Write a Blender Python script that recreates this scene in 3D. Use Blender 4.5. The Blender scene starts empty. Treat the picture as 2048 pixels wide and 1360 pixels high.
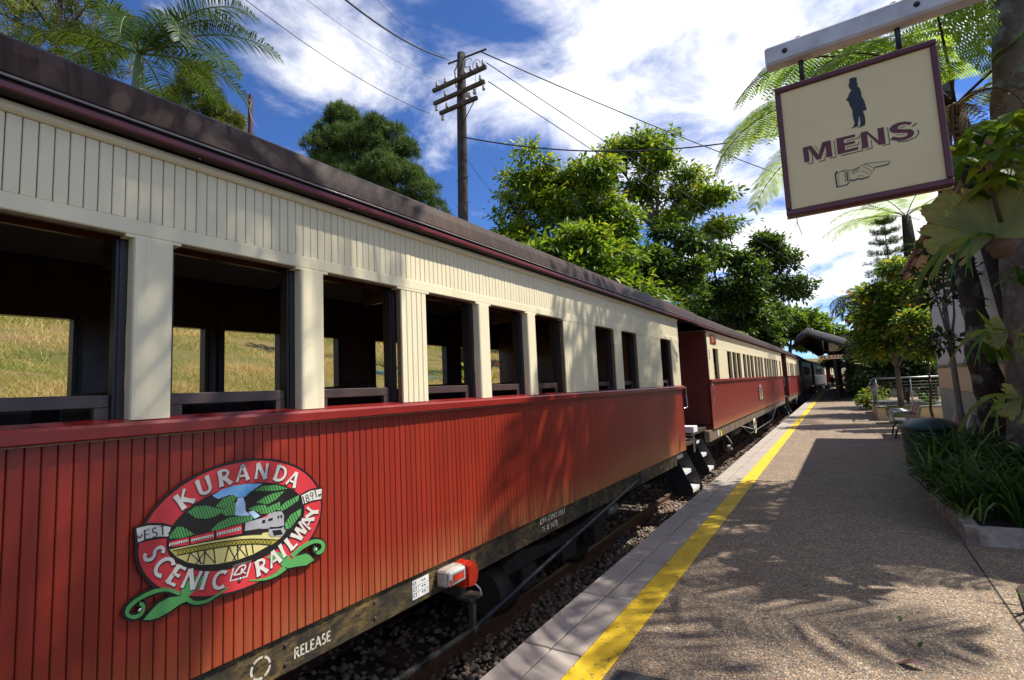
import bpy, math, random
import numpy as np
from mathutils import Vector, Matrix
from math import radians, sin, cos, pi

sc = bpy.context.scene
col = sc.collection
# ---------------------------------------------------------------- camera
cam_d = bpy.data.cameras.new('camera'); cam = bpy.data.objects.new('camera', cam_d); col.objects.link(cam)
cam_d.sensor_width = 36.0; cam_d.lens = 36.0*1030.0/2048.0
cam_d.clip_start = 0.05; cam_d.clip_end = 6000
CR = [[0.8372654, -0.0901398, -0.5393158], [0.544963, 0.0568516, 0.8365304], [-0.0447437, -0.9943051, 0.0967227]]
cam.matrix_world = Matrix(((CR[0][0], -CR[0][1], -CR[0][2], 0.0), (CR[1][0], -CR[1][1], -CR[1][2], 0.0),
                           (CR[2][0], -CR[2][1], -CR[2][2], 1.65), (0, 0, 0, 1)))
sc.camera = cam
# ---------------------------------------------------------------- light
SUN = Vector((0.534, 0.45, 1.0)).normalized()          # towards the sun
wd = bpy.data.worlds.new('World'); sc.world = wd; wd.use_nodes = True
nt = wd.node_tree; nt.nodes.clear()
def wn(t, **k):
    n = nt.nodes.new(t)
    for a, b in k.items(): setattr(n, a, b)
    return n
wl = nt.links.new
out = wn('ShaderNodeOutputWorld'); bg = wn('ShaderNodeBackground'); bg.inputs[1].default_value = 0.14
sky = wn('ShaderNodeTexSky', sky_type='NISHITA', sun_disc=False)
sky.sun_elevation = math.asin(SUN.z); sky.sun_rotation = math.atan2(SUN.x, SUN.y)
sky.air_density = 0.9; sky.dust_density = 0.1; sky.ozone_density = 5.0; sky.altitude = 1800
tc = wn('ShaderNodeTexCoord'); sep = wn('ShaderNodeSeparateXYZ'); wl(tc.outputs['Generated'], sep.inputs[0])
def wmath(op, a, b=None, c=None, clamp=False):
    n = wn('ShaderNodeMath', operation=op); n.use_clamp = clamp
    for i, v in enumerate((a, b, c)):
        if v is None: continue
        if isinstance(v, (int, float)): n.inputs[i].default_value = v
        else: wl(v, n.inputs[i])
    return n.outputs[0]
zz = wmath('ADD', wmath('MAXIMUM', sep.outputs[2], 0.0), 0.16)
comb = wn('ShaderNodeCombineXYZ'); wl(wmath('DIVIDE', sep.outputs[0], zz), comb.inputs[0]); wl(wmath('DIVIDE', sep.outputs[1], zz), comb.inputs[1])
comb.inputs[2].default_value = 0.0
mp = wn('ShaderNodeMapping'); mp.inputs['Location'].default_value = (2.3, 2.61, 0.0); wl(comb.outputs[0], mp.inputs[0])
n1 = wn('ShaderNodeTexNoise'); n1.inputs['Scale'].default_value = 0.62; n1.inputs['Detail'].default_value = 2; wl(mp.outputs[0], n1.inputs['Vector'])
n2 = wn('ShaderNodeTexNoise'); n2.inputs['Scale'].default_value = 2.4; n2.inputs['Detail'].default_value = 11; n2.inputs['Roughness'].default_value = 0.62
n2.inputs['Distortion'].default_value = 0.35; wl(mp.outputs[0], n2.inputs['Vector'])
dens = wmath('ADD', wmath('MULTIPLY', n1.outputs[0], 1.25), wmath('MULTIPLY', n2.outputs[0], 0.75))
cov = wn('ShaderNodeMapRange', interpolation_type='SMOOTHSTEP'); wl(dens, cov.inputs[0]); cov.inputs[1].default_value = 0.95; cov.inputs[2].default_value = 1.20
shade = wn('ShaderNodeMapRange'); wl(dens, shade.inputs[0]); shade.inputs[1].default_value = 1.05; shade.inputs[2].default_value = 1.5
shade.inputs[3].default_value = 1.0; shade.inputs[4].default_value = 0.8
cc = wn('ShaderNodeVectorMath', operation='SCALE'); cc.inputs[0].default_value = (6.5, 6.5, 6.6); wl(shade.outputs[0], cc.inputs['Scale'])
skc = wn('ShaderNodeVectorMath', operation='MULTIPLY'); wl(sky.outputs[0], skc.inputs[0]); skc.inputs[1].default_value = (0.41, 0.56, 0.78)
mx = wn('ShaderNodeMix', data_type='RGBA'); wl(wmath('MULTIPLY', cov.outputs[0], wmath('GREATER_THAN', sep.outputs[2], 0.0)), mx.inputs['Factor']); wl(skc.outputs[0], mx.inputs[6]); wl(cc.outputs[0], mx.inputs[7])
wl(mx.outputs[2], bg.inputs[0]); wl(bg.outputs[0], out.inputs[0])
sd = bpy.data.lights.new('sun', 'SUN'); sun = bpy.data.objects.new('sun', sd); col.objects.link(sun)
sd.energy = 4.3; sd.angle = radians(0.53); sd.color = (1.0, 0.955, 0.88)
sun.rotation_euler = SUN.to_track_quat('Z', 'Y').to_euler(); sun.location = (20, 20, 40)
vs = sc.view_settings; sc.display_settings.display_device = 'sRGB'
vs.view_transform = 'Standard'; vs.look = 'None'; vs.gamma = 1.0; vs.exposure = 0.72; vs.use_curve_mapping = False
cy = sc.cycles; cy.max_bounces = 6; cy.diffuse_bounces = 3; cy.glossy_bounces = 3; cy.transmission_bounces = 4; cy.transparent_max_bounces = 6
cy.use_denoising = True; cy.caustics_reflective = False; cy.caustics_refractive = False; cy.sample_clamp_indirect = 6

# ---------------------------------------------------------------- object helpers
def tag(o, label=None, cat=None, group=None, kind=None):
    if label: o['label'] = label
    if cat: o['category'] = cat
    if group: o['group'] = group
    if kind: o['kind'] = kind
    return o
def thing(name, label, cat, loc=(0, 0, 0), rz=0.0, group=None):
    o = bpy.data.objects.new(name, None); o.empty_display_size = 0.2; col.objects.link(o)
    o.location = loc; o.rotation_euler = (0, 0, rz)
    return tag(o, label, cat, group)
def link(name, me, parent=None, loc=(0, 0, 0), rot=None):
    o = bpy.data.objects.new(name, me); col.objects.link(o); o.parent = parent; o.location = loc
    if rot: o.rotation_euler = rot
    return o
def copy_tree(o, parent=None):
    c = o.copy(); col.objects.link(c); c.parent = parent
    for ch in list(o.children): copy_tree(ch, c)
    return c
class MB:
    """collects shapes into one mesh"""
    def __init__(s): s.v = []; s.f = []; s.sm = []
    def add(s, vs, fs, smooth=False):
        b = len(s.v); s.v += [tuple(p) for p in vs]; s.f += [tuple(i+b for i in f) for f in fs]; s.sm += [smooth]*len(fs); return s
    def box(s, x0, x1, y0, y1, z0, z1, c=0.0):
        if c <= 0:
            vs = [(x, y, z) for z in (z0, z1) for y in (y0, y1) for x in (x0, x1)]
            return s.add(vs, [(0, 2, 3, 1), (4, 5, 7, 6), (0, 1, 5, 4), (2, 6, 7, 3), (0, 4, 6, 2), (1, 3, 7, 5)])
        X, Y, Z = (x0, x1), (y0, y1), (z0, z1); vs = []; idx = {}
        for i in (0, 1):
            for j in (0, 1):
                for k in (0, 1):
                    sx, sy, sz = (c if i == 0 else -c), (c if j == 0 else -c), (c if k == 0 else -c)
                    for a, p in enumerate(((X[i], Y[j]+sy, Z[k]+sz), (X[i]+sx, Y[j], Z[k]+sz), (X[i]+sx, Y[j]+sy, Z[k]))):
                        idx[(i, j, k, a)] = len(vs); vs.append(p)
        fs = []
        for i in (0, 1): fs.append([idx[(i, j, k, 0)] for j, k in ((0, 0), (1, 0), (1, 1), (0, 1))])
        for j in (0, 1): fs.append([idx[(i, j, k, 1)] for i, k in ((0, 0), (0, 1), (1, 1), (1, 0))])
        for k in (0, 1): fs.append([idx[(i, j, k, 2)] for i, j in ((0, 0), (1, 0), (1, 1), (0, 1))])
        for i in (0, 1):
            for j in (0, 1): fs.append([idx[(i, j, 0, 0)], idx[(i, j, 1, 0)], idx[(i, j, 1, 1)], idx[(i, j, 0, 1)]])
        for i in (0, 1):
            for k in (0, 1): fs.append([idx[(i, 0, k, 0)], idx[(i, 1, k, 0)], idx[(i, 1, k, 2)], idx[(i, 0, k, 2)]])
        for j in (0, 1):
            for k in (0, 1): fs.append([idx[(0, j, k, 1)], idx[(1, j, k, 1)], idx[(1, j, k, 2)], idx[(0, j, k, 2)]])
        for i in (0, 1):
            for j in (0, 1):
                for k in (0, 1): fs.append([idx[(i, j, k, a)] for a in (0, 1, 2)])
        return s.add(vs, fs)
    def prism(s, poly, axis, a, b):
        """2D polygon extruded along axis: 0 -> poly is (y,z), 1 -> (x,z), 2 -> (x,y)"""
        n = len(poly)
        mk = {0: lambda p, t: (t, p[0], p[1]), 1: lambda p, t: (p[0], t, p[1]), 2: lambda p, t: (p[0], p[1], t)}[axis]
        vs = [mk(p, a) for p in poly]+[mk(p, b) for p in poly]
        fs = [tuple(range(n))[::-1], tuple(range(n, 2*n))]+[(i, (i+1) % n, n+(i+1) % n, n+i) for i in range(n)]
        return s.add(vs, fs)
    def tube(s, pts, r, n=8, caps=True):
        P = [Vector(p) for p in pts]; m = len(P); rr = r if isinstance(r, (list, tuple)) else [r]*m
        vs = []; up = None
        for i in range(m):
            d = (P[min(i+1, m-1)]-P[max(i-1, 0)]).normalized()
            if up is None: up = Vector((0, 0, 1)) if abs(d.z) < .9 else Vector((1, 0, 0))
            a = d.cross(up)
            if a.length < 1e-5: a = d.cross(Vector((0.3, 1, .2)))
            a.normalize(); b = a.cross(d).normalized(); up = b
            for k in range(n):
                t = 2*pi*k/n; vs.append(P[i]+(a*cos(t)+b*sin(t))*rr[i])
        fs = [(i*n+k, i*n+(k+1) % n, (i+1)*n+(k+1) % n, (i+1)*n+k) for i in range(m-1) for k in range(n)]
        s.add(vs, fs, True)
        if caps:
            b0 = len(s.v)-len(vs)
            s.f += [tuple(b0+k for k in range(n))[::-1], tuple(b0+(m-1)*n+k for k in range(n))]; s.sm += [False, False]
        return s
    def lathe(s, prof, n=24, c=(0, 0, 0), axis=2, closed=False):
        """prof: list of (r, h)"""
        vs = []
        for r, h in prof:
            for k in range(n):
                t = 2*pi*k/n; a, b = r*cos(t), r*sin(t)
                p = {2: (a, b, h), 0: (h, a, b), 1: (a, h, b)}[axis]
                vs.append((c[0]+p[0], c[1]+p[1], c[2]+p[2]))
        m = len(prof)
        fs = [(i*n+k, i*n+(k+1) % n, ((i+1) % m)*n+(k+1) % n, ((i+1) % m)*n+k) for i in range(m if closed else m-1) for k in range(n)]
        b0 = len(s.v); s.add(vs, fs, True)
        if not closed:
            s.f += [tuple(b0+k for k in range(n))[::-1], tuple(b0+(m-1)*n+k for k in range(n))]; s.sm += [False, False]
        return s
    def sheet(s, rows, smooth=False):
        """grid of points rows[i][j]"""
        m, n = len(rows), len(rows[0])
        return s.add([p for r in rows for p in r], [(i*n+j, i*n+j+1, (i+1)*n+j+1, (i+1)*n+j) for i in range(m-1) for j in range(n-1)], smooth)
    def mesh(s, name, m):
        me = bpy.data.meshes.new(name); me.from_pydata(s.v, [], s.f); me.polygons.foreach_set('use_smooth', s.sm)
        if m: me.materials.append(m)
        me.update(); return me
    def build(s, name, m, parent=None, loc=(0, 0, 0), rot=None): return link(name, s.mesh(name, m), parent, loc, rot)
def npmesh(name, V, F, m, tint=None, smooth=False):
    """V (n,3) floats, F (k,3|4) ints"""
    V = np.asarray(V, np.float32); F = np.asarray(F, np.int32); me = bpy.data.meshes.new(name)
    k = F.shape[1]; me.vertices.add(len(V)); me.vertices.foreach_set('co', V.ravel())
    me.loops.add(F.size); me.loops.foreach_set('vertex_index', F.ravel())
    me.polygons.add(len(F)); me.polygons.foreach_set('loop_start', np.arange(0, F.size, k, dtype=np.int32))
    if smooth: me.polygons.foreach_set('use_smooth', np.ones(len(F), bool))
    if tint is not None:
        at = me.attributes.new('tint', 'FLOAT', 'POINT'); at.data.foreach_set('value', np.asarray(tint, np.float32))
    if m: me.materials.append(m)
    me.update(calc_edges=True); return me

# ---------------------------------------------------------------- materials
class NB:
    def __init__(s, name):
        s.m = bpy.data.materials.new(name); s.m.use_nodes = True; s.t = s.m.node_tree; s.t.nodes.clear()
        s.out = s.n('ShaderNodeOutputMaterial'); s.p = s.n('ShaderNodeBsdfPrincipled'); s.l(s.p.outputs[0], s.out.inputs[0])
        s.pos = s.n('ShaderNodeNewGeometry').outputs['Position']
    def n(s, t, **k):
        x = s.t.nodes.new(t)
        for a, b in k.items(): setattr(x, a, b)
        return x
    def l(s, a, b): s.t.links.new(a, b)
    def set(s, i, v):
        if isinstance(v, bpy.types.NodeSocket): s.l(v, i)
        elif isinstance(v, (tuple, list)) and len(v) == 3 and i.type == 'RGBA': i.default_value = (*v, 1)
        else: i.default_value = v
    def vec(s, scale):
        mp = s.n('ShaderNodeMapping'); s.l(s.pos, mp.inputs[0])
        mp.inputs['Scale'].default_value = scale if isinstance(scale, tuple) else (scale,)*3; return mp.outputs[0]
    def noise(s, scale, detail=4, rough=.55, vec=None):
        x = s.n('ShaderNodeTexNoise'); x.inputs['Scale'].default_value = 1.0; x.inputs['Detail'].default_value = detail; x.inputs['Roughness'].default_value = rough
        s.l(vec or s.vec(scale), x.inputs['Vector']); return x.outputs[0]
    def vor(s, scale, feat='F1', out='Distance', rnd=1.0):
        x = s.n('ShaderNodeTexVoronoi', feature=feat); x.inputs['Scale'].default_value = 1.0; x.inputs['Randomness'].default_value = rnd
        s.l(s.vec(scale), x.inputs['Vector']); return x.outputs[out]
    def ramp(s, f, stops, interp='LINEAR'):
        x = s.n('ShaderNodeValToRGB'); x.color_ramp.interpolation = interp; e = x.color_ramp.elements
        while len(e) < len(stops): e.new(.5)
        for i, (p, c) in enumerate(stops):
            e[i].position = p; e[i].color = (*c, 1) if isinstance(c, (tuple, list)) else (c, c, c, 1)
        s.l(f, x.inputs[0]); return x.outputs[0]
    def mix(s, f, a, b, mode='MIX'):
        x = s.n('ShaderNodeMix', data_type='RGBA', blend_type=mode)
        s.set(x.inputs[0], f); s.set(x.inputs[6], a); s.set(x.inputs[7], b); return x.outputs[2]
    def math(s, op, a, b=0.0, clamp=False):
        x = s.n('ShaderNodeMath', operation=op); x.use_clamp = clamp; s.set(x.inputs[0], a); s.set(x.inputs[1], b); return x.outputs[0]
    def sepz(s, i=2):
        x = s.n('ShaderNodeSeparateXYZ'); s.l(s.pos, x.inputs[0]); return x.outputs[i]
    def maprange(s, v, a, b, c=0.0, d=1.0):
        x = s.n('ShaderNodeMapRange', interpolation_type='SMOOTHSTEP'); s.set(x.inputs[0], v)
        for i, q in zip((1, 2, 3, 4), (a, b, c, d)): x.inputs[i].default_value = q
        return x.outputs[0]
    def bump(s, h, strength=.3, dist=.01):
        x = s.n('ShaderNodeBump'); x.inputs['Strength'].default_value = strength; x.inputs['Distance'].default_value = dist
        s.l(h, x.inputs['Height']); s.l(x.outputs[0], s.p.inputs['Normal'])
    def fin(s, base, rough=.6, metal=0.0, spec=.5, **k):
        s.set(s.p.inputs['Base Color'], base); s.set(s.p.inputs['Roughness'], rough); s.set(s.p.inputs['Metallic'], metal)
        s.p.inputs['Specular IOR Level'].default_value = spec
        for a, b in k.items(): s.set(s.p.inputs[a], b)
        return s.m
def plain(name, c, c2=None, scale=6.0, rough=.6, metal=0.0, bump=0.0, bscale=None, spec=.5, detail=5, lo=.35, hi=.7, rvar=.12, **k):
    b = NB(name); c2 = c2 or tuple(x*.8 for x in c)
    f = b.noise(scale, detail); base = b.mix(b.ramp(f, [(lo, 0.0), (hi, 1.0)]), c, c2)
    if bump: b.bump(b.noise(bscale or 40.0, 3), bump, .01)
    r = b.math('ADD', b.math('MULTIPLY', b.noise(bscale or 9.0, 3), rvar*2), rough-rvar)
    return b.fin(base, r, metal, spec, **k)
def leaf_mat(name, stops, trans=.35, rough=.45, tcol=1.6):
    """foliage: colour by each leaf's own tint, some light passes through"""
    b = NB(name); a = b.n('ShaderNodeAttribute', attribute_name='tint'); base = b.ramp(a.outputs['Fac'], stops)
    b.fin(base, rough, 0, .35)
    t = b.n('ShaderNodeBsdfTranslucent'); h = b.n('ShaderNodeMix', data_type='RGBA', blend_type='MULTIPLY'); h.inputs[0].default_value = 1.0
    b.l(base, h.inputs[6]); h.inputs[7].default_value = (tcol*1.05, tcol*1.0, tcol*.45, 1); b.l(h.outputs[2], t.inputs[0])
    mxs = b.n('ShaderNodeMixShader'); mxs.inputs[0].default_value = trans; b.l(b.p.outputs[0], mxs.inputs[1]); b.l(t.outputs[0], mxs.inputs[2]); b.l(mxs.outputs[0], b.out.inputs[0])
    return b.m

def m_cream():
    b = NB('cream_paint'); f = b.noise(3.0, 5); s = b.noise((30, 30, 2.0), 4)
    c = b.mix(b.ramp(f, [(.3, 0.0), (.75, 1.0)]), (.84, .75, .51), (.78, .68, .44))
    c = b.mix(b.ramp(s, [(.58, 0.0), (.8, .35)]), c, (.55, .42, .26))
    b.bump(b.noise((120, 120, 14), 3), .08, .004); return b.fin(c, .42)
def m_red(name, c1, c2, dust):
    b = NB(name); f = b.noise(2.0, 5); s = b.noise((22, 22, 1.2), 5)
    c = b.mix(b.ramp(f, [(.3, 0.0), (.75, 1.0)]), c1, c2)
    oi = b.n('ShaderNodeObjectInfo'); c = b.mix(b.math('MULTIPLY', oi.outputs['Random'], .45), c, tuple(x*.62 for x in c1))
    gr = b.noise((60, 60, 2.2), 6, .7); c = b.mix(b.ramp(gr, [(.56, 0.0), (.78, .55)]), c, (.10, .016, .010))
    ch = b.noise((70, 70, 45), 5, .7); c = b.mix(b.ramp(ch, [(.69, 0.0), (.72, .8)]), c, (.38, .20, .13))
    z = b.sepz(); g = b.math('MULTIPLY', b.maprange(z, .82, .44), b.maprange(b.sepz(1), 1.0, 7.5, .35, 1.0))
    d = b.math('MULTIPLY', g, b.ramp(s, [(.30, 0.15), (.62, 1.0)]))
    c = b.mix(b.math('MULTIPLY', d, dust), c, (.44, .24, .07))
    b.bump(b.noise((90, 90, 9), 3), .06, .004)
    return b.fin(c, b.math('ADD', b.math('MULTIPLY', d, .35), .33))
def m_solebar():
    b = NB('solebar_steel'); f = b.noise(5.0, 8, .7); g = b.noise((14, 14, 40), 6, .7)
    c = b.ramp(f, [(.36, (.022, .018, .013)), (.52, (.07, .05, .022)), (.68, (.20, .13, .035))])
    c = b.mix(b.ramp(g, [(.45, 0.0), (.62, 1.0)]), c, (.018, .015, .012))
    b.bump(f, .35, .01); return b.fin(c, .62, 0, .4)
def m_roof():
    b = NB('roof_metal'); s = b.noise((3.5, 34, .7), 6, .75); f = b.noise(1.2, 3)
    c = b.mix(b.ramp(s, [(.40, 0.0), (.64, 1.0)]), (.030, .017, .011), (.082, .052, .038))
    c = b.mix(b.ramp(f, [(.45, 0.0), (.7, .6)]), c, (.085, .038, .022))
    return b.fin(c, b.math('ADD', b.math('MULTIPLY', s, .3), .36), 0.0, .15)
def m_aggregate():
    b = NB('exposed_aggregate')
    cells = b.n('ShaderNodeTexVoronoi'); cells.inputs['Scale'].default_value = 1.0; b.l(b.vec((72, 72, 72)), cells.inputs['Vector'])
    sp = b.n('ShaderNodeSeparateColor'); b.l(cells.outputs['Color'], sp.inputs[0])
    stone = b.ramp(sp.outputs[0], [(0.0, (.07, .062, .058)), (.16, (.20, .165, .135)), (.34, (.44, .265, .125)), (.52, (.54, .40, .25)), (.70, (.32, .19, .105)), (.84, (.64, .52, .36)), (1.0, (.17, .185, .20))], 'CONSTANT')
    mort = b.maprange(cells.outputs['Distance'], .42, .62)
    c = b.mix(mort, stone, (.25, .19, .13))
    big = b.noise(.8, 6, .6); c = b.mix(b.ramp(big, [(.35, 0.0), (.7, .35)]), c, (.17, .12, .085), 'MIX')
    gr = b.noise(5.0, 6, .6); c = b.mix(b.ramp(gr, [(.4, 0.0), (.75, .4)]), c, (.12, .09, .07))
    gum = b.vor((3.1, 3.1, 3.1)); c = b.mix(b.ramp(gum, [(.05, .75), (.075, 0.0)]), c, (.05, .045, .04))
    oil = b.noise((1.7, .55, 1), 5, .6); c = b.mix(b.ramp(oil, [(.56, 0.0), (.72, .5)]), c, (.10, .075, .06))
    b.bump(b.math('MULTIPLY', cells.outputs['Distance'], -1.0), .8, .01); return b.fin(c, .72, 0, .3)
def m_coping():
    b = NB('coping_stone'); f = b.noise(220, 2); g = b.noise(3.5, 6)
    c = b.ramp(f, [(.3, (.31, .265, .22)), (.6, (.47, .41, .345)), (.8, (.55, .49, .42))]); c = b.mix(b.ramp(g, [(.42, 0.0), (.72, .6)]), c, (.29, .235, .20))
    b.bump(f, .2, .003); return b.fin(c, .8, 0, .25)
def m_yellow():
    b = NB('yellow_line_paint'); f = b.noise(26, 8, .7); e = b.noise(7, 4)
    c = b.ramp(e, [(.3, (.72, .46, .012)), (.7, (.80, .53, .03))])
    w = b.ramp(b.math('ADD', b.math('MULTIPLY', f, .75), b.math('MULTIPLY', e, .25)), [(.405, 1.0), (.44, 0.0)])
    c = b.mix(w, c, (.24, .17, .08)); b.bump(b.vor(95), .3, .006); return b.fin(c, .6, 0, .3)
def m_bark(name, a, bb, cc, sc_=9.0, lich=None):
    b = NB(name); f = b.noise((sc_, sc_, sc_*.35), 7, .65); g = b.noise(sc_*.55, 6, .6)
    c = b.ramp(f, [(.3, a), (.55, bb), (.75, cc)])
    if lich: c = b.mix(b.ramp(g, [(.52, 0.0), (.62, 1.0)]), c, lich)
    b.bump(f, .7, .02); return b.fin(c, .9, 0, .2)
def m_ground():
    b = NB('dry_lawn'); f = b.noise(.35, 6, .6); g = b.noise(9, 6, .7); h = b.noise(60, 3)
    c = b.ramp(g, [(.3, (.10, .065, .027)), (.5, (.22, .155, .065)), (.7, (.12, .12, .03))]); c = b.mix(b.ramp(f, [(.42, 0.0), (.6, .8)]), c, (.07, .09, .018))
    b.bump(h, .6, .03); return b.fin(c, .95, 0, .1)
def m_glass():
    b = NB('window_glass'); return b.fin((.9, .92, .92), .02, 0, .5, **{'Transmission Weight': 1.0, 'IOR': 1.02})
def m_embank():
    b = NB('aggregate_dark'); return b.fin(b.ramp(b.noise(240, 2), [(.3, (.02, .02, .02)), (.7, (.10, .10, .095))]), .85, 0, .25)

K = {}
K['cream'] = m_cream(); K['red'] = m_red('red_body_paint', (.31, .029, .012), (.26, .023, .011), .72)
K['red2'] = m_red('maroon_body_paint', (.25, .03, .019), (.20, .024, .016), .9)
K['belt'] = plain('belt_rail_paint', (.25, .021, .015), (.20, .017, .013), 4, .25, rvar=.06)
K['groove'] = plain('groove_shadow_paint', (.075, .012, .008), rough=.8); K['groovec'] = plain('cream_groove_dirt', (.24, .165, .09), (.13, .09, .05), 60, .85)
K['solebar'] = m_solebar(); K['roof'] = m_roof(); K['fascia'] = plain('gutter_maroon', (.16, .022, .025), (.12, .016, .02), 3, .32)
K['soffit'] = plain('gutter_dark', (.03, .014, .013), rough=.6); K['sash'] = plain('sash_brown_paint', (.075, .05, .045), (.055, .036, .033), 5, .38)
K['jamb'] = plain('window_channel_black', (.022, .018, .018), rough=.42); K['wood'] = plain('varnished_dark_wood', (.095, .028, .012), (.05, .014, .007), (3.0), .28)
K['ceil'] = plain('carriage_ceiling_paint', (.55, .50, .43), rough=.6); K['seat'] = plain('seat_dark_vinyl', (.03, .010, .008), rough=.7, spec=.2)
K['black'] = plain('black_enamel', (.018, .017, .017), (.03, .028, .026), 8, .35); K['iron'] = plain('grimy_iron', (.035, .026, .02), (.06, .04, .028), 10, .7, bump=.3)
K['rod'] = plain('rod_black_paint', (.012, .012, .012), (.04, .038, .036), 60, .38, bump=.25, bscale=120.0, spec=.3)
K['white'] = plain('step_white_paint', (.80, .80, .79), (.68, .67, .65), 20, .5); K['offwhite'] = plain('sign_white', (.74, .73, .69), rough=.45)
K['stencil'] = plain('stencil_white', (.62, .57, .47), (.40, .34, .24), 30, .7); K['redlens'] = plain('red_plastic', (.70, .035, .012), (.60, .03, .01), 4, .25)
K['grey'] = plain('lamp_housing_grey', (.42, .38, .32), (.3, .26, .2), 30, .5); K['chrome'] = plain('bare_metal', (.55, .55, .56), rough=.25, metal=1.0)
K['lensglass'] = plain('lamp_lens', (.62, .60, .58), (.45, .42, .40), 30, .12)
K['agg'] = m_aggregate(); K['coping'] = m_coping(); K['yellow'] = m_yellow(); K['asphalt'] = m_embank(); K['joint'] = plain('joint_dirt', (.035, .026, .02), rough=.95)
K['conc'] = plain('kerb_concrete', (.40, .35, .29), (.20, .165, .13), 7, .85, bump=.25, lo=.4, hi=.7); K['soil'] = plain('garden_soil', (.035, .022, .015), (.06, .04, .025), 20, .95, bump=.6)
K['ballast'] = None
K['rail'] = plain('rusty_rail_steel', (.12, .06, .035), (.20, .12, .075), 20, .6, .3); K['railtop'] = plain('rail_head_steel', (.40, .33, .27), rough=.35, metal=.7)
K['sleeper'] = plain('sleeper_timber', (.07, .045, .03), (.045, .03, .022), 12, .95, bump=.4)
K['ground'] = m_ground(); K['glass'] = m_glass()

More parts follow.
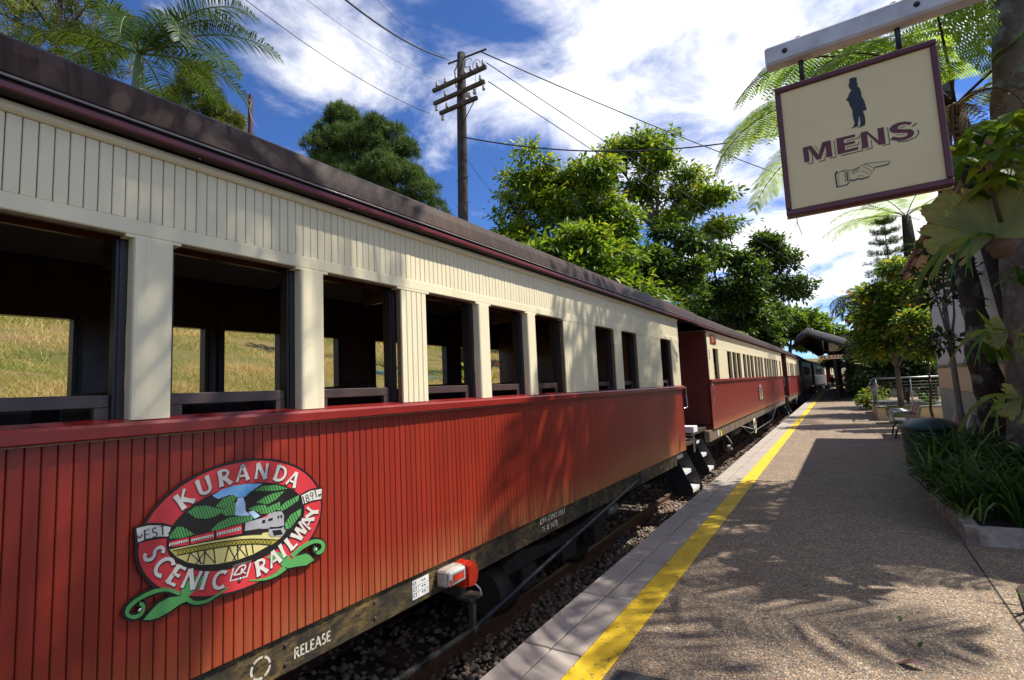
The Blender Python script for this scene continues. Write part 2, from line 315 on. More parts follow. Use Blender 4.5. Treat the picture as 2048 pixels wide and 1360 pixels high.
BADGE = {
'leafL': [[(-0.4038,-0.2726),(-0.376,-0.2482),(-0.3473,-0.2272),(-0.3094,-0.2202),(-0.2586,-0.2307),(-0.2353,-0.2399),(-0.2351,-0.2579),(-0.2695,-0.2606),(-0.3084,-0.2758),(-0.3462,-0.2848),(-0.3779,-0.2824)],[(-0.2671,-0.2348),(-0.2647,-0.206),(-0.2479,-0.1817),(-0.2128,-0.1688),(-0.1486,-0.1828),(-0.1823,-0.1968),(-0.2001,-0.2216),(-0.2237,-0.2318),(-0.2468,-0.2478)],[(0.2243,-0.2359),(0.2736,-0.2216),(0.333,-0.2252),(0.3546,-0.2409),(0.3782,-0.2699),(0.3326,-0.2824),(0.2817,-0.273),(0.2226,-0.2652)],[(0.1153,-0.1834),(0.1534,-0.1665),(0.2004,-0.1852),(0.2366,-0.211),(0.2406,-0.2336),(0.2202,-0.2595),(0.2003,-0.2535),(0.1806,-0.2231)]],
'ribs': [[(-0.2675,-0.2128),(-0.2806,-0.2027),(-0.2997,-0.1885),(-0.3206,-0.1768),(-0.34,-0.1716),(-0.3589,-0.1697),(-0.3772,-0.1698),(-0.3941,-0.1716),(-0.4101,-0.1752),(-0.4246,-0.1798),(-0.4367,-0.1851),(-0.447,-0.1913),(-0.4554,-0.1979),(-0.4612,-0.2047),(-0.4647,-0.2121),(-0.4662,-0.2202),(-0.4648,-0.2291),(-0.4608,-0.2373),(-0.4554,-0.2442),(-0.4491,-0.2499),(-0.4417,-0.2548),(-0.4336,-0.2579),(-0.4254,-0.2588),(-0.4173,-0.2579),(-0.41,-0.2551),(-0.4045,-0.25),(-0.4006,-0.2434),(-0.3981,-0.2361),(-0.3974,-0.2282),(-0.3983,-0.2198),(-0.4014,-0.2109),(-0.408,-0.2037),(-0.414,-0.2006),(-0.4175,-0.199),(-0.4184,-0.2131),(-0.4152,-0.2145),(-0.4121,-0.216),(-0.4118,-0.216),(-0.4113,-0.2182),(-0.4108,-0.2232),(-0.4112,-0.228),(-0.4129,-0.233),(-0.4156,-0.2376),(-0.419,-0.2409),(-0.424,-0.2428),(-0.4301,-0.2435),(-0.4355,-0.243),(-0.4404,-0.2411),(-0.4451,-0.238),(-0.4487,-0.2347),(-0.4514,-0.2313),(-0.453,-0.2284),(-0.4534,-0.2256),(-0.4526,-0.2214),(-0.4501,-0.2163),(-0.4455,-0.2109),(-0.438,-0.2051),(-0.4285,-0.1994),(-0.4172,-0.1946),(-0.4034,-0.1903),(-0.3882,-0.187),(-0.3723,-0.1854),(-0.3551,-0.1855),(-0.3377,-0.1872),(-0.3215,-0.1916),(-0.3037,-0.2018),(-0.2859,-0.2151),(-0.273,-0.2251)],[(-0.2463,-0.2565),(-0.2389,-0.2632),(-0.2273,-0.2735),(-0.2125,-0.2829),(-0.1963,-0.2884),(-0.1788,-0.2919),(-0.1607,-0.2929),(-0.1437,-0.2905),(-0.127,-0.2856),(-0.1105,-0.28),(-0.0939,-0.2737),(-0.0778,-0.2667),(-0.0663,-0.2613),(-0.0687,-0.2574),(-0.0811,-0.2613),(-0.0979,-0.2668),(-0.1151,-0.2716),(-0.1321,-0.2757),(-0.1489,-0.2789),(-0.1649,-0.2798),(-0.1815,-0.2775),(-0.1973,-0.2732),(-0.2101,-0.2677),(-0.2204,-0.2599),(-0.2293,-0.2505),(-0.2357,-0.2432)],[(0.2559,-0.2235),(0.2707,-0.2161),(0.292,-0.2057),(0.3139,-0.1968),(0.3336,-0.1913),(0.3536,-0.1873),(0.3719,-0.1857),(0.3865,-0.1868),(0.3993,-0.19),(0.4098,-0.1943),(0.417,-0.1988),(0.4218,-0.2036),(0.4243,-0.208),(0.4246,-0.214),(0.4226,-0.2219),(0.4193,-0.2273),(0.415,-0.2294),(0.4083,-0.2304),(0.404,-0.2301),(0.4028,-0.2292),(0.4,-0.2263),(0.3989,-0.2248),(0.3993,-0.2237),(0.4016,-0.2195),(0.4038,-0.2157),(0.3823,-0.2025),(0.38,-0.2066),(0.3767,-0.2133),(0.3763,-0.2233),(0.3821,-0.2338),(0.3908,-0.2427),(0.4032,-0.2494),(0.4162,-0.251),(0.4285,-0.2492),(0.4389,-0.2437),(0.4454,-0.2338),(0.4485,-0.2218),(0.4474,-0.2089),(0.4406,-0.1962),(0.4298,-0.1855),(0.4165,-0.1772),(0.4011,-0.1709),(0.3838,-0.1667),(0.3648,-0.1654),(0.3438,-0.1674),(0.3222,-0.1718),(0.301,-0.1779),(0.278,-0.1874),(0.2565,-0.1981),(0.2417,-0.2056)],[(0.2032,-0.2455),(0.1936,-0.2517),(0.1798,-0.2598),(0.1637,-0.2665),(0.147,-0.271),(0.1283,-0.2741),(0.1067,-0.2747),(0.0794,-0.2707),(0.0495,-0.264),(0.028,-0.2593),(0.0282,-0.2633),(0.05,-0.2702),(0.0803,-0.2791),(0.1092,-0.2856),(0.1333,-0.2875),(0.1545,-0.2866),(0.174,-0.2841),(0.1933,-0.2792),(0.2099,-0.2729),(0.2213,-0.2688)]],
'sky': [(-0.143,0.1588),(-0.0979,0.1783),(-0.051,0.1851),(0.0188,0.1831),(0.0921,0.1704),(0.0551,0.154),(0.0261,0.1387),(0.0084,0.1251),(-0.0266,0.1285),(-0.0643,0.1477),(-0.1171,0.1396)],
'falls': [[(-0.0398,0.0514),(-0.0367,0.0972),(-0.0266,0.1252),(-0.0022,0.1251),(0.0086,0.0946),(0.0088,0.0609),(0.0338,0.0338),(-0.0156,0.0427)],[(0.023,0.0511),(0.0482,0.0538),(0.0813,0.0212),(0.0556,0.0132)]],
'hills': [[(-0.2465,0.1095),(-0.2109,0.1267),(-0.1678,0.121),(-0.1296,0.1034),(-0.0838,0.0873),(-0.1228,0.0666),(-0.1671,0.0638),(-0.2102,0.0767)],[(-0.1265,0.1092),(-0.0975,0.1358),(-0.0507,0.1452),(-0.0301,0.1325),(-0.0504,0.1066),(-0.0905,0.0919)],[(-0.1035,0.0785),(-0.0639,0.1028),(-0.0334,0.1098),(-0.0398,0.0514),(-0.0835,0.0579)],[(0.0478,0.145),(0.0921,0.1599),(0.1691,0.1513),(0.2335,0.1218),(0.1534,0.1256),(0.0922,0.1368)],[(0.0626,0.0871),(0.1073,0.106),(0.1534,0.1149),(0.209,0.1132),(0.169,0.0834),(0.1225,0.068)],[(0.0194,0.0654),(0.0627,0.0733),(0.1074,0.0676),(0.1226,0.0505),(0.0775,0.0392),(0.0482,0.0524)],[(0.0775,0.0323),(0.1302,0.0559),(0.1849,0.066),(0.1848,0.0374),(0.1302,0.0208)],[(0.169,0.03),(0.217,0.0595),(0.2919,0.0778),(0.2875,0.0528),(0.2414,0.0328),(0.2008,0.0197)],[(0.2127,-0.0475),(0.2413,-0.0108),(0.3043,0.0086),(0.2999,-0.0238),(0.2411,-0.0759),(0.2167,-0.0735)],[(-0.3136,0.0165),(-0.3111,0.0338),(-0.2862,0.0576),(-0.2631,0.0521),(-0.2153,0.0097),(-0.2624,0.0064)],[(-0.1476,0.0086),(-0.116,0.0329),(-0.0634,0.0468),(-0.0087,0.0412),(0.0483,0.0251),(0.0411,0.0097),(-0.0497,0.0075),(-0.1221,0.0023)]],
'stripes': [[(-0.2417,0.1128),(-0.2388,0.1122),(-0.2348,0.0999),(-0.2377,0.1006)],[(-0.2321,0.1175),(-0.2293,0.1168),(-0.219,0.0857),(-0.2219,0.0863)],[(-0.2225,0.1221),(-0.2196,0.1215),(-0.2043,0.0751),(-0.2073,0.0757)],[(-0.2128,0.1268),(-0.2099,0.1262),(-0.1918,0.0713),(-0.1947,0.072)],[(-0.201,0.1255),(-0.1981,0.1249),(-0.1791,0.0675),(-0.1821,0.0682)],[(-0.1891,0.1239),(-0.1861,0.1233),(-0.1663,0.0637),(-0.1693,0.0644)],[(-0.177,0.1223),(-0.174,0.1217),(-0.1549,0.0641),(-0.1579,0.0648)],[(-0.1642,0.119),(-0.1612,0.1183),(-0.1434,0.0649),(-0.1465,0.0655)],[(-0.1504,0.1126),(-0.1473,0.1119),(-0.1318,0.0656),(-0.1349,0.0663)],[(-0.1364,0.1061),(-0.1333,0.1055),(-0.1203,0.0667),(-0.1234,0.0674)],[(-0.1226,0.1007),(-0.1195,0.1001),(-0.1101,0.0721),(-0.1132,0.0728)],[(-0.1089,0.0959),(-0.1058,0.0952),(-0.0998,0.0776),(-0.103,0.0783)],[(-0.0951,0.091),(-0.0919,0.0904),(-0.0895,0.0831),(-0.0926,0.0838)],[(-0.1172,0.1195),(-0.1141,0.1188),(-0.108,0.1008),(-0.1111,0.1014)],[(-0.1079,0.128),(-0.1048,0.1273),(-0.0934,0.0938),(-0.0966,0.0944)],[(-0.0984,0.1362),(-0.0953,0.1356),(-0.0813,0.0944),(-0.0845,0.095)],[(-0.0869,0.1385),(-0.0837,0.1379),(-0.0703,0.0984),(-0.0735,0.0991)],[(-0.0752,0.1409),(-0.072,0.1402),(-0.0591,0.1025),(-0.0624,0.1032)],[(-0.0635,0.1432),(-0.0602,0.1426),(-0.0481,0.1072),(-0.0514,0.1078)],[(-0.0514,0.1448),(-0.0481,0.1442),(-0.0392,0.1185),(-0.0425,0.1191)],[(-0.0963,0.0842),(-0.0932,0.0835),(-0.0857,0.0614),(-0.0889,0.0621)],[(-0.0862,0.0904),(-0.083,0.0897),(-0.0716,0.056),(-0.0748,0.0567)],[(-0.076,0.0967),(-0.0728,0.096),(-0.0585,0.0541),(-0.0617,0.0548)],[(-0.0657,0.103),(-0.0624,0.1024),(-0.0453,0.0521),(-0.0486,0.0528)],[(-0.054,0.1058),(-0.0508,0.1051),(-0.0367,0.064),(-0.04,0.0648)],[(0.0565,0.1488),(0.06,0.1482),(0.0621,0.1424),(0.0586,0.143)],[(0.0688,0.153),(0.0724,0.1523),(0.0769,0.1396),(0.0733,0.1403)],[(0.0813,0.1572),(0.0849,0.1565),(0.0918,0.1369),(0.0882,0.1376)],[(0.0944,0.1597),(0.098,0.1591),(0.1069,0.1341),(0.1032,0.1348)],[(0.1091,0.1581),(0.1128,0.1575),(0.1221,0.1313),(0.1184,0.132)],[(0.124,0.1565),(0.1277,0.1558),(0.1375,0.1285),(0.1338,0.1292)],[(0.1391,0.1548),(0.1428,0.1541),(0.153,0.1256),(0.1493,0.1263)],[(0.1543,0.1531),(0.158,0.1524),(0.168,0.1246),(0.1642,0.1253)],[(0.17,0.1504),(0.1738,0.1497),(0.1831,0.1239),(0.1793,0.1246)],[(0.1878,0.1422),(0.1916,0.1415),(0.1983,0.1232),(0.1944,0.1239)],[(0.2058,0.1339),(0.2097,0.1333),(0.2136,0.1225),(0.2097,0.1232)],[(0.2241,0.1256),(0.228,0.1249),(0.2291,0.1217),(0.2252,0.1225)],[(0.0749,0.0934),(0.0784,0.0927),(0.0826,0.0809),(0.079,0.0817)],[(0.0869,0.0985),(0.0905,0.0978),(0.0982,0.076),(0.0946,0.0767)],[(0.099,0.1037),(0.1027,0.103),(0.114,0.0709),(0.1104,0.0717)],[(0.1117,0.1076),(0.1154,0.1069),(0.1288,0.0691),(0.1251,0.0698)],[(0.125,0.1102),(0.1287,0.1095),(0.1416,0.0733),(0.1379,0.0741)],[(0.1385,0.1127),(0.1422,0.112),(0.1545,0.0776),(0.1508,0.0783)],[(0.1521,0.1152),(0.1558,0.1145),(0.1675,0.0819),(0.1637,0.0826)],[(0.1668,0.1148),(0.1706,0.1141),(0.1795,0.0894),(0.1757,0.0901)],[(0.1818,0.1143),(0.1856,0.1136),(0.1912,0.0981),(0.1873,0.0988)],[(0.0264,0.0673),(0.0298,0.0666),(0.0321,0.06),(0.0287,0.0608)],[(0.0389,0.0696),(0.0424,0.0689),(0.048,0.0529),(0.0445,0.0537)],[(0.0516,0.072),(0.0551,0.0712),(0.064,0.0457),(0.0604,0.0465)],[(0.0647,0.0732),(0.0682,0.0725),(0.0799,0.039),(0.0764,0.0398)],[(0.079,0.0714),(0.0826,0.0706),(0.0926,0.0422),(0.089,0.0429)],[(0.0935,0.0695),(0.0971,0.0688),(0.1054,0.0453),(0.1018,0.0461)],[(0.1097,0.0633),(0.1133,0.0626),(0.1183,0.0485),(0.1146,0.0493)],[(0.0899,0.0391),(0.0935,0.0383),(0.0971,0.028),(0.0935,0.0288)],[(0.1019,0.0444),(0.1055,0.0437),(0.1122,0.0247),(0.1086,0.0255)],[(0.114,0.0498),(0.1176,0.0491),(0.1274,0.0214),(0.1237,0.0222)],[(0.1262,0.0553),(0.1298,0.0545),(0.141,0.0231),(0.1373,0.0239)],[(0.1393,0.0583),(0.143,0.0575),(0.1539,0.027),(0.1502,0.0278)],[(0.1528,0.0608),(0.1565,0.06),(0.1669,0.031),(0.1631,0.0318)],[(0.1664,0.0633),(0.1702,0.0625),(0.1801,0.0349),(0.1763,0.0358)],[(0.1827,0.04),(0.1865,0.0392),(0.1924,0.0226),(0.1886,0.0234)],[(0.1947,0.0474),(0.1986,0.0466),(0.2078,0.0209),(0.204,0.0217)],[(0.2069,0.0549),(0.2108,0.0541),(0.2212,0.0252),(0.2173,0.026)],[(0.2197,0.0611),(0.2236,0.0603),(0.2347,0.0296),(0.2308,0.0304)],[(0.2336,0.0645),(0.2376,0.0637),(0.2482,0.0344),(0.2442,0.0352)],[(0.2477,0.0679),(0.2516,0.0671),(0.2615,0.0402),(0.2575,0.041)],[(0.2618,0.0714),(0.2658,0.0706),(0.2748,0.046),(0.2708,0.0468)],[(0.2216,-0.0332),(0.2255,-0.0341),(0.2406,-0.0761),(0.2367,-0.0752)],[(0.2318,-0.0201),(0.2357,-0.0209),(0.2526,-0.0678),(0.2487,-0.0669)],[(0.2429,-0.0092),(0.2469,-0.0101),(0.2641,-0.0577),(0.2601,-0.0567)],[(0.2566,-0.005),(0.2606,-0.0059),(0.2757,-0.0474),(0.2717,-0.0465)],[(0.2704,-0.0008),(0.2745,-0.0017),(0.2874,-0.0371),(0.2833,-0.0362)],[(-0.3087,0.0377),(-0.306,0.0371),(-0.2984,0.0134),(-0.3011,0.0141)],[(-0.3007,0.0453),(-0.298,0.0447),(-0.2873,0.0112),(-0.29,0.0119)],[(-0.2927,0.053),(-0.29,0.0523),(-0.2761,0.009),(-0.2788,0.0097)],[(-0.2835,0.057),(-0.2807,0.0563),(-0.2648,0.0068),(-0.2675,0.0075)],[(-0.272,0.0542),(-0.2692,0.0535),(-0.254,0.0065),(-0.2568,0.0072)],[(-0.2591,0.0477),(-0.2563,0.047),(-0.2435,0.0073),(-0.2463,0.008)],[(-0.244,0.0342),(-0.2411,0.0335),(-0.2328,0.008),(-0.2357,0.0087)],[(-0.2286,0.0206),(-0.2258,0.0199),(-0.2221,0.0088),(-0.225,0.0095)],[(-0.1346,0.0201),(-0.1316,0.0194),(-0.1262,0.0033),(-0.1293,0.0041)],[(-0.1252,0.0274),(-0.1221,0.0266),(-0.1141,0.0024),(-0.1172,0.0032)],[(-0.1155,0.0338),(-0.1124,0.0331),(-0.1024,0.0033),(-0.1055,0.004)],[(-0.1045,0.0367),(-0.1013,0.036),(-0.0906,0.0041),(-0.0938,0.0049)],[(-0.0934,0.0397),(-0.0902,0.039),(-0.0788,0.005),(-0.0819,0.0057)],[(-0.0822,0.0427),(-0.079,0.0419),(-0.0668,0.0058),(-0.07,0.0066)],[(-0.0709,0.0456),(-0.0677,0.0449),(-0.0547,0.0067),(-0.0579,0.0074)],[(-0.0588,0.0465),(-0.0555,0.0458),(-0.0424,0.0073),(-0.0457,0.0081)],[(-0.0458,0.0452),(-0.0425,0.0445),(-0.03,0.0076),(-0.0333,0.0084)],[(-0.0327,0.0439),(-0.0294,0.0431),(-0.0174,0.0079),(-0.0207,0.0087)],[(-0.0195,0.0425),(-0.0162,0.0418),(-0.0047,0.0082),(-0.008,0.009)],[(-0.0059,0.0403),(-0.0025,0.0396),(0.0082,0.0085),(0.0048,0.0093)],[(0.0085,0.0363),(0.0119,0.0355),(0.0211,0.0088),(0.0177,0.0096)],[(0.023,0.0322),(0.0264,0.0314),(0.0341,0.0091),(0.0307,0.0099)]],
'field': [(-0.3128,-0.0282),(-0.1783,-0.0352),(-0.015,-0.0504),(0.1303,-0.0665),(0.2183,-0.079),(0.1886,-0.1093),(0.1228,-0.1304),(0.049,-0.1476),(-0.0281,-0.1521),(-0.1142,-0.1443),(-0.1893,-0.1257),(-0.2433,-0.0988),(-0.2841,-0.066)],
'girder': [(-0.3027,-0.0351),(-0.1781,-0.0446),(-0.0491,-0.0594),(0.0559,-0.08),(0.1768,-0.1168),(0.138,-0.131),(0.056,-0.103),(-0.049,-0.0823),(-0.1778,-0.0671),(-0.2842,-0.06)],
'lines': [[(-0.2857,-0.038),(-0.2834,-0.0386),(-0.2694,-0.06),(-0.2717,-0.0593)],[(-0.272,-0.039),(-0.2697,-0.0397),(-0.2831,-0.0591),(-0.2854,-0.0584)],[(-0.2709,-0.0391),(-0.2686,-0.0398),(-0.2544,-0.061),(-0.2567,-0.0603)],[(-0.257,-0.0402),(-0.2547,-0.0408),(-0.2682,-0.0601),(-0.2705,-0.0594)],[(-0.2559,-0.0403),(-0.2535,-0.0409),(-0.2392,-0.062),(-0.2415,-0.0613)],[(-0.2418,-0.0413),(-0.2395,-0.042),(-0.2532,-0.0611),(-0.2555,-0.0604)],[(-0.2407,-0.0414),(-0.2383,-0.0421),(-0.2238,-0.063),(-0.2262,-0.0624)],[(-0.2265,-0.0425),(-0.2241,-0.0432),(-0.238,-0.0621),(-0.2404,-0.0614)],[(-0.2253,-0.0426),(-0.2229,-0.0433),(-0.2083,-0.0641),(-0.2107,-0.0634)],[(-0.211,-0.0437),(-0.2085,-0.0444),(-0.2226,-0.0631),(-0.225,-0.0624)],[(-0.2098,-0.0438),(-0.2073,-0.0444),(-0.1925,-0.0651),(-0.195,-0.0644)],[(-0.1952,-0.0449),(-0.1928,-0.0456),(-0.2071,-0.0641),(-0.2095,-0.0635)],[(-0.194,-0.045),(-0.1916,-0.0457),(-0.1766,-0.0662),(-0.1791,-0.0655)],[(-0.1793,-0.0461),(-0.1769,-0.0468),(-0.1913,-0.0652),(-0.1938,-0.0645)],[(-0.1781,-0.0463),(-0.1756,-0.0469),(-0.1605,-0.0681),(-0.163,-0.0674)],[(-0.1633,-0.048),(-0.1608,-0.0486),(-0.1754,-0.0663),(-0.1779,-0.0656)],[(-0.162,-0.0481),(-0.1595,-0.0488),(-0.1442,-0.07),(-0.1467,-0.0693)],[(-0.147,-0.0499),(-0.1444,-0.0505),(-0.1593,-0.0682),(-0.1618,-0.0675)],[(-0.1457,-0.05),(-0.1432,-0.0507),(-0.1277,-0.0719),(-0.1303,-0.0712)],[(-0.1305,-0.0518),(-0.1279,-0.0524),(-0.143,-0.0701),(-0.1455,-0.0694)],[(-0.1292,-0.0519),(-0.1267,-0.0526),(-0.111,-0.0739),(-0.1136,-0.0732)],[(-0.1138,-0.0537),(-0.1112,-0.0544),(-0.1264,-0.0721),(-0.129,-0.0714)],[(-0.1125,-0.0538),(-0.1099,-0.0545),(-0.0941,-0.0759),(-0.0967,-0.0752)],[(-0.0969,-0.0557),(-0.0943,-0.0563),(-0.1097,-0.074),(-0.1123,-0.0733)],[(-0.0956,-0.0558),(-0.093,-0.0565),(-0.077,-0.0779),(-0.0797,-0.0772)],[(-0.0799,-0.0576),(-0.0772,-0.0583),(-0.0928,-0.076),(-0.0954,-0.0753)],[(-0.0785,-0.0578),(-0.0759,-0.0585),(-0.0597,-0.0799),(-0.0624,-0.0792)],[(-0.0626,-0.0596),(-0.0599,-0.0603),(-0.0757,-0.0781),(-0.0784,-0.0773)],[(-0.0612,-0.0598),(-0.0585,-0.0605),(-0.0422,-0.0824),(-0.0449,-0.0817)],[(-0.0451,-0.0621),(-0.0423,-0.0628),(-0.0584,-0.0801),(-0.0611,-0.0794)],[(-0.0437,-0.0624),(-0.041,-0.0631),(-0.0244,-0.0859),(-0.0272,-0.0852)],[(-0.0273,-0.0656),(-0.0246,-0.0663),(-0.0408,-0.0827),(-0.0436,-0.082)],[(-0.026,-0.0658),(-0.0232,-0.0666),(-0.0065,-0.0895),(-0.0093,-0.0887)],[(-0.0094,-0.0691),(-0.0066,-0.0698),(-0.0231,-0.0862),(-0.0258,-0.0855)],[(-0.008,-0.0694),(-0.0052,-0.0701),(0.0117,-0.093),(0.0089,-0.0923)],[(0.0088,-0.0727),(0.0116,-0.0734),(-0.0051,-0.0897),(-0.0079,-0.089)],[(0.0102,-0.0729),(0.013,-0.0737),(0.0301,-0.0967),(0.0273,-0.0959)],[(0.0272,-0.0763),(0.03,-0.077),(0.0131,-0.0933),(0.0103,-0.0926)],[(0.0286,-0.0766),(0.0315,-0.0773),(0.0488,-0.1003),(0.0459,-0.0996)],[(0.0458,-0.0799),(0.0487,-0.0807),(0.0316,-0.0969),(0.0287,-0.0962)],[(0.0473,-0.0802),(0.0502,-0.081),(0.0677,-0.1055),(0.0648,-0.1048)],[(0.0647,-0.0848),(0.0676,-0.0855),(0.0502,-0.1006),(0.0473,-0.0999)],[(0.0661,-0.0852),(0.0691,-0.086),(0.0868,-0.1121),(0.0839,-0.1113)],[(0.0838,-0.0906),(0.0868,-0.0914),(0.0691,-0.106),(0.0662,-0.1053)],[(0.0853,-0.091),(0.0882,-0.0918),(0.1062,-0.1187),(0.1032,-0.1179)],[(0.1031,-0.0965),(0.1061,-0.0973),(0.0883,-0.1126),(0.0853,-0.1118)],[(0.1046,-0.097),(0.1076,-0.0977),(0.1258,-0.1254),(0.1228,-0.1246)],[(0.1227,-0.1025),(0.1258,-0.1033),(0.1077,-0.1192),(0.1047,-0.1184)],[(0.1243,-0.1029),(0.1273,-0.1037),(0.1457,-0.1317),(0.1426,-0.1309)],[(0.1426,-0.1085),(0.1457,-0.1093),(0.1273,-0.1259),(0.1243,-0.1251)],[(-0.2345,-0.0628),(-0.2297,-0.0641),(-0.241,-0.0964),(-0.2457,-0.0951)],[(-0.2345,-0.0628),(-0.2297,-0.0641),(-0.1808,-0.1233),(-0.1857,-0.1219)],[(-0.2047,-0.0648),(-0.1998,-0.0661),(-0.1869,-0.1227),(-0.1918,-0.1213)],[(-0.1711,-0.0675),(-0.1661,-0.0689),(-0.1746,-0.1282),(-0.1795,-0.1268)],[(-0.1366,-0.0716),(-0.1315,-0.0729),(-0.1245,-0.1368),(-0.1296,-0.1353)],[(-0.1803,-0.0664),(-0.1754,-0.0678),(-0.1245,-0.1387),(-0.1296,-0.1372)],[(-0.168,-0.0679),(-0.163,-0.0692),(-0.2051,-0.1174),(-0.2099,-0.1159)],[(-0.0717,-0.0792),(-0.0664,-0.0807),(-0.0824,-0.1447),(-0.0876,-0.1432)],[(-0.0717,-0.0792),(-0.0664,-0.0807),(-0.0322,-0.1509),(-0.0376,-0.1494)],[(-0.0313,-0.0856),(-0.0258,-0.0871),(-0.0219,-0.1506),(-0.0274,-0.149)],[(-0.0313,-0.0856),(-0.0258,-0.0871),(0.0162,-0.1484),(0.0106,-0.1468)],[(0.0068,-0.0931),(0.0124,-0.0946),(0.0233,-0.1471),(0.0176,-0.1454)],[(0.0387,-0.0994),(0.0445,-0.1009),(0.0518,-0.1451),(0.0461,-0.1434)],[(-0.0106,-0.0897),(-0.0051,-0.0912),(-0.0457,-0.149),(-0.0511,-0.1474)],[(-0.3011,-0.0376),(-0.2704,-0.0397),(-0.2253,-0.0429),(-0.1777,-0.0468),(-0.1349,-0.0511),(-0.0913,-0.056),(-0.0488,-0.0618),(-0.0128,-0.0676),(0.0203,-0.074),(0.0559,-0.0824),(0.0985,-0.0945),(0.1432,-0.1086),(0.1766,-0.1192),(0.177,-0.1144),(0.1436,-0.1038),(0.0987,-0.0897),(0.0559,-0.0776),(0.0201,-0.0693),(-0.0132,-0.0629),(-0.0494,-0.0571),(-0.092,-0.0514),(-0.1356,-0.0465),(-0.1785,-0.0423),(-0.2261,-0.0385),(-0.2713,-0.0354),(-0.302,-0.0333)],[(-0.2838,-0.0621),(-0.2578,-0.0637),(-0.2195,-0.066),(-0.1774,-0.0693),(-0.136,-0.0736),(-0.0919,-0.0787),(-0.0486,-0.0847),(-0.0113,-0.0908),(0.0231,-0.0976),(0.056,-0.1054),(0.0876,-0.115),(0.1166,-0.1255),(0.1377,-0.1334),(0.1383,-0.1287),(0.1172,-0.1209),(0.0879,-0.1103),(0.056,-0.1007),(0.0228,-0.0929),(-0.0118,-0.0861),(-0.0493,-0.08),(-0.0926,-0.0741),(-0.1368,-0.069),(-0.1783,-0.0648),(-0.2204,-0.0616),(-0.2587,-0.0593),(-0.2847,-0.0578)]],
'cars': [[(-0.3162,0.0053),(-0.239,0.0034),(-0.2373,-0.0288),(-0.3158,-0.0167)],[(-0.2319,0.0016),(-0.1349,0.0023),(-0.1333,-0.0312),(-0.2303,-0.0282)],[(-0.1253,0.0012),(-0.0084,0.0031),(-0.0068,-0.0392),(-0.1237,-0.0311)],[(0.0887,0.0092),(0.1341,0.0235),(0.1379,0.0051),(0.0925,-0.002)]],
'carwhite': [[(-0.316,-0.0036),(-0.2412,-0.0052),(-0.2405,-0.0145),(-0.3159,-0.0137)],[(-0.2294,-0.0082),(-0.1373,-0.0098),(-0.1366,-0.0208),(-0.2286,-0.0188)],[(-0.122,-0.0086),(-0.0139,-0.0076),(-0.0132,-0.0211),(-0.1212,-0.0202)]],
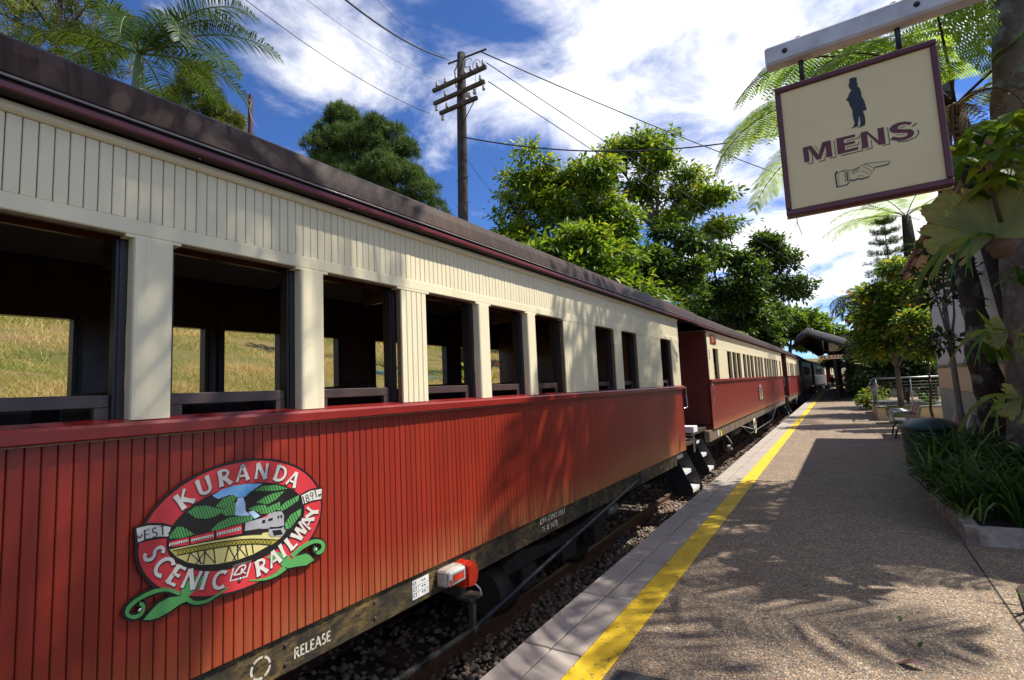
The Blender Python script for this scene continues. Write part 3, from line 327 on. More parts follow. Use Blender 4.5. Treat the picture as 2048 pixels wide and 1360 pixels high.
'carwin': [[(-0.3093,-0.0072),(-0.306,-0.0075),(-0.3058,-0.0153),(-0.3092,-0.0149)],[(-0.3005,-0.0073),(-0.2971,-0.0076),(-0.297,-0.0154),(-0.3004,-0.0151)],[(-0.2917,-0.0074),(-0.2883,-0.0077),(-0.2881,-0.0156),(-0.2915,-0.0152)],[(-0.2827,-0.0076),(-0.2793,-0.0079),(-0.2792,-0.0157),(-0.2826,-0.0154)],[(-0.2738,-0.0077),(-0.2703,-0.008),(-0.2702,-0.0159),(-0.2736,-0.0156)],[(-0.2647,-0.0078),(-0.2612,-0.0081),(-0.2611,-0.016),(-0.2646,-0.0157)],[(-0.2556,-0.0079),(-0.2521,-0.0083),(-0.252,-0.0162),(-0.2555,-0.0159)],[(-0.2464,-0.0081),(-0.2429,-0.0084),(-0.2428,-0.0163),(-0.2463,-0.016)],[(-0.2228,-0.0124),(-0.2192,-0.0127),(-0.2191,-0.0207),(-0.2226,-0.0204)],[(-0.2134,-0.0125),(-0.2098,-0.0128),(-0.2097,-0.0209),(-0.2133,-0.0206)],[(-0.204,-0.0126),(-0.2004,-0.0129),(-0.2003,-0.021),(-0.2039,-0.0207)],[(-0.1945,-0.0127),(-0.1909,-0.0131),(-0.1908,-0.0212),(-0.1944,-0.0208)],[(-0.185,-0.0129),(-0.1813,-0.0132),(-0.1812,-0.0213),(-0.1849,-0.021)],[(-0.1754,-0.013),(-0.1717,-0.0133),(-0.1716,-0.0215),(-0.1753,-0.0211)],[(-0.1657,-0.0131),(-0.162,-0.0134),(-0.1619,-0.0216),(-0.1656,-0.0213)],[(-0.1559,-0.0132),(-0.1522,-0.0135),(-0.1521,-0.0218),(-0.1559,-0.0214)],[(-0.1461,-0.0133),(-0.1423,-0.0136),(-0.1422,-0.0219),(-0.146,-0.0216)],[(-0.1162,-0.0113),(-0.1123,-0.0116),(-0.1122,-0.02),(-0.1161,-0.0196)],[(-0.1049,-0.0111),(-0.101,-0.0114),(-0.1009,-0.0198),(-0.1048,-0.0194)],[(-0.0934,-0.0108),(-0.0895,-0.0112),(-0.0894,-0.0196),(-0.0934,-0.0192)],[(-0.0819,-0.0106),(-0.078,-0.0109),(-0.0779,-0.0194),(-0.0819,-0.019)],[(-0.0703,-0.0104),(-0.0663,-0.0107),(-0.0662,-0.0192),(-0.0702,-0.0188)],[(-0.0586,-0.0101),(-0.0546,-0.0105),(-0.0545,-0.019),(-0.0585,-0.0186)],[(-0.0468,-0.0099),(-0.0427,-0.0102),(-0.0427,-0.0188),(-0.0467,-0.0184)],[(-0.0349,-0.0096),(-0.0308,-0.01),(-0.0307,-0.0186),(-0.0348,-0.0182)],[(-0.0229,-0.0094),(-0.0188,-0.0097),(-0.0187,-0.0184),(-0.0228,-0.018)],[(0.091,-0.0017),(0.1075,-0.002),(0.1075,-0.0173),(0.091,-0.0176)],[(0.1226,-0.002),(0.1456,-0.0016),(0.1456,-0.0142),(0.1226,-0.0138)],[(0.1714,0.0011),(0.18,0.0013),(0.18,-0.0129),(0.1713,-0.013)],[(0.1864,0.0014),(0.1967,0.0012),(0.1967,-0.0131),(0.1864,-0.0129)],[(0.0022,-0.0301),(0.0851,-0.0382),(0.0926,-0.0675),(0.0023,-0.0488)],[(0.1303,-0.0421),(0.1966,-0.058),(0.1966,-0.0637),(0.1303,-0.0526)],[(0.1418,-0.0624),(0.1887,-0.0689),(0.2006,-0.0946),(0.1534,-0.0897)]],
'loco': [[(0.0091,0.0057),(0.085,0.0086),(0.115,0.0067),(0.1226,0.019),(0.1534,0.0249),(0.1928,0.0185),(0.2055,-0.0029),(0.207,-0.0534),(0.1303,-0.0491),(0.0851,-0.0416),(0.0057,-0.031)],[(0.1265,-0.0516),(0.2046,-0.0599),(0.2126,-0.0869),(0.1966,-0.1042),(0.138,-0.0914),(0.1227,-0.0716)]],
'banL': [(-0.4346,0.0875),(-0.3907,0.0885),(-0.3423,0.077),(-0.31,0.0621),(-0.3194,0.0269),(-0.3524,0.0353),(-0.3949,0.0375),(-0.4283,0.0318)],
'banR': [(0.3047,0.0732),(0.3616,0.0873),(0.4297,0.0849),(0.4245,0.0332),(0.3701,0.0363),(0.3156,0.0278)],
'diam': [(-0.0449,-0.17),(0.0419,-0.1724),(0.0209,-0.2425),(-0.0624,-0.2367)],
'diam2': [(-0.0388,-0.177),(0.0334,-0.1786),(0.0153,-0.2355),(-0.0545,-0.2316)],
'rl': [[(-0.042,-0.2165),(-0.0352,-0.2083),(-0.0254,-0.197),(-0.0155,-0.1888),(-0.0061,-0.1864),(0.0035,-0.1868),(0.0083,-0.1883),(0.0082,-0.1905),(0.0061,-0.1971),(0.003,-0.202),(-0.0017,-0.2028),(-0.0088,-0.2022),(-0.0133,-0.207),(-0.006,-0.2139),(0.0047,-0.221),(0.0128,-0.2263),(0.0149,-0.2213),(0.0068,-0.2161),(-0.0034,-0.2093),(-0.0079,-0.2058),(-0.0066,-0.2084),(0.0005,-0.209),(0.0077,-0.2074),(0.012,-0.201),(0.0145,-0.1929),(0.0119,-0.1844),(0.0026,-0.1807),(-0.0086,-0.1802),(-0.0197,-0.1831),(-0.0304,-0.192),(-0.0403,-0.2035),(-0.0471,-0.2117)],[(-0.044,-0.2171),(-0.0343,-0.2185),(-0.0204,-0.2203),(-0.0085,-0.2191),(-0.0036,-0.2118),(-0.0028,-0.2025),(-0.0027,-0.1957),(-0.0089,-0.1937),(-0.0091,-0.2003),(-0.0096,-0.2084),(-0.0125,-0.2134),(-0.0222,-0.2141),(-0.0355,-0.2124),(-0.0451,-0.2111)]],
'screws': [(-0.4222,0.0559),(-0.0052,0.2701),(0.4156,0.0581),(-0.0138,-0.2433),(-0.4159,-0.2319),(0.392,-0.2253)],
}
MENS = {
'man': [(-0.005,0.2863),(0.0088,0.2862),(0.024,0.2813),(0.023,0.2515),(0.0298,0.2457),(0.0222,0.2434),(0.0247,0.2341),(0.0322,0.2183),(0.0358,0.1988),(0.0351,0.1784),(0.0422,0.1577),(0.0462,0.1357),(0.0493,0.1037),(0.0337,0.1015),(0.0382,0.0794),(0.0394,0.0533),(0.0365,0.0298),(0.0219,0.0254),(0.0061,0.0224),(0.0143,0.031),(0.0188,0.0449),(0.0179,0.0709),(0.0153,0.0873),(0.0122,0.0625),(0.0069,0.0309),(-0.0071,0.0308),(-0.0237,0.0296),(-0.0096,0.0389),(-0.0051,0.0529),(-0.0091,0.0905),(-0.0079,0.1212),(-0.0163,0.1476),(-0.0206,0.1736),(-0.0277,0.1783),(-0.0278,0.1867),(-0.0198,0.1911),(-0.015,0.2072),(-0.0008,0.227),(-0.0087,0.231),(-0.0096,0.2397),(-0.0117,0.2437),(-0.0094,0.2512),(-0.0167,0.254),(-0.0096,0.2576)],
'M': [(-0.2357,-0.0051),(-0.1966,-0.0042),(-0.1695,-0.0624),(-0.1481,-0.0028),(-0.1117,-0.0021),(-0.1108,-0.0877),(-0.1357,-0.0872),(-0.1353,-0.0252),(-0.1599,-0.0864),(-0.1792,-0.087),(-0.2112,-0.0179),(-0.2109,-0.0863),(-0.2342,-0.086)],
'E': [(-0.0878,-0.0023),(-0.0086,-0.0037),(-0.0082,-0.0172),(-0.0571,-0.0172),(-0.0563,-0.0366),(-0.0124,-0.0364),(-0.0123,-0.0488),(-0.0559,-0.0497),(-0.0551,-0.0732),(-0.0024,-0.0703),(-0.0016,-0.0848),(-0.0877,-0.0857)],
'N': [(0.0143,-0.0039),(0.0403,-0.0031),(0.0815,-0.0659),(0.0825,-0.0042),(0.1068,-0.0047),(0.1075,-0.0891),(0.0815,-0.087),(0.0389,-0.018),(0.0398,-0.0868),(0.0138,-0.0844)],
'S': [(0.2163,-0.0172),(0.2072,-0.027),(0.1901,-0.0173),(0.1713,-0.016),(0.1599,-0.0232),(0.1602,-0.0322),(0.1804,-0.0398),(0.206,-0.0472),(0.2178,-0.0599),(0.2176,-0.0745),(0.2059,-0.0874),(0.1829,-0.0928),(0.1567,-0.0895),(0.1254,-0.0757),(0.1382,-0.0628),(0.1619,-0.0753),(0.1844,-0.0771),(0.1944,-0.0705),(0.1934,-0.0618),(0.1751,-0.0559),(0.1453,-0.0482),(0.1292,-0.035),(0.1288,-0.0194),(0.1416,-0.0062),(0.1651,-0.001),(0.1913,-0.0044)],
'shadow': [[(-0.0994,-0.0086),(-0.0976,-0.0973),(-0.0947,-0.0977),(-0.0965,-0.009)],[(-0.0949,-0.0938),(-0.1234,-0.0936),(-0.1231,-0.0972),(-0.0946,-0.0975)],[(-0.1995,-0.0466),(-0.1974,-0.0987),(-0.1943,-0.099),(-0.1964,-0.0469)],[(-0.1946,-0.0952),(-0.2216,-0.0946),(-0.2212,-0.0983),(-0.1942,-0.0989)],[(-0.1382,-0.0642),(-0.1485,-0.099),(-0.1457,-0.1006),(-0.1354,-0.0659)],[(-0.1453,-0.0963),(-0.1713,-0.0964),(-0.1709,-0.1001),(-0.1449,-0.1)],[(-0.1819,-0.0106),(-0.1681,-0.0435),(-0.1663,-0.0425),(-0.18,-0.0096)],[(0.0069,-0.0116),(0.0079,-0.0282),(0.0102,-0.0284),(0.0093,-0.0117)],[(0.01,-0.0252),(-0.0478,-0.0263),(-0.0474,-0.0294),(0.0103,-0.0283)],[(0.0019,-0.0446),(0.0015,-0.0608),(0.0039,-0.0613),(0.0043,-0.0451)],[(0.0037,-0.0581),(-0.0472,-0.0574),(-0.0469,-0.0605),(0.004,-0.0611)],[(-0.0469,-0.0571),(-0.048,-0.0692),(-0.0456,-0.0699),(-0.0445,-0.0579)],[(0.0108,-0.0766),(0.0128,-0.0975),(0.0156,-0.0975),(0.0136,-0.0766)],[(0.0152,-0.0939),(-0.075,-0.0933),(-0.0746,-0.097),(0.0156,-0.0975)],[(0.1204,-0.0101),(0.1212,-0.0963),(0.1238,-0.0966),(0.123,-0.0105)],[(0.1237,-0.093),(0.095,-0.0929),(0.0953,-0.0964),(0.124,-0.0964)],[(0.0513,-0.0534),(0.0526,-0.0962),(0.0553,-0.0965),(0.054,-0.0537)],[(0.0551,-0.0929),(0.0272,-0.0922),(0.0275,-0.0958),(0.0554,-0.0964)],[(0.2318,-0.0239),(0.2113,-0.0346),(0.213,-0.0392),(0.2334,-0.0285)],[(0.2308,-0.0591),(0.2342,-0.0775),(0.237,-0.0769),(0.2336,-0.0586)],[(0.2351,-0.0725),(0.2201,-0.0923),(0.2222,-0.0953),(0.2372,-0.0755)],[(0.2231,-0.0902),(0.1878,-0.0993),(0.1887,-0.1031),(0.2239,-0.0941)],[(0.1912,-0.0993),(0.152,-0.0901),(0.1518,-0.094),(0.191,-0.1031)],[(0.1901,-0.0253),(0.1669,-0.0275),(0.1673,-0.0304),(0.1905,-0.0283)],[(0.1826,-0.0641),(0.1512,-0.0582),(0.1512,-0.0601),(0.1825,-0.066)]],
'hand': [[(-0.1015,-0.1798),(-0.0632,-0.1719),(-0.0636,-0.1701),(-0.1019,-0.178)],[(-0.0647,-0.1717),(-0.0496,-0.1787),(-0.0492,-0.177),(-0.0643,-0.17)],[(-0.0506,-0.1783),(-0.0374,-0.182),(-0.0372,-0.1803),(-0.0505,-0.1766)],[(-0.0382,-0.182),(-0.0078,-0.1747),(-0.0082,-0.1729),(-0.0386,-0.1802)],[(-0.0088,-0.175),(0.0215,-0.1642),(0.021,-0.1625),(-0.0094,-0.1733)],[(0.0201,-0.1644),(0.0683,-0.1716),(0.0684,-0.1698),(0.0201,-0.1626)],[(0.0673,-0.1714),(0.1108,-0.1764),(0.1108,-0.1747),(0.0673,-0.1697)],[(0.1095,-0.1757),(0.1168,-0.1824),(0.1175,-0.181),(0.1102,-0.1744)],[(0.1166,-0.1802),(0.1102,-0.1878),(0.1111,-0.1892),(0.1175,-0.1815)],[(0.1114,-0.1871),(0.0966,-0.1898),(0.0969,-0.1915),(0.1117,-0.1888)],[(0.0977,-0.1897),(0.0575,-0.1895),(0.0576,-0.1912),(0.0978,-0.1914)],[(0.0578,-0.1893),(0.0501,-0.2033),(0.0512,-0.2044),(0.0589,-0.1904)],[(0.0509,-0.2022),(0.039,-0.215),(0.04,-0.2164),(0.0518,-0.2036)],[(0.0397,-0.2142),(0.0299,-0.2277),(0.031,-0.229),(0.0408,-0.2155)],[(0.0311,-0.2268),(0.0135,-0.2327),(0.014,-0.2344),(0.0315,-0.2285)],[(0.0148,-0.2325),(-0.0024,-0.2322),(-0.0023,-0.2339),(0.0149,-0.2343)],[(0.0547,-0.195),(0.0985,-0.1952),(0.0982,-0.1907),(0.0543,-0.1905)],[(0.0961,-0.1954),(0.1125,-0.1924),(0.1117,-0.188),(0.0953,-0.191)],[(-0.1019,-0.1664),(-0.1111,-0.1851),(-0.1057,-0.1897),(-0.0965,-0.171)],[(-0.1104,-0.1814),(-0.1089,-0.2526),(-0.1026,-0.2532),(-0.1041,-0.1821)],[(-0.1087,-0.2517),(-0.063,-0.251),(-0.0635,-0.2465),(-0.1092,-0.2471)],[(-0.0646,-0.2517),(-0.0488,-0.2369),(-0.0512,-0.2331),(-0.067,-0.2479)],[(-0.0944,-0.1776),(-0.0962,-0.2451),(-0.0952,-0.2453),(-0.0934,-0.1778)],[(-0.0941,-0.1779),(-0.0667,-0.1759),(-0.0669,-0.1747),(-0.0943,-0.1766)],[(-0.0529,-0.2289),(-0.0335,-0.2391),(-0.032,-0.2335),(-0.0514,-0.2233)],[(-0.0356,-0.2389),(-0.0151,-0.2321),(-0.0168,-0.2262),(-0.0373,-0.233)],[(-0.0202,-0.2318),(-0.0009,-0.2402),(0.0003,-0.2345),(-0.0191,-0.2261)],[(-0.0035,-0.2398),(0.0288,-0.2343),(0.0277,-0.2284),(-0.0045,-0.2338)],[(0.0117,-0.1679),(0.0284,-0.1727),(0.0286,-0.171),(0.0118,-0.1662)],[(0.0271,-0.1719),(0.0515,-0.1986),(0.0523,-0.1973),(0.0279,-0.1706)],[(0.0072,-0.1818),(0.0212,-0.1858),(0.0214,-0.1841),(0.0073,-0.1801)],[(0.0199,-0.1849),(0.0398,-0.2089),(0.0407,-0.2076),(0.0208,-0.1837)],[(0.0001,-0.1976),(0.0138,-0.2014),(0.0139,-0.1996),(0.0002,-0.1958)],[(0.0124,-0.2004),(0.0277,-0.2191),(0.0286,-0.2179),(0.0133,-0.1992)],[(-0.0386,-0.1868),(-0.0042,-0.1782),(-0.0046,-0.1767),(-0.039,-0.1853)],[(-0.0384,-0.1935),(-0.0049,-0.1861),(-0.0053,-0.1846),(-0.0388,-0.192)],[(-0.0366,-0.2001),(-0.0077,-0.1976),(-0.0079,-0.1961),(-0.0368,-0.1986)],[(-0.0138,-0.2151),(-0.0066,-0.2211),(-0.006,-0.2198),(-0.0133,-0.2138)],[(-0.0067,-0.2211),(-0.0029,-0.2177),(-0.0036,-0.2164),(-0.0075,-0.2198)],[(-0.0032,-0.219),(0.0032,-0.2243),(0.0038,-0.223),(-0.0027,-0.2177)],[(0.0029,-0.2242),(0.0088,-0.2222),(0.0083,-0.2207),(0.0025,-0.2227)],[(-0.0689,-0.179),(-0.0677,-0.233),(-0.0653,-0.2333),(-0.0665,-0.1792)],[(-0.0612,-0.18),(-0.0612,-0.231),(-0.0563,-0.2316),(-0.0563,-0.1807)],[(-0.05,-0.1796),(-0.0512,-0.2214),(-0.05,-0.2216),(-0.0488,-0.1798)]],
}
# ---------------------------------------------------------------- the setting
rs = np.random.RandomState(7); random.seed(5)
def Xe(y): return -1.91-0.0145*y+(0.0024*(y-60)**2 if y > 60 else 0.0)      # platform edge
def Xc(y): return Xe(y)-1.80                                                 # track centre
TX = [-3000, -500, -120, -60, -40, -26, -20, -16, -14, -12, -10, -9, -8, -7.4, -6.8, -6.3, -5.8, -5.4]
TZ = [12, 12, 10, 8.0, 6.4, 5.2, 4.4, 3.75, 3.35, 2.85, 2.3, 2.05, 1.75, 1.25, .5, -.3, -.8, -.86]
def tz(x, y=0.0):
    z = float(np.interp(x, TX, TZ))
    if x > -5.4: z = -.86
    if x > 13: z = -.1
    return z
def terrain(x, y):
    z = tz(x-(Xc(y)+3.75) if y > 60 and x < -1 and x > -200 else x)
    if -120 < x < -5.9: z += .07*sin(x*1.7+y*.9)+.05*sin(y*2.1-x)
    return z
xs = TX+[-4.5, -3.5, -2.6, -2.0, 0, 6, 12.9, 13.1, 30, 120, 500, 3000]
ys = [-400, -80, -20]+[-6+1.5*i for i in range(52)]+[75, 80, 85, 90, 95, 100, 110, 120, 140, 170, 220, 400, 1200, 4000]
g = MB().sheet([[(x, y, terrain(x, y)) for x in xs] for y in ys], True)
tag(g.build('ground', K['ground']), kind='structure')

# platform slab, coping stones, painted line
YS = [-8]+list(range(0, 62, 10))+[60+4*i for i in range(1, 26)]
pl = MB()
pl.sheet([[(Xe(y)+.425, y, 0.0), (Xe(y)+1.2, y, 0.0), (13.0, y, 0.0)] for y in YS])
pl.sheet([[(Xe(y)+.02, y, -.9), (Xe(y)+.02, y, -.075), (Xe(y)+.424, y, -.075), (Xe(y)+.425, y, 0.0)] for y in YS])
platform = tag(pl.build('platform', K['agg']), kind='structure')
tile = MB().box(-.1, .1, -.452, .452, -.07, 0, .006).mesh('coping_stone', K['coping'])
for k in range(-5, 64):
    y = 3.0+.9145*(k+.5)
    for r in (0, 1):
        link('coping_stone', tile, platform, (Xe(y)+.106+.211*r, y, -.001+.003*random.random()), (0, random.uniform(-.004, .004), .0145))
cs = MB()
cs.sheet([[(Xe(y), y, -.07), (Xe(y), y, 0.0), (Xe(y)+.42, y, 0.0)] for y in [61.55]+[64+4*i for i in range(25)]])
tag(cs.build('coping_far', K['coping'], platform), kind='stuff')
yl = MB().sheet([[(Xe(y)+.43, y, .004), (Xe(y)+.635, y, .004)] for y in YS]); yl.build('yellow_line', K['yellow'], platform)
MB().sheet([[(-1.28, -7.9, .0025), (-1.28, 2.955, .0025)], [(13, -7.9, .0025), (13, 4.9, .0025)]]).build('asphalt_patch', K['asphalt'], platform)
jn = MB().box(.778, .790, 3.2, 6.6, -.004, .003); jn.build('expansion_joint', K['joint'], platform)
jn = MB().box(-1.5, 6, 21.2, 21.22, -.004, .003); jn.build('expansion_joint', K['joint'], platform)
jn = MB().box(-1.4, 6, 33.0, 33.03, -.004, .003); jn.build('expansion_joint', K['joint'], platform)

# ballast: loose stones
def stones(n, x0, x1, y0, y1, s0, s1, zf, seed):
    r = np.random.RandomState(seed)
    c = np.stack([r.uniform(x0, x1, n), r.uniform(y0, y1, n), np.zeros(n)], 1)
    c[:, 2] = zf(c[:, 0], c[:, 1])+r.uniform(-.01, .03, n)
    base = np.array([(1, 0, 0), (0, 1, 0), (-1, 0, 0), (0, -1, 0), (0, 0, 1), (0, 0, -1)], float)
    V = base[None]*r.uniform(.55, 1.1, (n, 6, 1))+r.uniform(-.25, .25, (n, 6, 3))
    V *= r.uniform(s0, s1, n)[:, None, None]
    a = r.uniform(0, 2*pi, n); ca, sa = np.cos(a), np.sin(a)
    W = np.stack([V[..., 0]*ca[:, None]-V[..., 1]*sa[:, None], V[..., 0]*sa[:, None]+V[..., 1]*ca[:, None], V[..., 2]*.75], -1)+c[:, None]
    F = np.array([(0, 1, 4), (1, 2, 4), (2, 3, 4), (3, 0, 4), (1, 0, 5), (2, 1, 5), (3, 2, 5), (0, 3, 5)])
    return W.reshape(-1, 3), (F[None]+6*np.arange(n)[:, None, None]).reshape(-1, 3), np.repeat(r.uniform(0, 1, n), 6)
b = NB('ballast_stone'); at = b.n('ShaderNodeAttribute', attribute_name='tint')
K['ballast'] = b.fin(b.mix(b.ramp(b.noise(40, 4), [(.3, 0.0), (.8, .5)]), b.ramp(at.outputs['Fac'], [(0, (.15, .12, .095)), (.3, (.28, .225, .18)), (.55, (.23, .13, .085)), (.75, (.42, .36, .30)), (1, (.34, .26, .19))]), (.12, .08, .06)), .85, 0, .25)
def concat(parts):
    V = []; F = []; T = []; o = 0
    for v, f, t in parts: V.append(v); F.append(f+o); T.append(t); o += len(v)
    return np.concatenate(V), np.concatenate(F), np.concatenate(T)
zb = lambda x, y: np.interp(x, [-2.95, -2.35], [-.77, -.56])+.03*np.sin(y*3+x*5)
A = stones(11000, -3.35, -1.93, .2, 13, .022, .052, zb, 1); B = stones(7000, -3.5, -2.0, 13, 44, .03, .055, zb, 2); C_ = stones(7000, -5.6, -3.3, .2, 26, .03, .055, zb, 3)
V, F, T = concat([A, B, C_])
tag(link('ballast', npmesh('ballast', V, F, K['ballast'], T)), 'loose grey and rust coloured ballast stones beside the rails', 'ballast', kind='stuff')
bed = MB().sheet([[(Xc(y)-2.1, y, -.8), (Xe(y)-.98, y, -.8), (Xe(y)-.4, y, -.6), (Xe(y)+.019, y, -.6)] for y in YS]); tag(bed.build('track_bed', K['soil']), kind='structure')
trk = thing('railway_track', 'rusty narrow railway track in ballast beside the platform', 'railway track', (-3.75, 0, -.76))
prof = [(-.06, 0), (.06, 0), (.06, .014), (.012, .028), (.012, .105), (.034, .118), (.034, .15), (-.034, .15), (-.034, .118), (-.012, .105), (-.012, .028), (-.06, .014)]
for s in (-1, 1):
    m = MB(); rows = [[(Xc(y)+s*.57+px+3.75, y, pz) for px, pz in prof+prof[:1]] for y in YS]; m.sheet(rows)
    ro = m.build('rail', K['rail'], trk)
    m = MB().sheet([[(Xc(y)+s*.57+3.75-.03, y, .1525), (Xc(y)+s*.57+3.75+.03, y, .1525)] for y in YS]); m.build('rail_head', K['railtop'], ro)
slp = MB().box(-1.05, 1.05, -.11, .11, -.14, -.005, .01).mesh('sleeper', K['sleeper'])
for i in range(74):
    y = -3+.66*i; link('sleeper', slp, trk, (Xc(y)+3.75, y, 0), (0, 0, random.uniform(-.02, .02)))

# dry lawn on the bank behind the train
def blades(n, x0, x1, y0, y1, h0, h1, w, seed):
    r = np.random.RandomState(seed); x = r.uniform(x0, x1, n); y = r.uniform(y0, y1, n)
    z = np.array([terrain(a, c) for a, c in zip(x, y)])-.01
    h = r.uniform(h0, h1, n); a = r.uniform(0, 2*pi, n); le = r.uniform(.2, 1.3, n)*h; d = r.uniform(0, 2*pi, n)
    p = np.stack([x, y, z], 1); wv = np.stack([np.cos(a), np.sin(a), 0*a], 1)*w/2
    tip = p+np.stack([np.cos(d)*le, np.sin(d)*le, h], 1)
    V = np.stack([p-wv, p+wv, tip], 1).reshape(-1, 3)
    return V, np.arange(3*n).reshape(-1, 3), np.repeat(np.clip(r.normal(.56, .25, n)+.22*np.sin(x*1.3+y*.8)+.22*np.sin(x*2.9-y*2.3)*np.sin(y*1.7), 0, 1), 3)
K['grass'] = leaf_mat('dry_grass', [(0, (.50, .33, .17)), (.4, (.58, .43, .21)), (.65, (.38, .35, .10)), (1, (.17, .24, .045))], .35, .7, 1.4)
V, F, T = concat([blades(150000, -10.5, -6.2, -2, 14, .03, .09, .008, 11), blades(90000, -17, -10.5, -4, 26, .04, .11, .013, 12), blades(12000, -10.5, -6.2, 14, 26, .06, .14, .025, 13), blades(2500, -13, -6.4, -2, 14, .12, .3, .012, 14), blades(5000, -17, -14.5, -4, 26, .2, .6, .02, 15)])
tag(link('lawn', npmesh('lawn', V, F, K['grass'], T)), 'dry yellow-green grass on the bank behind the train', 'grass', kind='stuff')
# ---------------------------------------------------------------- stroke lettering
def _arc(cx, cy, rx, ry, a0, a1, n=10): return [(cx+rx*cos(radians(a0+(a1-a0)*i/n)), cy+ry*sin(radians(a0+(a1-a0)*i/n))) for i in range(n+1)]
GL = {  # glyph: (width, [(points, relative weight)])
 'A': (.78, [([(.03, 0), (.37, 1)], .62), ([(.75, 0), (.41, 1)], 1), ([(.17, .32), (.62, .32)], .62)]),
 'B': (.6, [([(.08, 0), (.08, 1)], 1), ([(.08, .95)]+_arc(.3, .74, .2, .21, 90, -90)+[(.08, .53)], .75), ([(.08, .5)]+_arc(.32, .27, .23, .23, 90, -90)+[(.08, .04)], .75)]),
 'C': (.72, [(_arc(.42, .5, .36, .46, 50, 310, 16), .9)]),
 'D': (.74, [([(.09, 0), (.09, 1)], 1), ([(.09, .95)]+_arc(.3, .5, .38, .45, 90, -90, 12)+[(.09, .05)], .8)]),
 'E': (.55, [([(.09, 0), (.09, 1)], 1), ([(.09, .95), (.52, .95)], .66), ([(.09, .52), (.46, .52)], .66), ([(.09, .05), (.54, .05)], .66)]),
 'F': (.52, [([(.09, 0), (.09, 1)], 1), ([(.09, .95), (.5, .95)], .66), ([(.09, .5), (.44, .5)], .66)]),
 'H': (.7, [([(.09, 0), (.09, 1)], 1), ([(.61, 0), (.61, 1)], 1), ([(.09, .5), (.61, .5)], .66)]),
 'I': (.2, [([(.1, 0), (.1, 1)], 1)]),
 'K': (.68, [([(.09, 0), (.09, 1)], 1), ([(.6, 1), (.12, .46)], .62), ([(.24, .58), (.66, 0)], 1)]),
 'L': (.5, [([(.09, 0), (.09, 1)], 1), ([(.09, .05), (.5, .05)], .66)]),
 'M': (.86, [([(.07, 0), (.1, 1)], .7), ([(.1, 1), (.43, .1)], 1), ([(.43, .1), (.76, 1)], .7), ([(.76, 1), (.79, 0)], 1)]),
 'N': (.76, [([(.08, 0), (.08, 1)], .7), ([(.08, 1), (.68, 0)], 1), ([(.68, 0), (.68, 1)], .7)]),
 'O': (.82, [(_arc(.41, .5, .35, .46, 0, 360, 22), .9)]),
 'P': (.58, [([(.09, 0), (.09, 1)], 1), ([(.09, .95)]+_arc(.3, .71, .24, .24, 90, -90)+[(.09, .47)], .75)]),
 'R': (.66, [([(.09, 0), (.09, 1)], 1), ([(.09, .95)]+_arc(.3, .73, .22, .22, 90, -90)+[(.09, .51)], .75), ([(.28, .5), (.63, 0)], 1)]),
 'S': (.56, [(_arc(.28, .74, .19, .22, 40, 270, 10)[:-1]+_arc(.28, .27, .21, .24, 90, -140, 10), .85)]),
 'T': (.64, [([(.32, 0), (.32, 1)], 1), ([(.02, .95), (.62, .95)], .66)]),
 'U': (.72, [([(.1, 1), (.1, .35)]+_arc(.36, .31, .26, .27, 180, 360)+[(.62, .35), (.62, 1)], .9)]),
 'V': (.74, [([(.04, 1), (.37, 0)], 1), ([(.37, 0), (.7, 1)], .66)]),
 'W': (1.0, [([(.03, 1), (.27, 0)], 1), ([(.27, 0), (.5, .95)], .66), ([(.5, .95), (.73, 0)], 1), ([(.73, 0), (.97, 1)], .66)]),
 'X': (.68, [([(.05, 1), (.63, 0)], 1), ([(.62, 1), (.06, 0)], .66)]),
 'Y': (.7, [([(.04, 1), (.35, .48)], 1), ([(.66, 1), (.35, .48)], .66), ([(.35, .5), (.35, 0)], 1)]),
 '0': (.6, [(_arc(.3, .5, .22, .46, 0, 360, 20), .85)]), '1': (.34, [([(.2, 0), (.2, 1)], 1), ([(.06, .84), (.2, .98)], .6)]),
 '2': (.56, [(_arc(.28, .72, .21, .24, 150, -35, 10)+[(.06, .05)], .8), ([(.06, .05), (.52, .05)], .8)]),
 '3': (.54, [(_arc(.25, .74, .19, .22, 140, -80, 10), .8), (_arc(.25, .28, .22, .24, 80, -140, 10), .8)]),
 '4': (.6, [([(.42, 0), (.42, 1)], 1), ([(.42, 1), (.04, .3)], .6), ([(.04, .28), (.58, .28)], .66)]),
 '5': (.54, [([(.5, .95), (.1, .95), (.09, .56)], .75), ([(.09, .56)]+_arc(.26, .31, .22, .26, 100, -140, 12), .8)]),
 '7': (.54, [([(.04, .95), (.5, .95), (.2, 0)], .85)]), '8': (.56, [(_arc(.28, .74, .18, .21, 0, 360, 14), .8), (_arc(.28, .28, .21, .25, 0, 360, 14), .8)]),
 '9': (.56, [(_arc(.28, .7, .2, .25, 0, 360, 14), .8), ([(.48, .7), (.4, .25), (.25, 0)], .8)]), '.': (.2, [([(.1, 0), (.1, .14)], 1)]), ' ': (.35, [])}
def _ribbon(pts, w, flare):
    P = np.array(pts, float); d = np.gradient(P, axis=0); d /= np.linalg.norm(d, axis=1)[:, None]+1e-9; n = np.stack([-d[:, 1], d[:, 0]], 1)
    ww = np.full(len(P), w/2)
    if len(P) == 2:
        P = np.array([P[0], P[0]*.5+P[1]*.5, P[1]]); n = np.array([n[0]]*3); ww = np.array([w/2*flare, w/2, w/2*flare])
    else: ww[0] *= flare; ww[-1] *= flare
    a = P+n*ww[:, None]; c = P-n*ww[:, None]
    return [(tuple(a[i]), tuple(a[i+1]), tuple(c[i+1]), tuple(c[i])) for i in range(len(P)-1)]
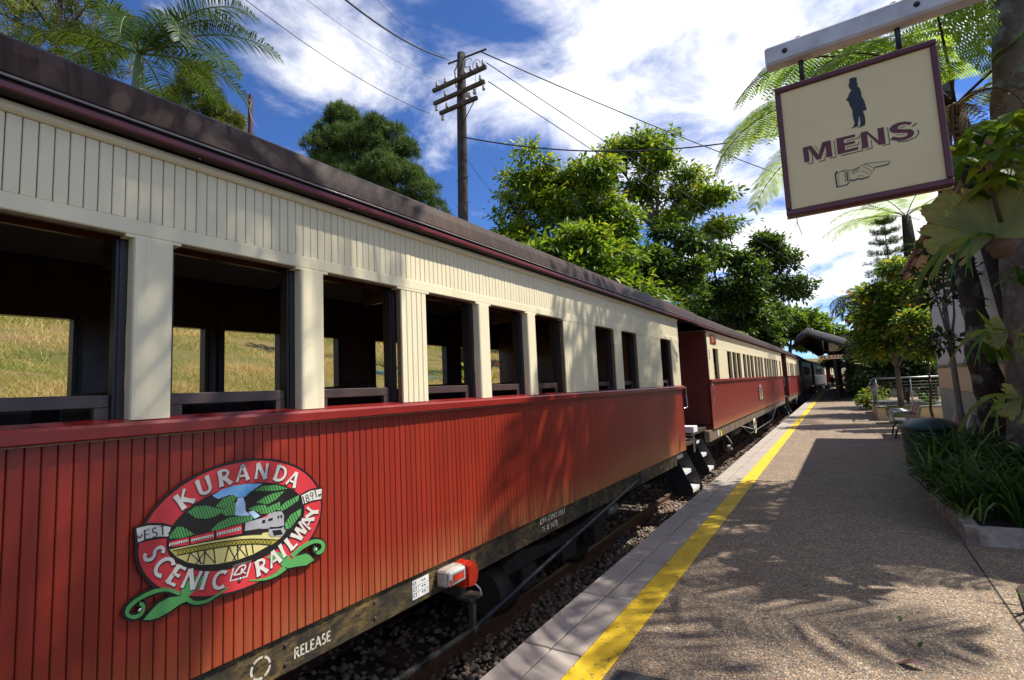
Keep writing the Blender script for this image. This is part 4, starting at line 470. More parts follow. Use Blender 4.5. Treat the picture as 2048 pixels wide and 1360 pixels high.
def glyph(ch, weight=.17, flare=1.25, serif=0.0, gap=False):
    """list of quads for one letter, unit height"""
    w, st = GL[ch]; q = []
    for pts, k in st:
        pp = pts
        if gap and len(pts) > 6:            # stencil bridges in round strokes
            h = len(pts)//2; q += _ribbon(pts[:h], weight*k, flare)+_ribbon(pts[h+1:], weight*k, flare); continue
        if gap and len(pts) == 2 and pts[0][1] != pts[1][1] and pts[0][0] == pts[1][0]:
            pass
        q += _ribbon(pp, weight*k, flare)
        if serif and len(pts) == 2 and abs(pts[0][1]-pts[1][1]) > .8:
            for x, y in pts: q += _ribbon([(x-serif, y+(.035 if y < .5 else -.035)), (x+serif, y+(.035 if y < .5 else -.035))], .07, 1.0)
    return w, q
def text_quads(txt, h, weight=.17, flare=1.2, track=.14, serif=0.0, gap=False, stretch=1.0):
    x = 0; out = []
    for ch in txt:
        w, q = glyph(ch, weight, flare, serif, gap)
        out += [tuple(((x+a)*h*stretch, b_*h) for a, b_ in f) for f in q]; x += w+track
    return out, (x-track)*h*stretch
def text_part(name, txt, h, m, parent, at, axis, weight=.17, flare=1.2, track=.14, serif=0.0, gap=False, stretch=1.0, thick=.0015, center=False):
    """axis 'x': reads along +y, faces +x ; axis 'y': reads along +x, faces -y. at = lower left corner"""
    q, W = text_quads(txt, h, weight, flare, track, serif, gap, stretch); mb = MB(); off = -W/2 if center else 0
    for i, f in enumerate(q):
        e = (i % 5)*.00012
        if axis == 'x': mb.prism([(at[1]+a+off, at[2]+c) for a, c in f], 0, at[0], at[0]+thick+e)
        else: mb.prism([(at[0]+a+off, at[2]+c) for a, c in f], 1, at[1], at[1]-thick-e)
    return mb.build(name, m, parent)
# ---------------------------------------------------------------- the train
def wall_open(mb, x0, x1, y0, y1, z0, z1, wins, za, zb):
    mb.box(x0, x1, y0, y1, z0, za); mb.box(x0, x1, y0, y1, zb, z1); e = y0
    for a, c in wins+[(y1, y1)]:
        if a > e: mb.box(x0, x1, e, a, za, zb)
        e = c
    return mb
def roof_parts(t, y0, y1, z, W, roofm, fasm):
    """z = height of gutter, local; W = body width"""
    half = [(.055, .065), (.062, .075), (.05, .084), (.04, .12), (.022, .18), (-.006, .24), (-.03, .252), (-.25, .382), (-.7, .49), (-W/2, .54)]
    prof = half+[(-W-x, h) for x, h in half[-2::-1]]
    ys = [y0+(y1-y0)*i/8 for i in range(9)]
    m = MB().sheet([[(x, y, z+h) for x, h in prof] for y in ys], True); n = len(prof)
    m.prism([(x, z+h) for x, h in prof], 1, y0+.002, y0+.03).prism([(x, z+h) for x, h in prof], 1, y1-.03, y1-.002)
    m.sm = [False]*len(m.sm); r = m.build('roof', roofm, t)
    MB().tube([(.058, y0+.01, z+.062), (.058, y1-.01, z+.062)], .006, 8).build('gutter_bead_highlight', K['bead_glint'], r)
    for s in (0, 1):
        f = (lambda x: x) if s == 0 else (lambda x: -W-x)
        m = MB(); a, c = sorted((f(.078), f(.092))); m.box(a, c, y0+.01, y1-.01, z-.002, z+.026, .004); m.build('gutter_fascia', fasm, r)
        m = MB(); a, c = sorted((f(.02), f(.0778))); m.box(a, c, y0+.01, y1-.01, z+.001, z+.009); a, c = sorted((f(.03), f(.045))); m.box(a, c, y0+.01, y1-.01, z+.01, z+.064)
        m.build('gutter', K['soffit'], r)
    return r
def wheelset(t, y, x0, x1, zr, r=.38):
    for x in (x0, x1):
        m = MB().lathe([(.05, -.06), (.06, .03), (r*.72, .01), (r*.78, .05), (r, .05), (r+.012, -.03), (r+.03, -.05), (r*.8, -.055), (r*.74, -.02), (.05, -.03)], 28, (x, y, zr+r), 0)
        m.build('wheel', K['iron'], t)
    MB().tube([(x0, y, zr+r), (x1, y, zr+r)], .06, 10).build('axle', K['iron'], t)
def steps(t, y0, y1, x, zs, dx):
    """hanging steps: two black side plates and white treads"""
    s = thing_child('steps', t); n = len(zs)
    for k, y in enumerate((y0-.015, y1+.004)):
        poly = [(x-.30, zs[0]-.1), (x+.04, zs[0]-.1), (x+.04, zs[0]+.03), (x-dx*(n-1)-.02, zs[-1]+.2), (x-dx*(n-1)-.26, zs[-1]+.2)]
        m = MB().prism(poly, 1, y, y+.011); m.build('side_plate', K['black'], s)
    for k, z in enumerate(zs):
        xo = x-dx*k; m = MB().box(xo-.24, xo, y0, y1, z-.065, z, .004)
        for j in range(6):
            m.box(xo-.235, xo-.003, y0+.03+(y1-y0-.06)*j/6, y0+.03+(y1-y0-.06)*(j+.55)/6, z+.0005, z+.009)
        m.build('tread', K['white'], s)
    return s
def thing_child(name, parent, loc=(0, 0, 0)):
    o = bpy.data.objects.new(name, None); o.empty_display_size = .1; col.objects.link(o); o.parent = parent; o.location = loc; return o

BX = -2.45
K['bead_glint'] = plain('gutter_highlight_grey', (.30, .27, .25), rough=.3)  # light grey strip paints the highlight line along the gutter bead
car = thing('passenger_carriage', 'nearest red and cream wooden carriage with open windows and oval emblem', 'train carriage', (BX, 0, 0), 0, 'carriages of the train')
Y0, Y1 = -4.0, 9.185
PIT = .0465
bd_r = MB().box(-.014, 0, -.0215, .0215, .489, 1.531, .0028).mesh('board', K['red'])
bd_c = MB().box(-.014, 0, -.0215, .0215, 2.434, 2.7285, .0028).mesh('board', K['cream'])
i0 = 7
for i in range(i0, 92):
    y = PIT*(i+.5); link('board', bd_r, car, (random.uniform(-.0012, .0008), y, 0))
    link('board', bd_c, car, (random.uniform(-.001, .0008), y, 0))
for zz0, zz1, mm, nm in ((.489, 1.531, 'red', 'lower_boarding'), (2.434, 2.7285, 'cream', 'upper_boarding')):
    m = MB()
    for i in list(range(-86, i0))+list(range(92, 197)):
        y = PIT*(i+.5)
        m.prism([(-.014, y-.0215), (-.003, y-.0215), (0, y-.018), (0, y+.018), (-.003, y+.0215), (-.014, y+.0215)], 2, zz0, zz1)
    tag(m.build(nm, K[mm], car), kind='stuff')
MB().box(-.035, -.009, Y0, Y1-.012, .49, 1.53).build('board_backing', K['groove'], car)
MB().box(-.035, -.009, Y0, Y1-.012, 2.36, 2.74).build('board_backing', K['groovec'], car)
# corner strips, header, moulding, belt rail
MB().box(-.05, .006, Y1-.03, Y1+.01, .489, 1.53, .008).build('corner_strip', K['red'], car)
MB().box(-.05, .008, Y1-.03, Y1+.01, 2.357, 2.73, .008).build('corner_strip', K['cream'], car)
W1 = [(-2.25, -1.62), (-1.47, -.84), (-.5, .13), (.28, .917), (1.068, 1.70), (1.845, 2.453), (2.698, 3.31), (3.455, 4.064), (4.211, 4.80), (5.618, 6.2), (6.459, 7.05), (8.137, 8.73)]
m = MB().box(-.05, .006, Y0, Y1, 2.368, 2.4335, .004)
e = Y0
for a, c in W1+[(Y1, Y1)]:
    m.prism([(-.05, 2.3555), (.0055, 2.3555), (.0055, 2.3685), (-.05, 2.3685)], 1, e-.03, a+.03); e = c     # header steps down at each post
m.build('header_rail', K['cream'], car)
MB().prism([(-.03, 2.729), (.008, 2.729), (.02, 2.737), (.024, 2.75), (.02, 2.763), (.008, 2.771), (-.03, 2.771)], 1, Y0, Y1+.005).build('cove_moulding', K['cream'], car)
MB().prism([(-.02, 1.532), (.038, 1.532), (.046, 1.538), (.046, 1.578), (.036, 1.590), (-.06, 1.606), (-.06, 1.59), (-.02, 1.585)], 1, Y0, Y1+.02).build('belt_rail', K['belt'], car)
MB().box(-.02, .034, Y0, Y1+.012, 1.526, 1.5318).build('belt_rail_seal', K['groovec'], car)
# posts and boarded panels between the windows
e = Y0
for a, c in W1+[(Y1, Y1)]:
    w = a-e
    if w > .2:
        pn = MB().box(-.05, -.006, e+.004, a-.004, 1.597, 2.355, .004).build('window_post', K['groovec'], car)
        n = max(2, int(round(w/.0465))); d = w/n
        sm = MB().box(-.012, .004, -d/2+.002, d/2-.002, 1.598, 2.354, .003).mesh('board', K['cream'])
        for k in range(n): link('board', sm, pn, (0, e+d*(k+.5), 0))
    else:
        m = MB(); r = .014; x0, x1 = -.05, .012; z0, z1 = 1.598, 2.357
        pr = [(x0, e), (x1-r, e), (x1-r*.3, e+r*.3), (x1, e+r), (x1, a-r), (x1-r*.3, a-r*.3), (x1-r, a), (x0, a)]
        m.prism(pr, 2, z0, z1); m.build('window_post', K['cream'], car)
    e = c
# window channels and dropped sashes
for a, c in W1:
    MB().box(-.13, -.052, a, a+.028, 1.6, 2.354).build('window_channel', K['jamb'], car)
    MB().prism([(-.13, c), (-.13, c-.028), (-.10, c-.028), (-.10, c-.04), (-.06, c-.04), (-.06, c-.028), (-.052, c-.028), (-.052, c)], 2, 1.6, 2.354).build('window_channel', K['jamb'], car)
    MB().box(-.15, -.131, a-.012, a+.012, 1.6, 2.40).box(-.15, -.131, c-.02, c+.004, 1.6, 2.40).box(-.15, -.131, a+.0125, c-.0205, 2.357, 2.40).build('window_lining', K['wood'], car)
    s = MB().box(-.112, -.078, a+.032, c-.042, 1.652, 1.704, .003).box(-.112, -.078, a+.032, a+.082, 1.56, 1.6515).box(-.112, -.078, c-.092, c-.042, 1.56, 1.6515).build('sash', K['sash'], car)
    MB().box(-.098, -.094, a+.0825, c-.0925, 1.56, 1.6515).build('pane', K['glass'], s)
# interior
il = MB().box(-.13, -.036, Y0, Y1-.02, .62, 1.585); il.box(-.13, -.036, Y0, Y1-.02, 2.40, 2.82).build('inner_lining', K['wood'], car)
WF = [(-2.2, -1.55), (-1.4, -.75), (-.55, .1), (.25, .76), (.86, 1.50), (1.76, 2.47), (2.59, 3.22), (3.36, 3.96), (4.47, 5.1), (5.25, 5.9), (6.18, 6.8), (6.95, 7.56)]
fw = wall_open(MB(), -2.6, -2.52, Y0, Y1, .489, 2.78, WF, 1.6, 2.345).build('far_wall', K['wood'], car)
for a, c in WF:
    m = MB().box(-2.53, -2.49, a-.03, a-.001, 1.60, 2.37).box(-2.53, -2.49, c+.001, c+.03, 1.60, 2.37).box(-2.53, -2.49, a-.03, c+.03, 2.3705, 2.41)
    m.box(-2.59, -2.50, a+.0005, a+.03, 1.6, 2.344).box(-2.59, -2.50, c-.03, c-.0005, 1.6, 2.344)
    m.build('window_frame', K['jamb'], fw)
    MB().box(-2.58, -2.54, a+.031, c-.031, 1.6, 1.70).build('sash', K['sash'], fw)
MB().box(-2.51, -.131, Y0, Y1, .56, .62).build('floor', K['wood'], car)
cl = MB(); cps = [(-.13, 2.80), (-.4, 2.86), (-.85, 2.93), (-1.3, 2.96), (-1.75, 2.93), (-2.2, 2.86), (-2.51, 2.80)]
cl.sheet([[(x, y, z) for x, z in cps] for y in (Y0, Y1)]); cl = cl.build('ceiling', K['ceil'], car)
for y in (.35, 1.73, 3.1, 4.5, 5.9, 7.3): MB().prism([(x, z-.001) for x, z in cps]+[(x, z-.06) for x, z in cps[::-1]], 1, y, y+.06).build('ceiling_rib', K['wood'], cl)
MB().box(-2.51, -.14, Y1-.04, Y1, .6, 2.8).build('end_wall', K['red2'], car)
MB().box(-2.51, -.14, -3.99, -3.95, .6, 2.8).build('end_wall', K['red2'], car)
MB().box(-2.3, -.14, 6.95, 6.99, .62, 2.82).build('partition', K['wood'], car)
for k, y in enumerate((-2.6, -1.5, -.2, 1.0, 2.3, 3.45, 4.5, 5.6, 6.6, 7.7)):
    for x0, x1 in ((-2.45, -1.55), (-1.05, -.2)):
        s = MB().prism([(y, 1.05), (y+.1, 1.05), (y+.14, 1.64), (y+.12, 1.71), (y+.04, 1.73), (y+.005, 1.64)], 0, x0, x1); s.box(x0, x1, y+.1005, y+.5, .95, 1.08, .02); s.box(x0+.02, x1-.02, y+.02, y+.4, .62, .949)
        s.build('seat', K['seat'], car)
for y in (.95, 2.5, 4.1):
    MB().box(-.42, -.14, y, y+.03, 2.3, 2.62).box(-.40, -.14, y+.031, y+.3, 2.56, 2.60).build('luggage_bracket', K['wood'], car)
roof_parts(car, Y0-.1, 10.56, 2.774, 2.6, K['roof'], K['fascia'])
# little screws under the gutter
for k in range(9): MB().lathe([(.0, 0), (.006, .001), (.006, .005)], 8, (.05, .3+.85*k, 2.7685)).build('soffit_screw', K['chrome'], car)
# underframe
sb = MB().box(-.13, -.02, Y0, 8.66, .30, .4885, .004).box(-.08, -.0195, Y0, 8.66, .302, .312).build('sole_bar', K['solebar'], car)
MB().box(-2.58, -2.47, Y0, 8.66, .30, .4885, .004).build('sole_bar', K['solebar'], car)
for y in (.75, 1.25, 1.62, 2.2, 3.55, 4.05, 4.9, 5.45, 6.2, 7.4, 7.9):
    for z in (.345, .435): MB().lathe([(.0, -.001), (.011, -.001), (.011, .006), (.006, .009)], 8, (-.0205, y, z), 0).build('bolt', K['iron'], sb)
def flat(name, quads, m, parent, x, th=.0012):
    mb = MB()
    for i, f in enumerate(quads): mb.prism(list(f), 0, x, x+th+(i % 4)*.0001)
    return mb.build(name, m, parent)
text_part('lettering', 'RELEASE', .052, K['stencil'], sb, (-.0195, 1.668, .348), 'x', .2, 1.0, .12, .11, True, .86)
text_part('lettering', 'LYH DYNO BELT', .050, K['stencil'], sb, (-.0195, 4.17, .418), 'x', .2, 1.0, .14, .10, True, 1.02)
text_part('lettering', '75 X 3470', .050, K['stencil'], sb, (-.0195, 4.19, .340), 'x', .2, 1.0, .14, .09, True, 1.02)
text_part('lettering', '450', .035, K['stencil'], sb, (-.0195, 7.75, .38), 'x', .2, 1.0, .14, 0, True)
q = []
for a0 in range(0, 360, 72): q += _ribbon(_arc(0, 0, .047, .047, a0+6, a0+64, 8), .011, 1.0)
flat('arrow_ring', [[(a+1.49, c+.385) for a, c in f] for f in q]+[[(1.485, .296+.012), (1.495, .296+.012), (1.495, .333), (1.485, .333)]], K['stencil'], sb, -.0195)
pt = MB().box(-.0195, -.0165, 2.514, 2.668, .335, .452).build('data_plate', K['offwhite'], sb)
for k in range(3): text_part('lettering', 'C%d' % (k+1), .022, K['black'], pt, (-.0164, 2.520, .423-.037*k), 'x', .16, 1.0, .12)
for k in range(3): text_part('lettering', '07 09', .010, K['iron'], pt, (-.0164, 2.60, .428-.036*k), 'x', .16, 1.0, .2)
MB().box(-.0164, -.0158, 2.516, 2.666, .4115, .413).box(-.0164, -.0158, 2.516, 2.666, .3735, .375).box(-.0164, -.0158, 2.568, 2.5695, .337, .411).build('plate_lines', K['black'], pt)
ml = MB().box(-.018, .075, 2.74, 2.93, .345, .455, .012).build('marker_lamp', K['grey'], car)
MB().box(.0755, .097, 2.748, 2.925, .352, .448, .010).build('lamp_lens', K['lensglass'], ml)
MB().box(.0975, .1005, 2.775, 2.90, .372, .428, .004).build('lens_frame', K['chrome'], ml)
MB().box(.101, .103, 2.79, 2.885, .382, .418).build('lens_window', K['redlens'], ml)
MB().box(.0975, .1, 2.752, 2.768, .36, .40).build('lens_edge', K['redlens'], ml)
MB().prism([(2.935, .29), (3.02, .27), (3.06, .30), (3.075, .36), (3.06, .43), (3.00, .455), (2.945, .44)], 0, -.018, .07).prism([(2.95, .30), (3.015, .285), (3.045, .31), (3.06, .36), (3.045, .42), (3.00, .44), (2.955, .43)], 0, .0702, .10).build('red_lamp', K['redlens'], car)
MB().tube([(.02, 3.04, .27), (.03, 3.10, .26), (.05, 3.14, .21), (.05, 3.15, .16)], .006, 6).build('lamp_cable', K['offwhite'], car)
qp = MB().box(-.10, .02, 3.06, 3.21, .135, .155).box(-.045, -.005, 3.115, 3.155, -.06, .1349).box(-.06, .012, 3.105, 3.165, -.105, -.0605, .01)
qp.box(-.6, -.101, 3.1, 3.16, .14, .29).tube([(-.02, 3.135, -.106), (-.02, 3.135, -.15)], .012, 8).build('queen_post', K['iron'], car)
MB().tube([(-.02, -2.5, -.084), (-.02, 1.2, -.084), (-.02, 3.12, -.084)], .023, 12).tube([(-.02, 3.14, -.082), (-.02, 6.92, .405)], .021, 12).build('truss_rod', K['rod'], car)
MB().box(-.08, .01, 6.85, 7.06, .36, .475, .01).box(-.10, .035, 6.9, 7.12, .245, .265).tube([(.0, 6.9, .37), (.02, 6.8, .33), (.02, 6.85, .28), (.0, 7.0, .27)], .008, 6).build('rod_anchor', K['iron'], car)
bg_ = thing_child('bogie', car)
for x in (-.48, -2.1): MB().prism([(4.2, -.12), (6.7, -.12), (6.75, .0), (6.4, .05), (5.9, -.02), (5.0, -.02), (4.5, .05), (4.15, .0)], 0, x-.03, x+.03).box(x-.05, x+.07, 4.45, 4.72, -.34, -.1201, .02).box(x-.05, x+.07, 6.2, 6.48, -.34, -.1201, .02).box(x-.03, x+.06, 5.3, 5.65, -.3, -.1201).build('side_frame', K['iron'], bg_)
for y in (4.58, 6.34): wheelset(bg_, y, -.75, -1.85, -.615)
for y in (5.38, 5.57):
    m = MB(); m.tube([(-.50+.055*cos(t*.9), y+.055*sin(t*.9), -.35+t*.011) for t in range(24)], .013, 6).build('coil_spring', K['iron'], bg_)
MB().tube([(-.55, 6.9, -.1), (-.55, 7.12, -.1)], .055, 14).tube([(-.55, 7.12, -.1), (-.55, 7.2, -.1)], .062, 14).tube([(-1.1, 6.9, -.1), (-.54, 6.95, -.1)], .03, 8).build('brake_cylinder', K['grey'], bg_)
MB().tube([(-.5, 3.9, -.18), (-.5, 4.1, -.18)], .19, 20).box(-1.8, -.6, 3.5, 4.1, -.05, .28).build('air_tank', K['iron'], car)
MB().box(-2.3, -.5, -1.5, .8, -.1, .25).box(-1.9, -.7, 7.6, 8.5, .0, .28).build('underfloor_box', K['iron'], car)
MB().box(-2.5, -.1, Y0, 10.35, .50, .558).build('underframe_deck', K['iron'], car)
steps(car, 9.22, 9.86, .02, (-.205, .075, .34), .13)
MB().box(-2.45, -.15, 10.3, 10.42, .3, .62).box(-1.5, -1.1, 10.42, 10.75, .22, .5).build('end_beam', K['black'], car)
hr = MB().tube([(.01, 9.19, 1.555), (.035, 9.21, 1.56), (.035, 9.33, 1.56), (.035, 9.34, 1.50), (.035, 9.36, 1.21), (.03, 9.33, 1.205), (.01, 9.19, 1.205)], .011, 8).build('handrail', K['chrome'], car)
MB().tube([(-.1, 9.3, 1.70), (-.2, 9.8, 1.66), (-.28, 10.2, 1.45), (-.30, 10.3, 1.1), (-.30, 10.3, .6)], .016, 8).tube([(-.28, 9.3, .63), (-.05, 9.3, .66), (-.02, 9.9, .6), (.0, 9.95, .45)], .012, 8).build('platform_railing', K['black'], car)
MB().box(-.3, -.05, 10.0, 10.3, .70, .82, .01).build('end_box', K['white'], car)
nb = MB().box(.009, .013, 9.0, 9.1, 2.03, 2.19, .0015).build('number_plate', K['offwhite'], car)
text_part('lettering', '12', .06, K['redlens'], nb, (.0132, 9.01, 2.08), 'x', .2, 1.0)

# oval emblem
K['enred'] = plain('emblem_red', (.62, .045, .055), (.55, .04, .05), 3, .22); K['engreen'] = plain('emblem_green', (.10, .36, .10), (.085, .31, .085), 5, .3)
K['enblue'] = plain('emblem_blue', (.10, .36, .70), (.32, .55, .80), 8, .3); K['enfall'] = plain('emblem_pale_blue', (.40, .58, .80), (.5, .66, .84), 20, .3)
K['enfield'] = plain('emblem_straw', (.58, .50, .17), (.66, .58, .24), 8, .3); K['engirder'] = plain('emblem_mustard', (.42, .36, .05), rough=.3)
K['enloco'] = plain('emblem_silver', (.40, .40, .41), (.28, .28, .29), 20, .3); K['enblack'] = plain('emblem_black', (.014, .013, .013), rough=.3)
K['enletter'] = plain('emblem_letter_cream', (.74, .70, .62), rough=.35); K['enmaroon'] = plain('emblem_maroon', (.24, .02, .04), rough=.3)
def ell(a, c, n=64): return [(a*cos(2*pi*i/n), c*sin(2*pi*i/n)) for i in range(n)]
def offset(poly, d):
    P = np.array(poly); ar = 0.5*np.sum(P[:, 0]*np.roll(P[:, 1], -1)-np.roll(P[:, 0], -1)*P[:, 1]); s = -1 if ar > 0 else 1
    t = np.roll(P, -1, 0)-np.roll(P, 1, 0); t /= np.linalg.norm(t, axis=1)[:, None]+1e-9
    return [tuple(x) for x in P+s*np.stack([-t[:, 1], t[:, 0]], 1)*d]
em = thing_child('emblem', car, (.012, 1.378, 1.082)); em['label'] = 'oval railway emblem with green leaf scrolls'
m = MB().prism(ell(.437, .299), 0, 0, .008)
for p in BADGE['leafL']+BADGE['ribs']: m.prism(offset(p, .009), 0, .0003, .0077)
for p in (BADGE['banL'], BADGE['banR']): m.prism(offset(p, .010), 0, .0002, .0104)
m.build('back_plate', K['enblack'], em)
MB().prism(ell(.425, .287), 0, .0082, .0100).build('red_ring', K['enred'], em)
for p in BADGE['leafL']: MB().prism(p, 0, .0102, .0125).build('leaf', K['engreen'], em)
for p in BADGE['ribs']: MB().prism(p, 0, .0103, .0122).build('leaf_scroll', K['engreen'], em)
MB().prism(ell(.325, .185), 0, .0101, .0112).build('picture_ground', K['enblack'], em)
MB().prism(BADGE['sky'], 0, .0113, .0120).build('picture_sky', K['enblue'], em)
for p in BADGE['hills']: MB().prism(p, 0, .0114, .0122).build('picture_hill', K['engreen'], em)
m = MB()
for p in BADGE['stripes']: m.prism(p, 0, .0123, .0126)
tag(m.build('picture_hill_lines', K['enblack'], em), kind='stuff')
for p in BADGE['falls']: MB().prism(p, 0, .0115, .0123).build('picture_waterfall', K['enfall'], em)
MB().prism(BADGE['field'], 0, .0113, .0119).build('picture_field', K['enfield'], em)
MB().prism(BADGE['girder'], 0, .0120, .0125).build('picture_viaduct', K['engirder'], em)
m = MB()
for i, p in enumerate(BADGE['lines']): m.prism(p, 0, .0126, .0129+.00005*(i % 3))
tag(m.build('picture_viaduct_lines', K['enblack'], em), kind='stuff')
for p in BADGE['cars']: MB().prism(p, 0, .0124, .0131).build('picture_carriage', K['enred'], em)
for p in BADGE['carwhite']: MB().prism(p, 0, .0132, .0134).build('picture_carriage_band', K['enletter'], em)
for p in BADGE['loco']: MB().prism(p, 0, .0127, .0133).build('picture_locomotive', K['enloco'], em)
m = MB()
for p in BADGE['carwin']: m.prism(p, 0, .0135, .0138)
tag(m.build('picture_windows', K['enblack'], em), kind='stuff')
for p, tx, an, ss in ((BADGE['banL'], 'EST.', .04, .040), (BADGE['banR'], '1891', .25, .040)):
    MB().prism(p, 0, .0106, .0128).build('banner', K['enletter'], em)
    q, W_ = text_quads(tx, ss, .13, 1.1, .14); cx = sum(a for a, _ in p)/len(p)-(.014 if tx[0] == '1' else -.010); cz = sum(c for _, c in p)/len(p)
    mb = MB()
    for i, f in enumerate(q): mb.prism([(cx+(a-W_/2)*cos(an)-(c-ss/2)*sin(an), cz+(a-W_/2)*sin(an)+(c-ss/2)*cos(an)) for a, c in f], 0, .0129, .0133+.00005*(i % 3))
    mb.build('lettering', K['enblack'], em)
MB().prism(BADGE['diam'], 0, .0102, .0112).build('railway_mark', K['enletter'], em)
MB().prism(BADGE['diam2'], 0, .0113, .0118).build('railway_mark_field', K['enmaroon'], em)
m = MB()
for p in BADGE['rl']: m.prism(p, 0, .0119, .0123)
m.build('railway_mark_lines', K['enletter'], em)
TOPL = list(zip('KURANDA', [(-.2591, .1675), (-.1782, .2088), (-.0884, .2300), (-.0064, .2370), (.0882, .2310), (.189, .2034), (.2585, .1652)]))
BOTL = list(zip('SCENICRAILWAY', [(-.3699, -.027), (-.3338, -.0889), (-.2858, -.1389), (-.2247, -.1740), (-.1733, -.1964), (-.1072, -.2150), (.0893, -.2170), (.1534, -.1960), (.1965, -.1733), (.2449, -.1453), (.2930, -.1062), (.336, -.0686), (.3696, -.0241)]))
for lst, up in ((TOPL, 1), (BOTL, -1)):
    for ch, (cx, cz) in lst:
        nx, nz = cx/.372**2, cz/.232**2; L_ = math.hypot(nx, nz); nx, nz = nx/L_*up, nz/L_*up
        hgt = .074; w, q = glyph(ch, .20, 1.3); sx = 1.0 if ch in 'WIA' else 1.12
        for off, x0, th, mm in ((-.006, .0126, .0005, 'enblack'), (0, .0132, .0008, 'enletter')):
            mb = MB()
            for i, f in enumerate(q):
                mb.prism([(cx+((a-w/2)*nz*sx+(c-.5)*nx)*hgt-off*.6, cz+(-(a-w/2)*nx*sx+(c-.5)*nz)*hgt+off*.8) for a, c in f], 0, x0, x0+th+.00006*(i % 4))
            mb.build('letter' if mm == 'enletter' else 'letter_shade', K[mm], em)
for y, z in BADGE['screws']: MB().lathe([(.0, .0129), (.009, .0129), (.009, .015), (.004, .017)], 10, (0, y, z), 0).build('screw', K['chrome'], em)

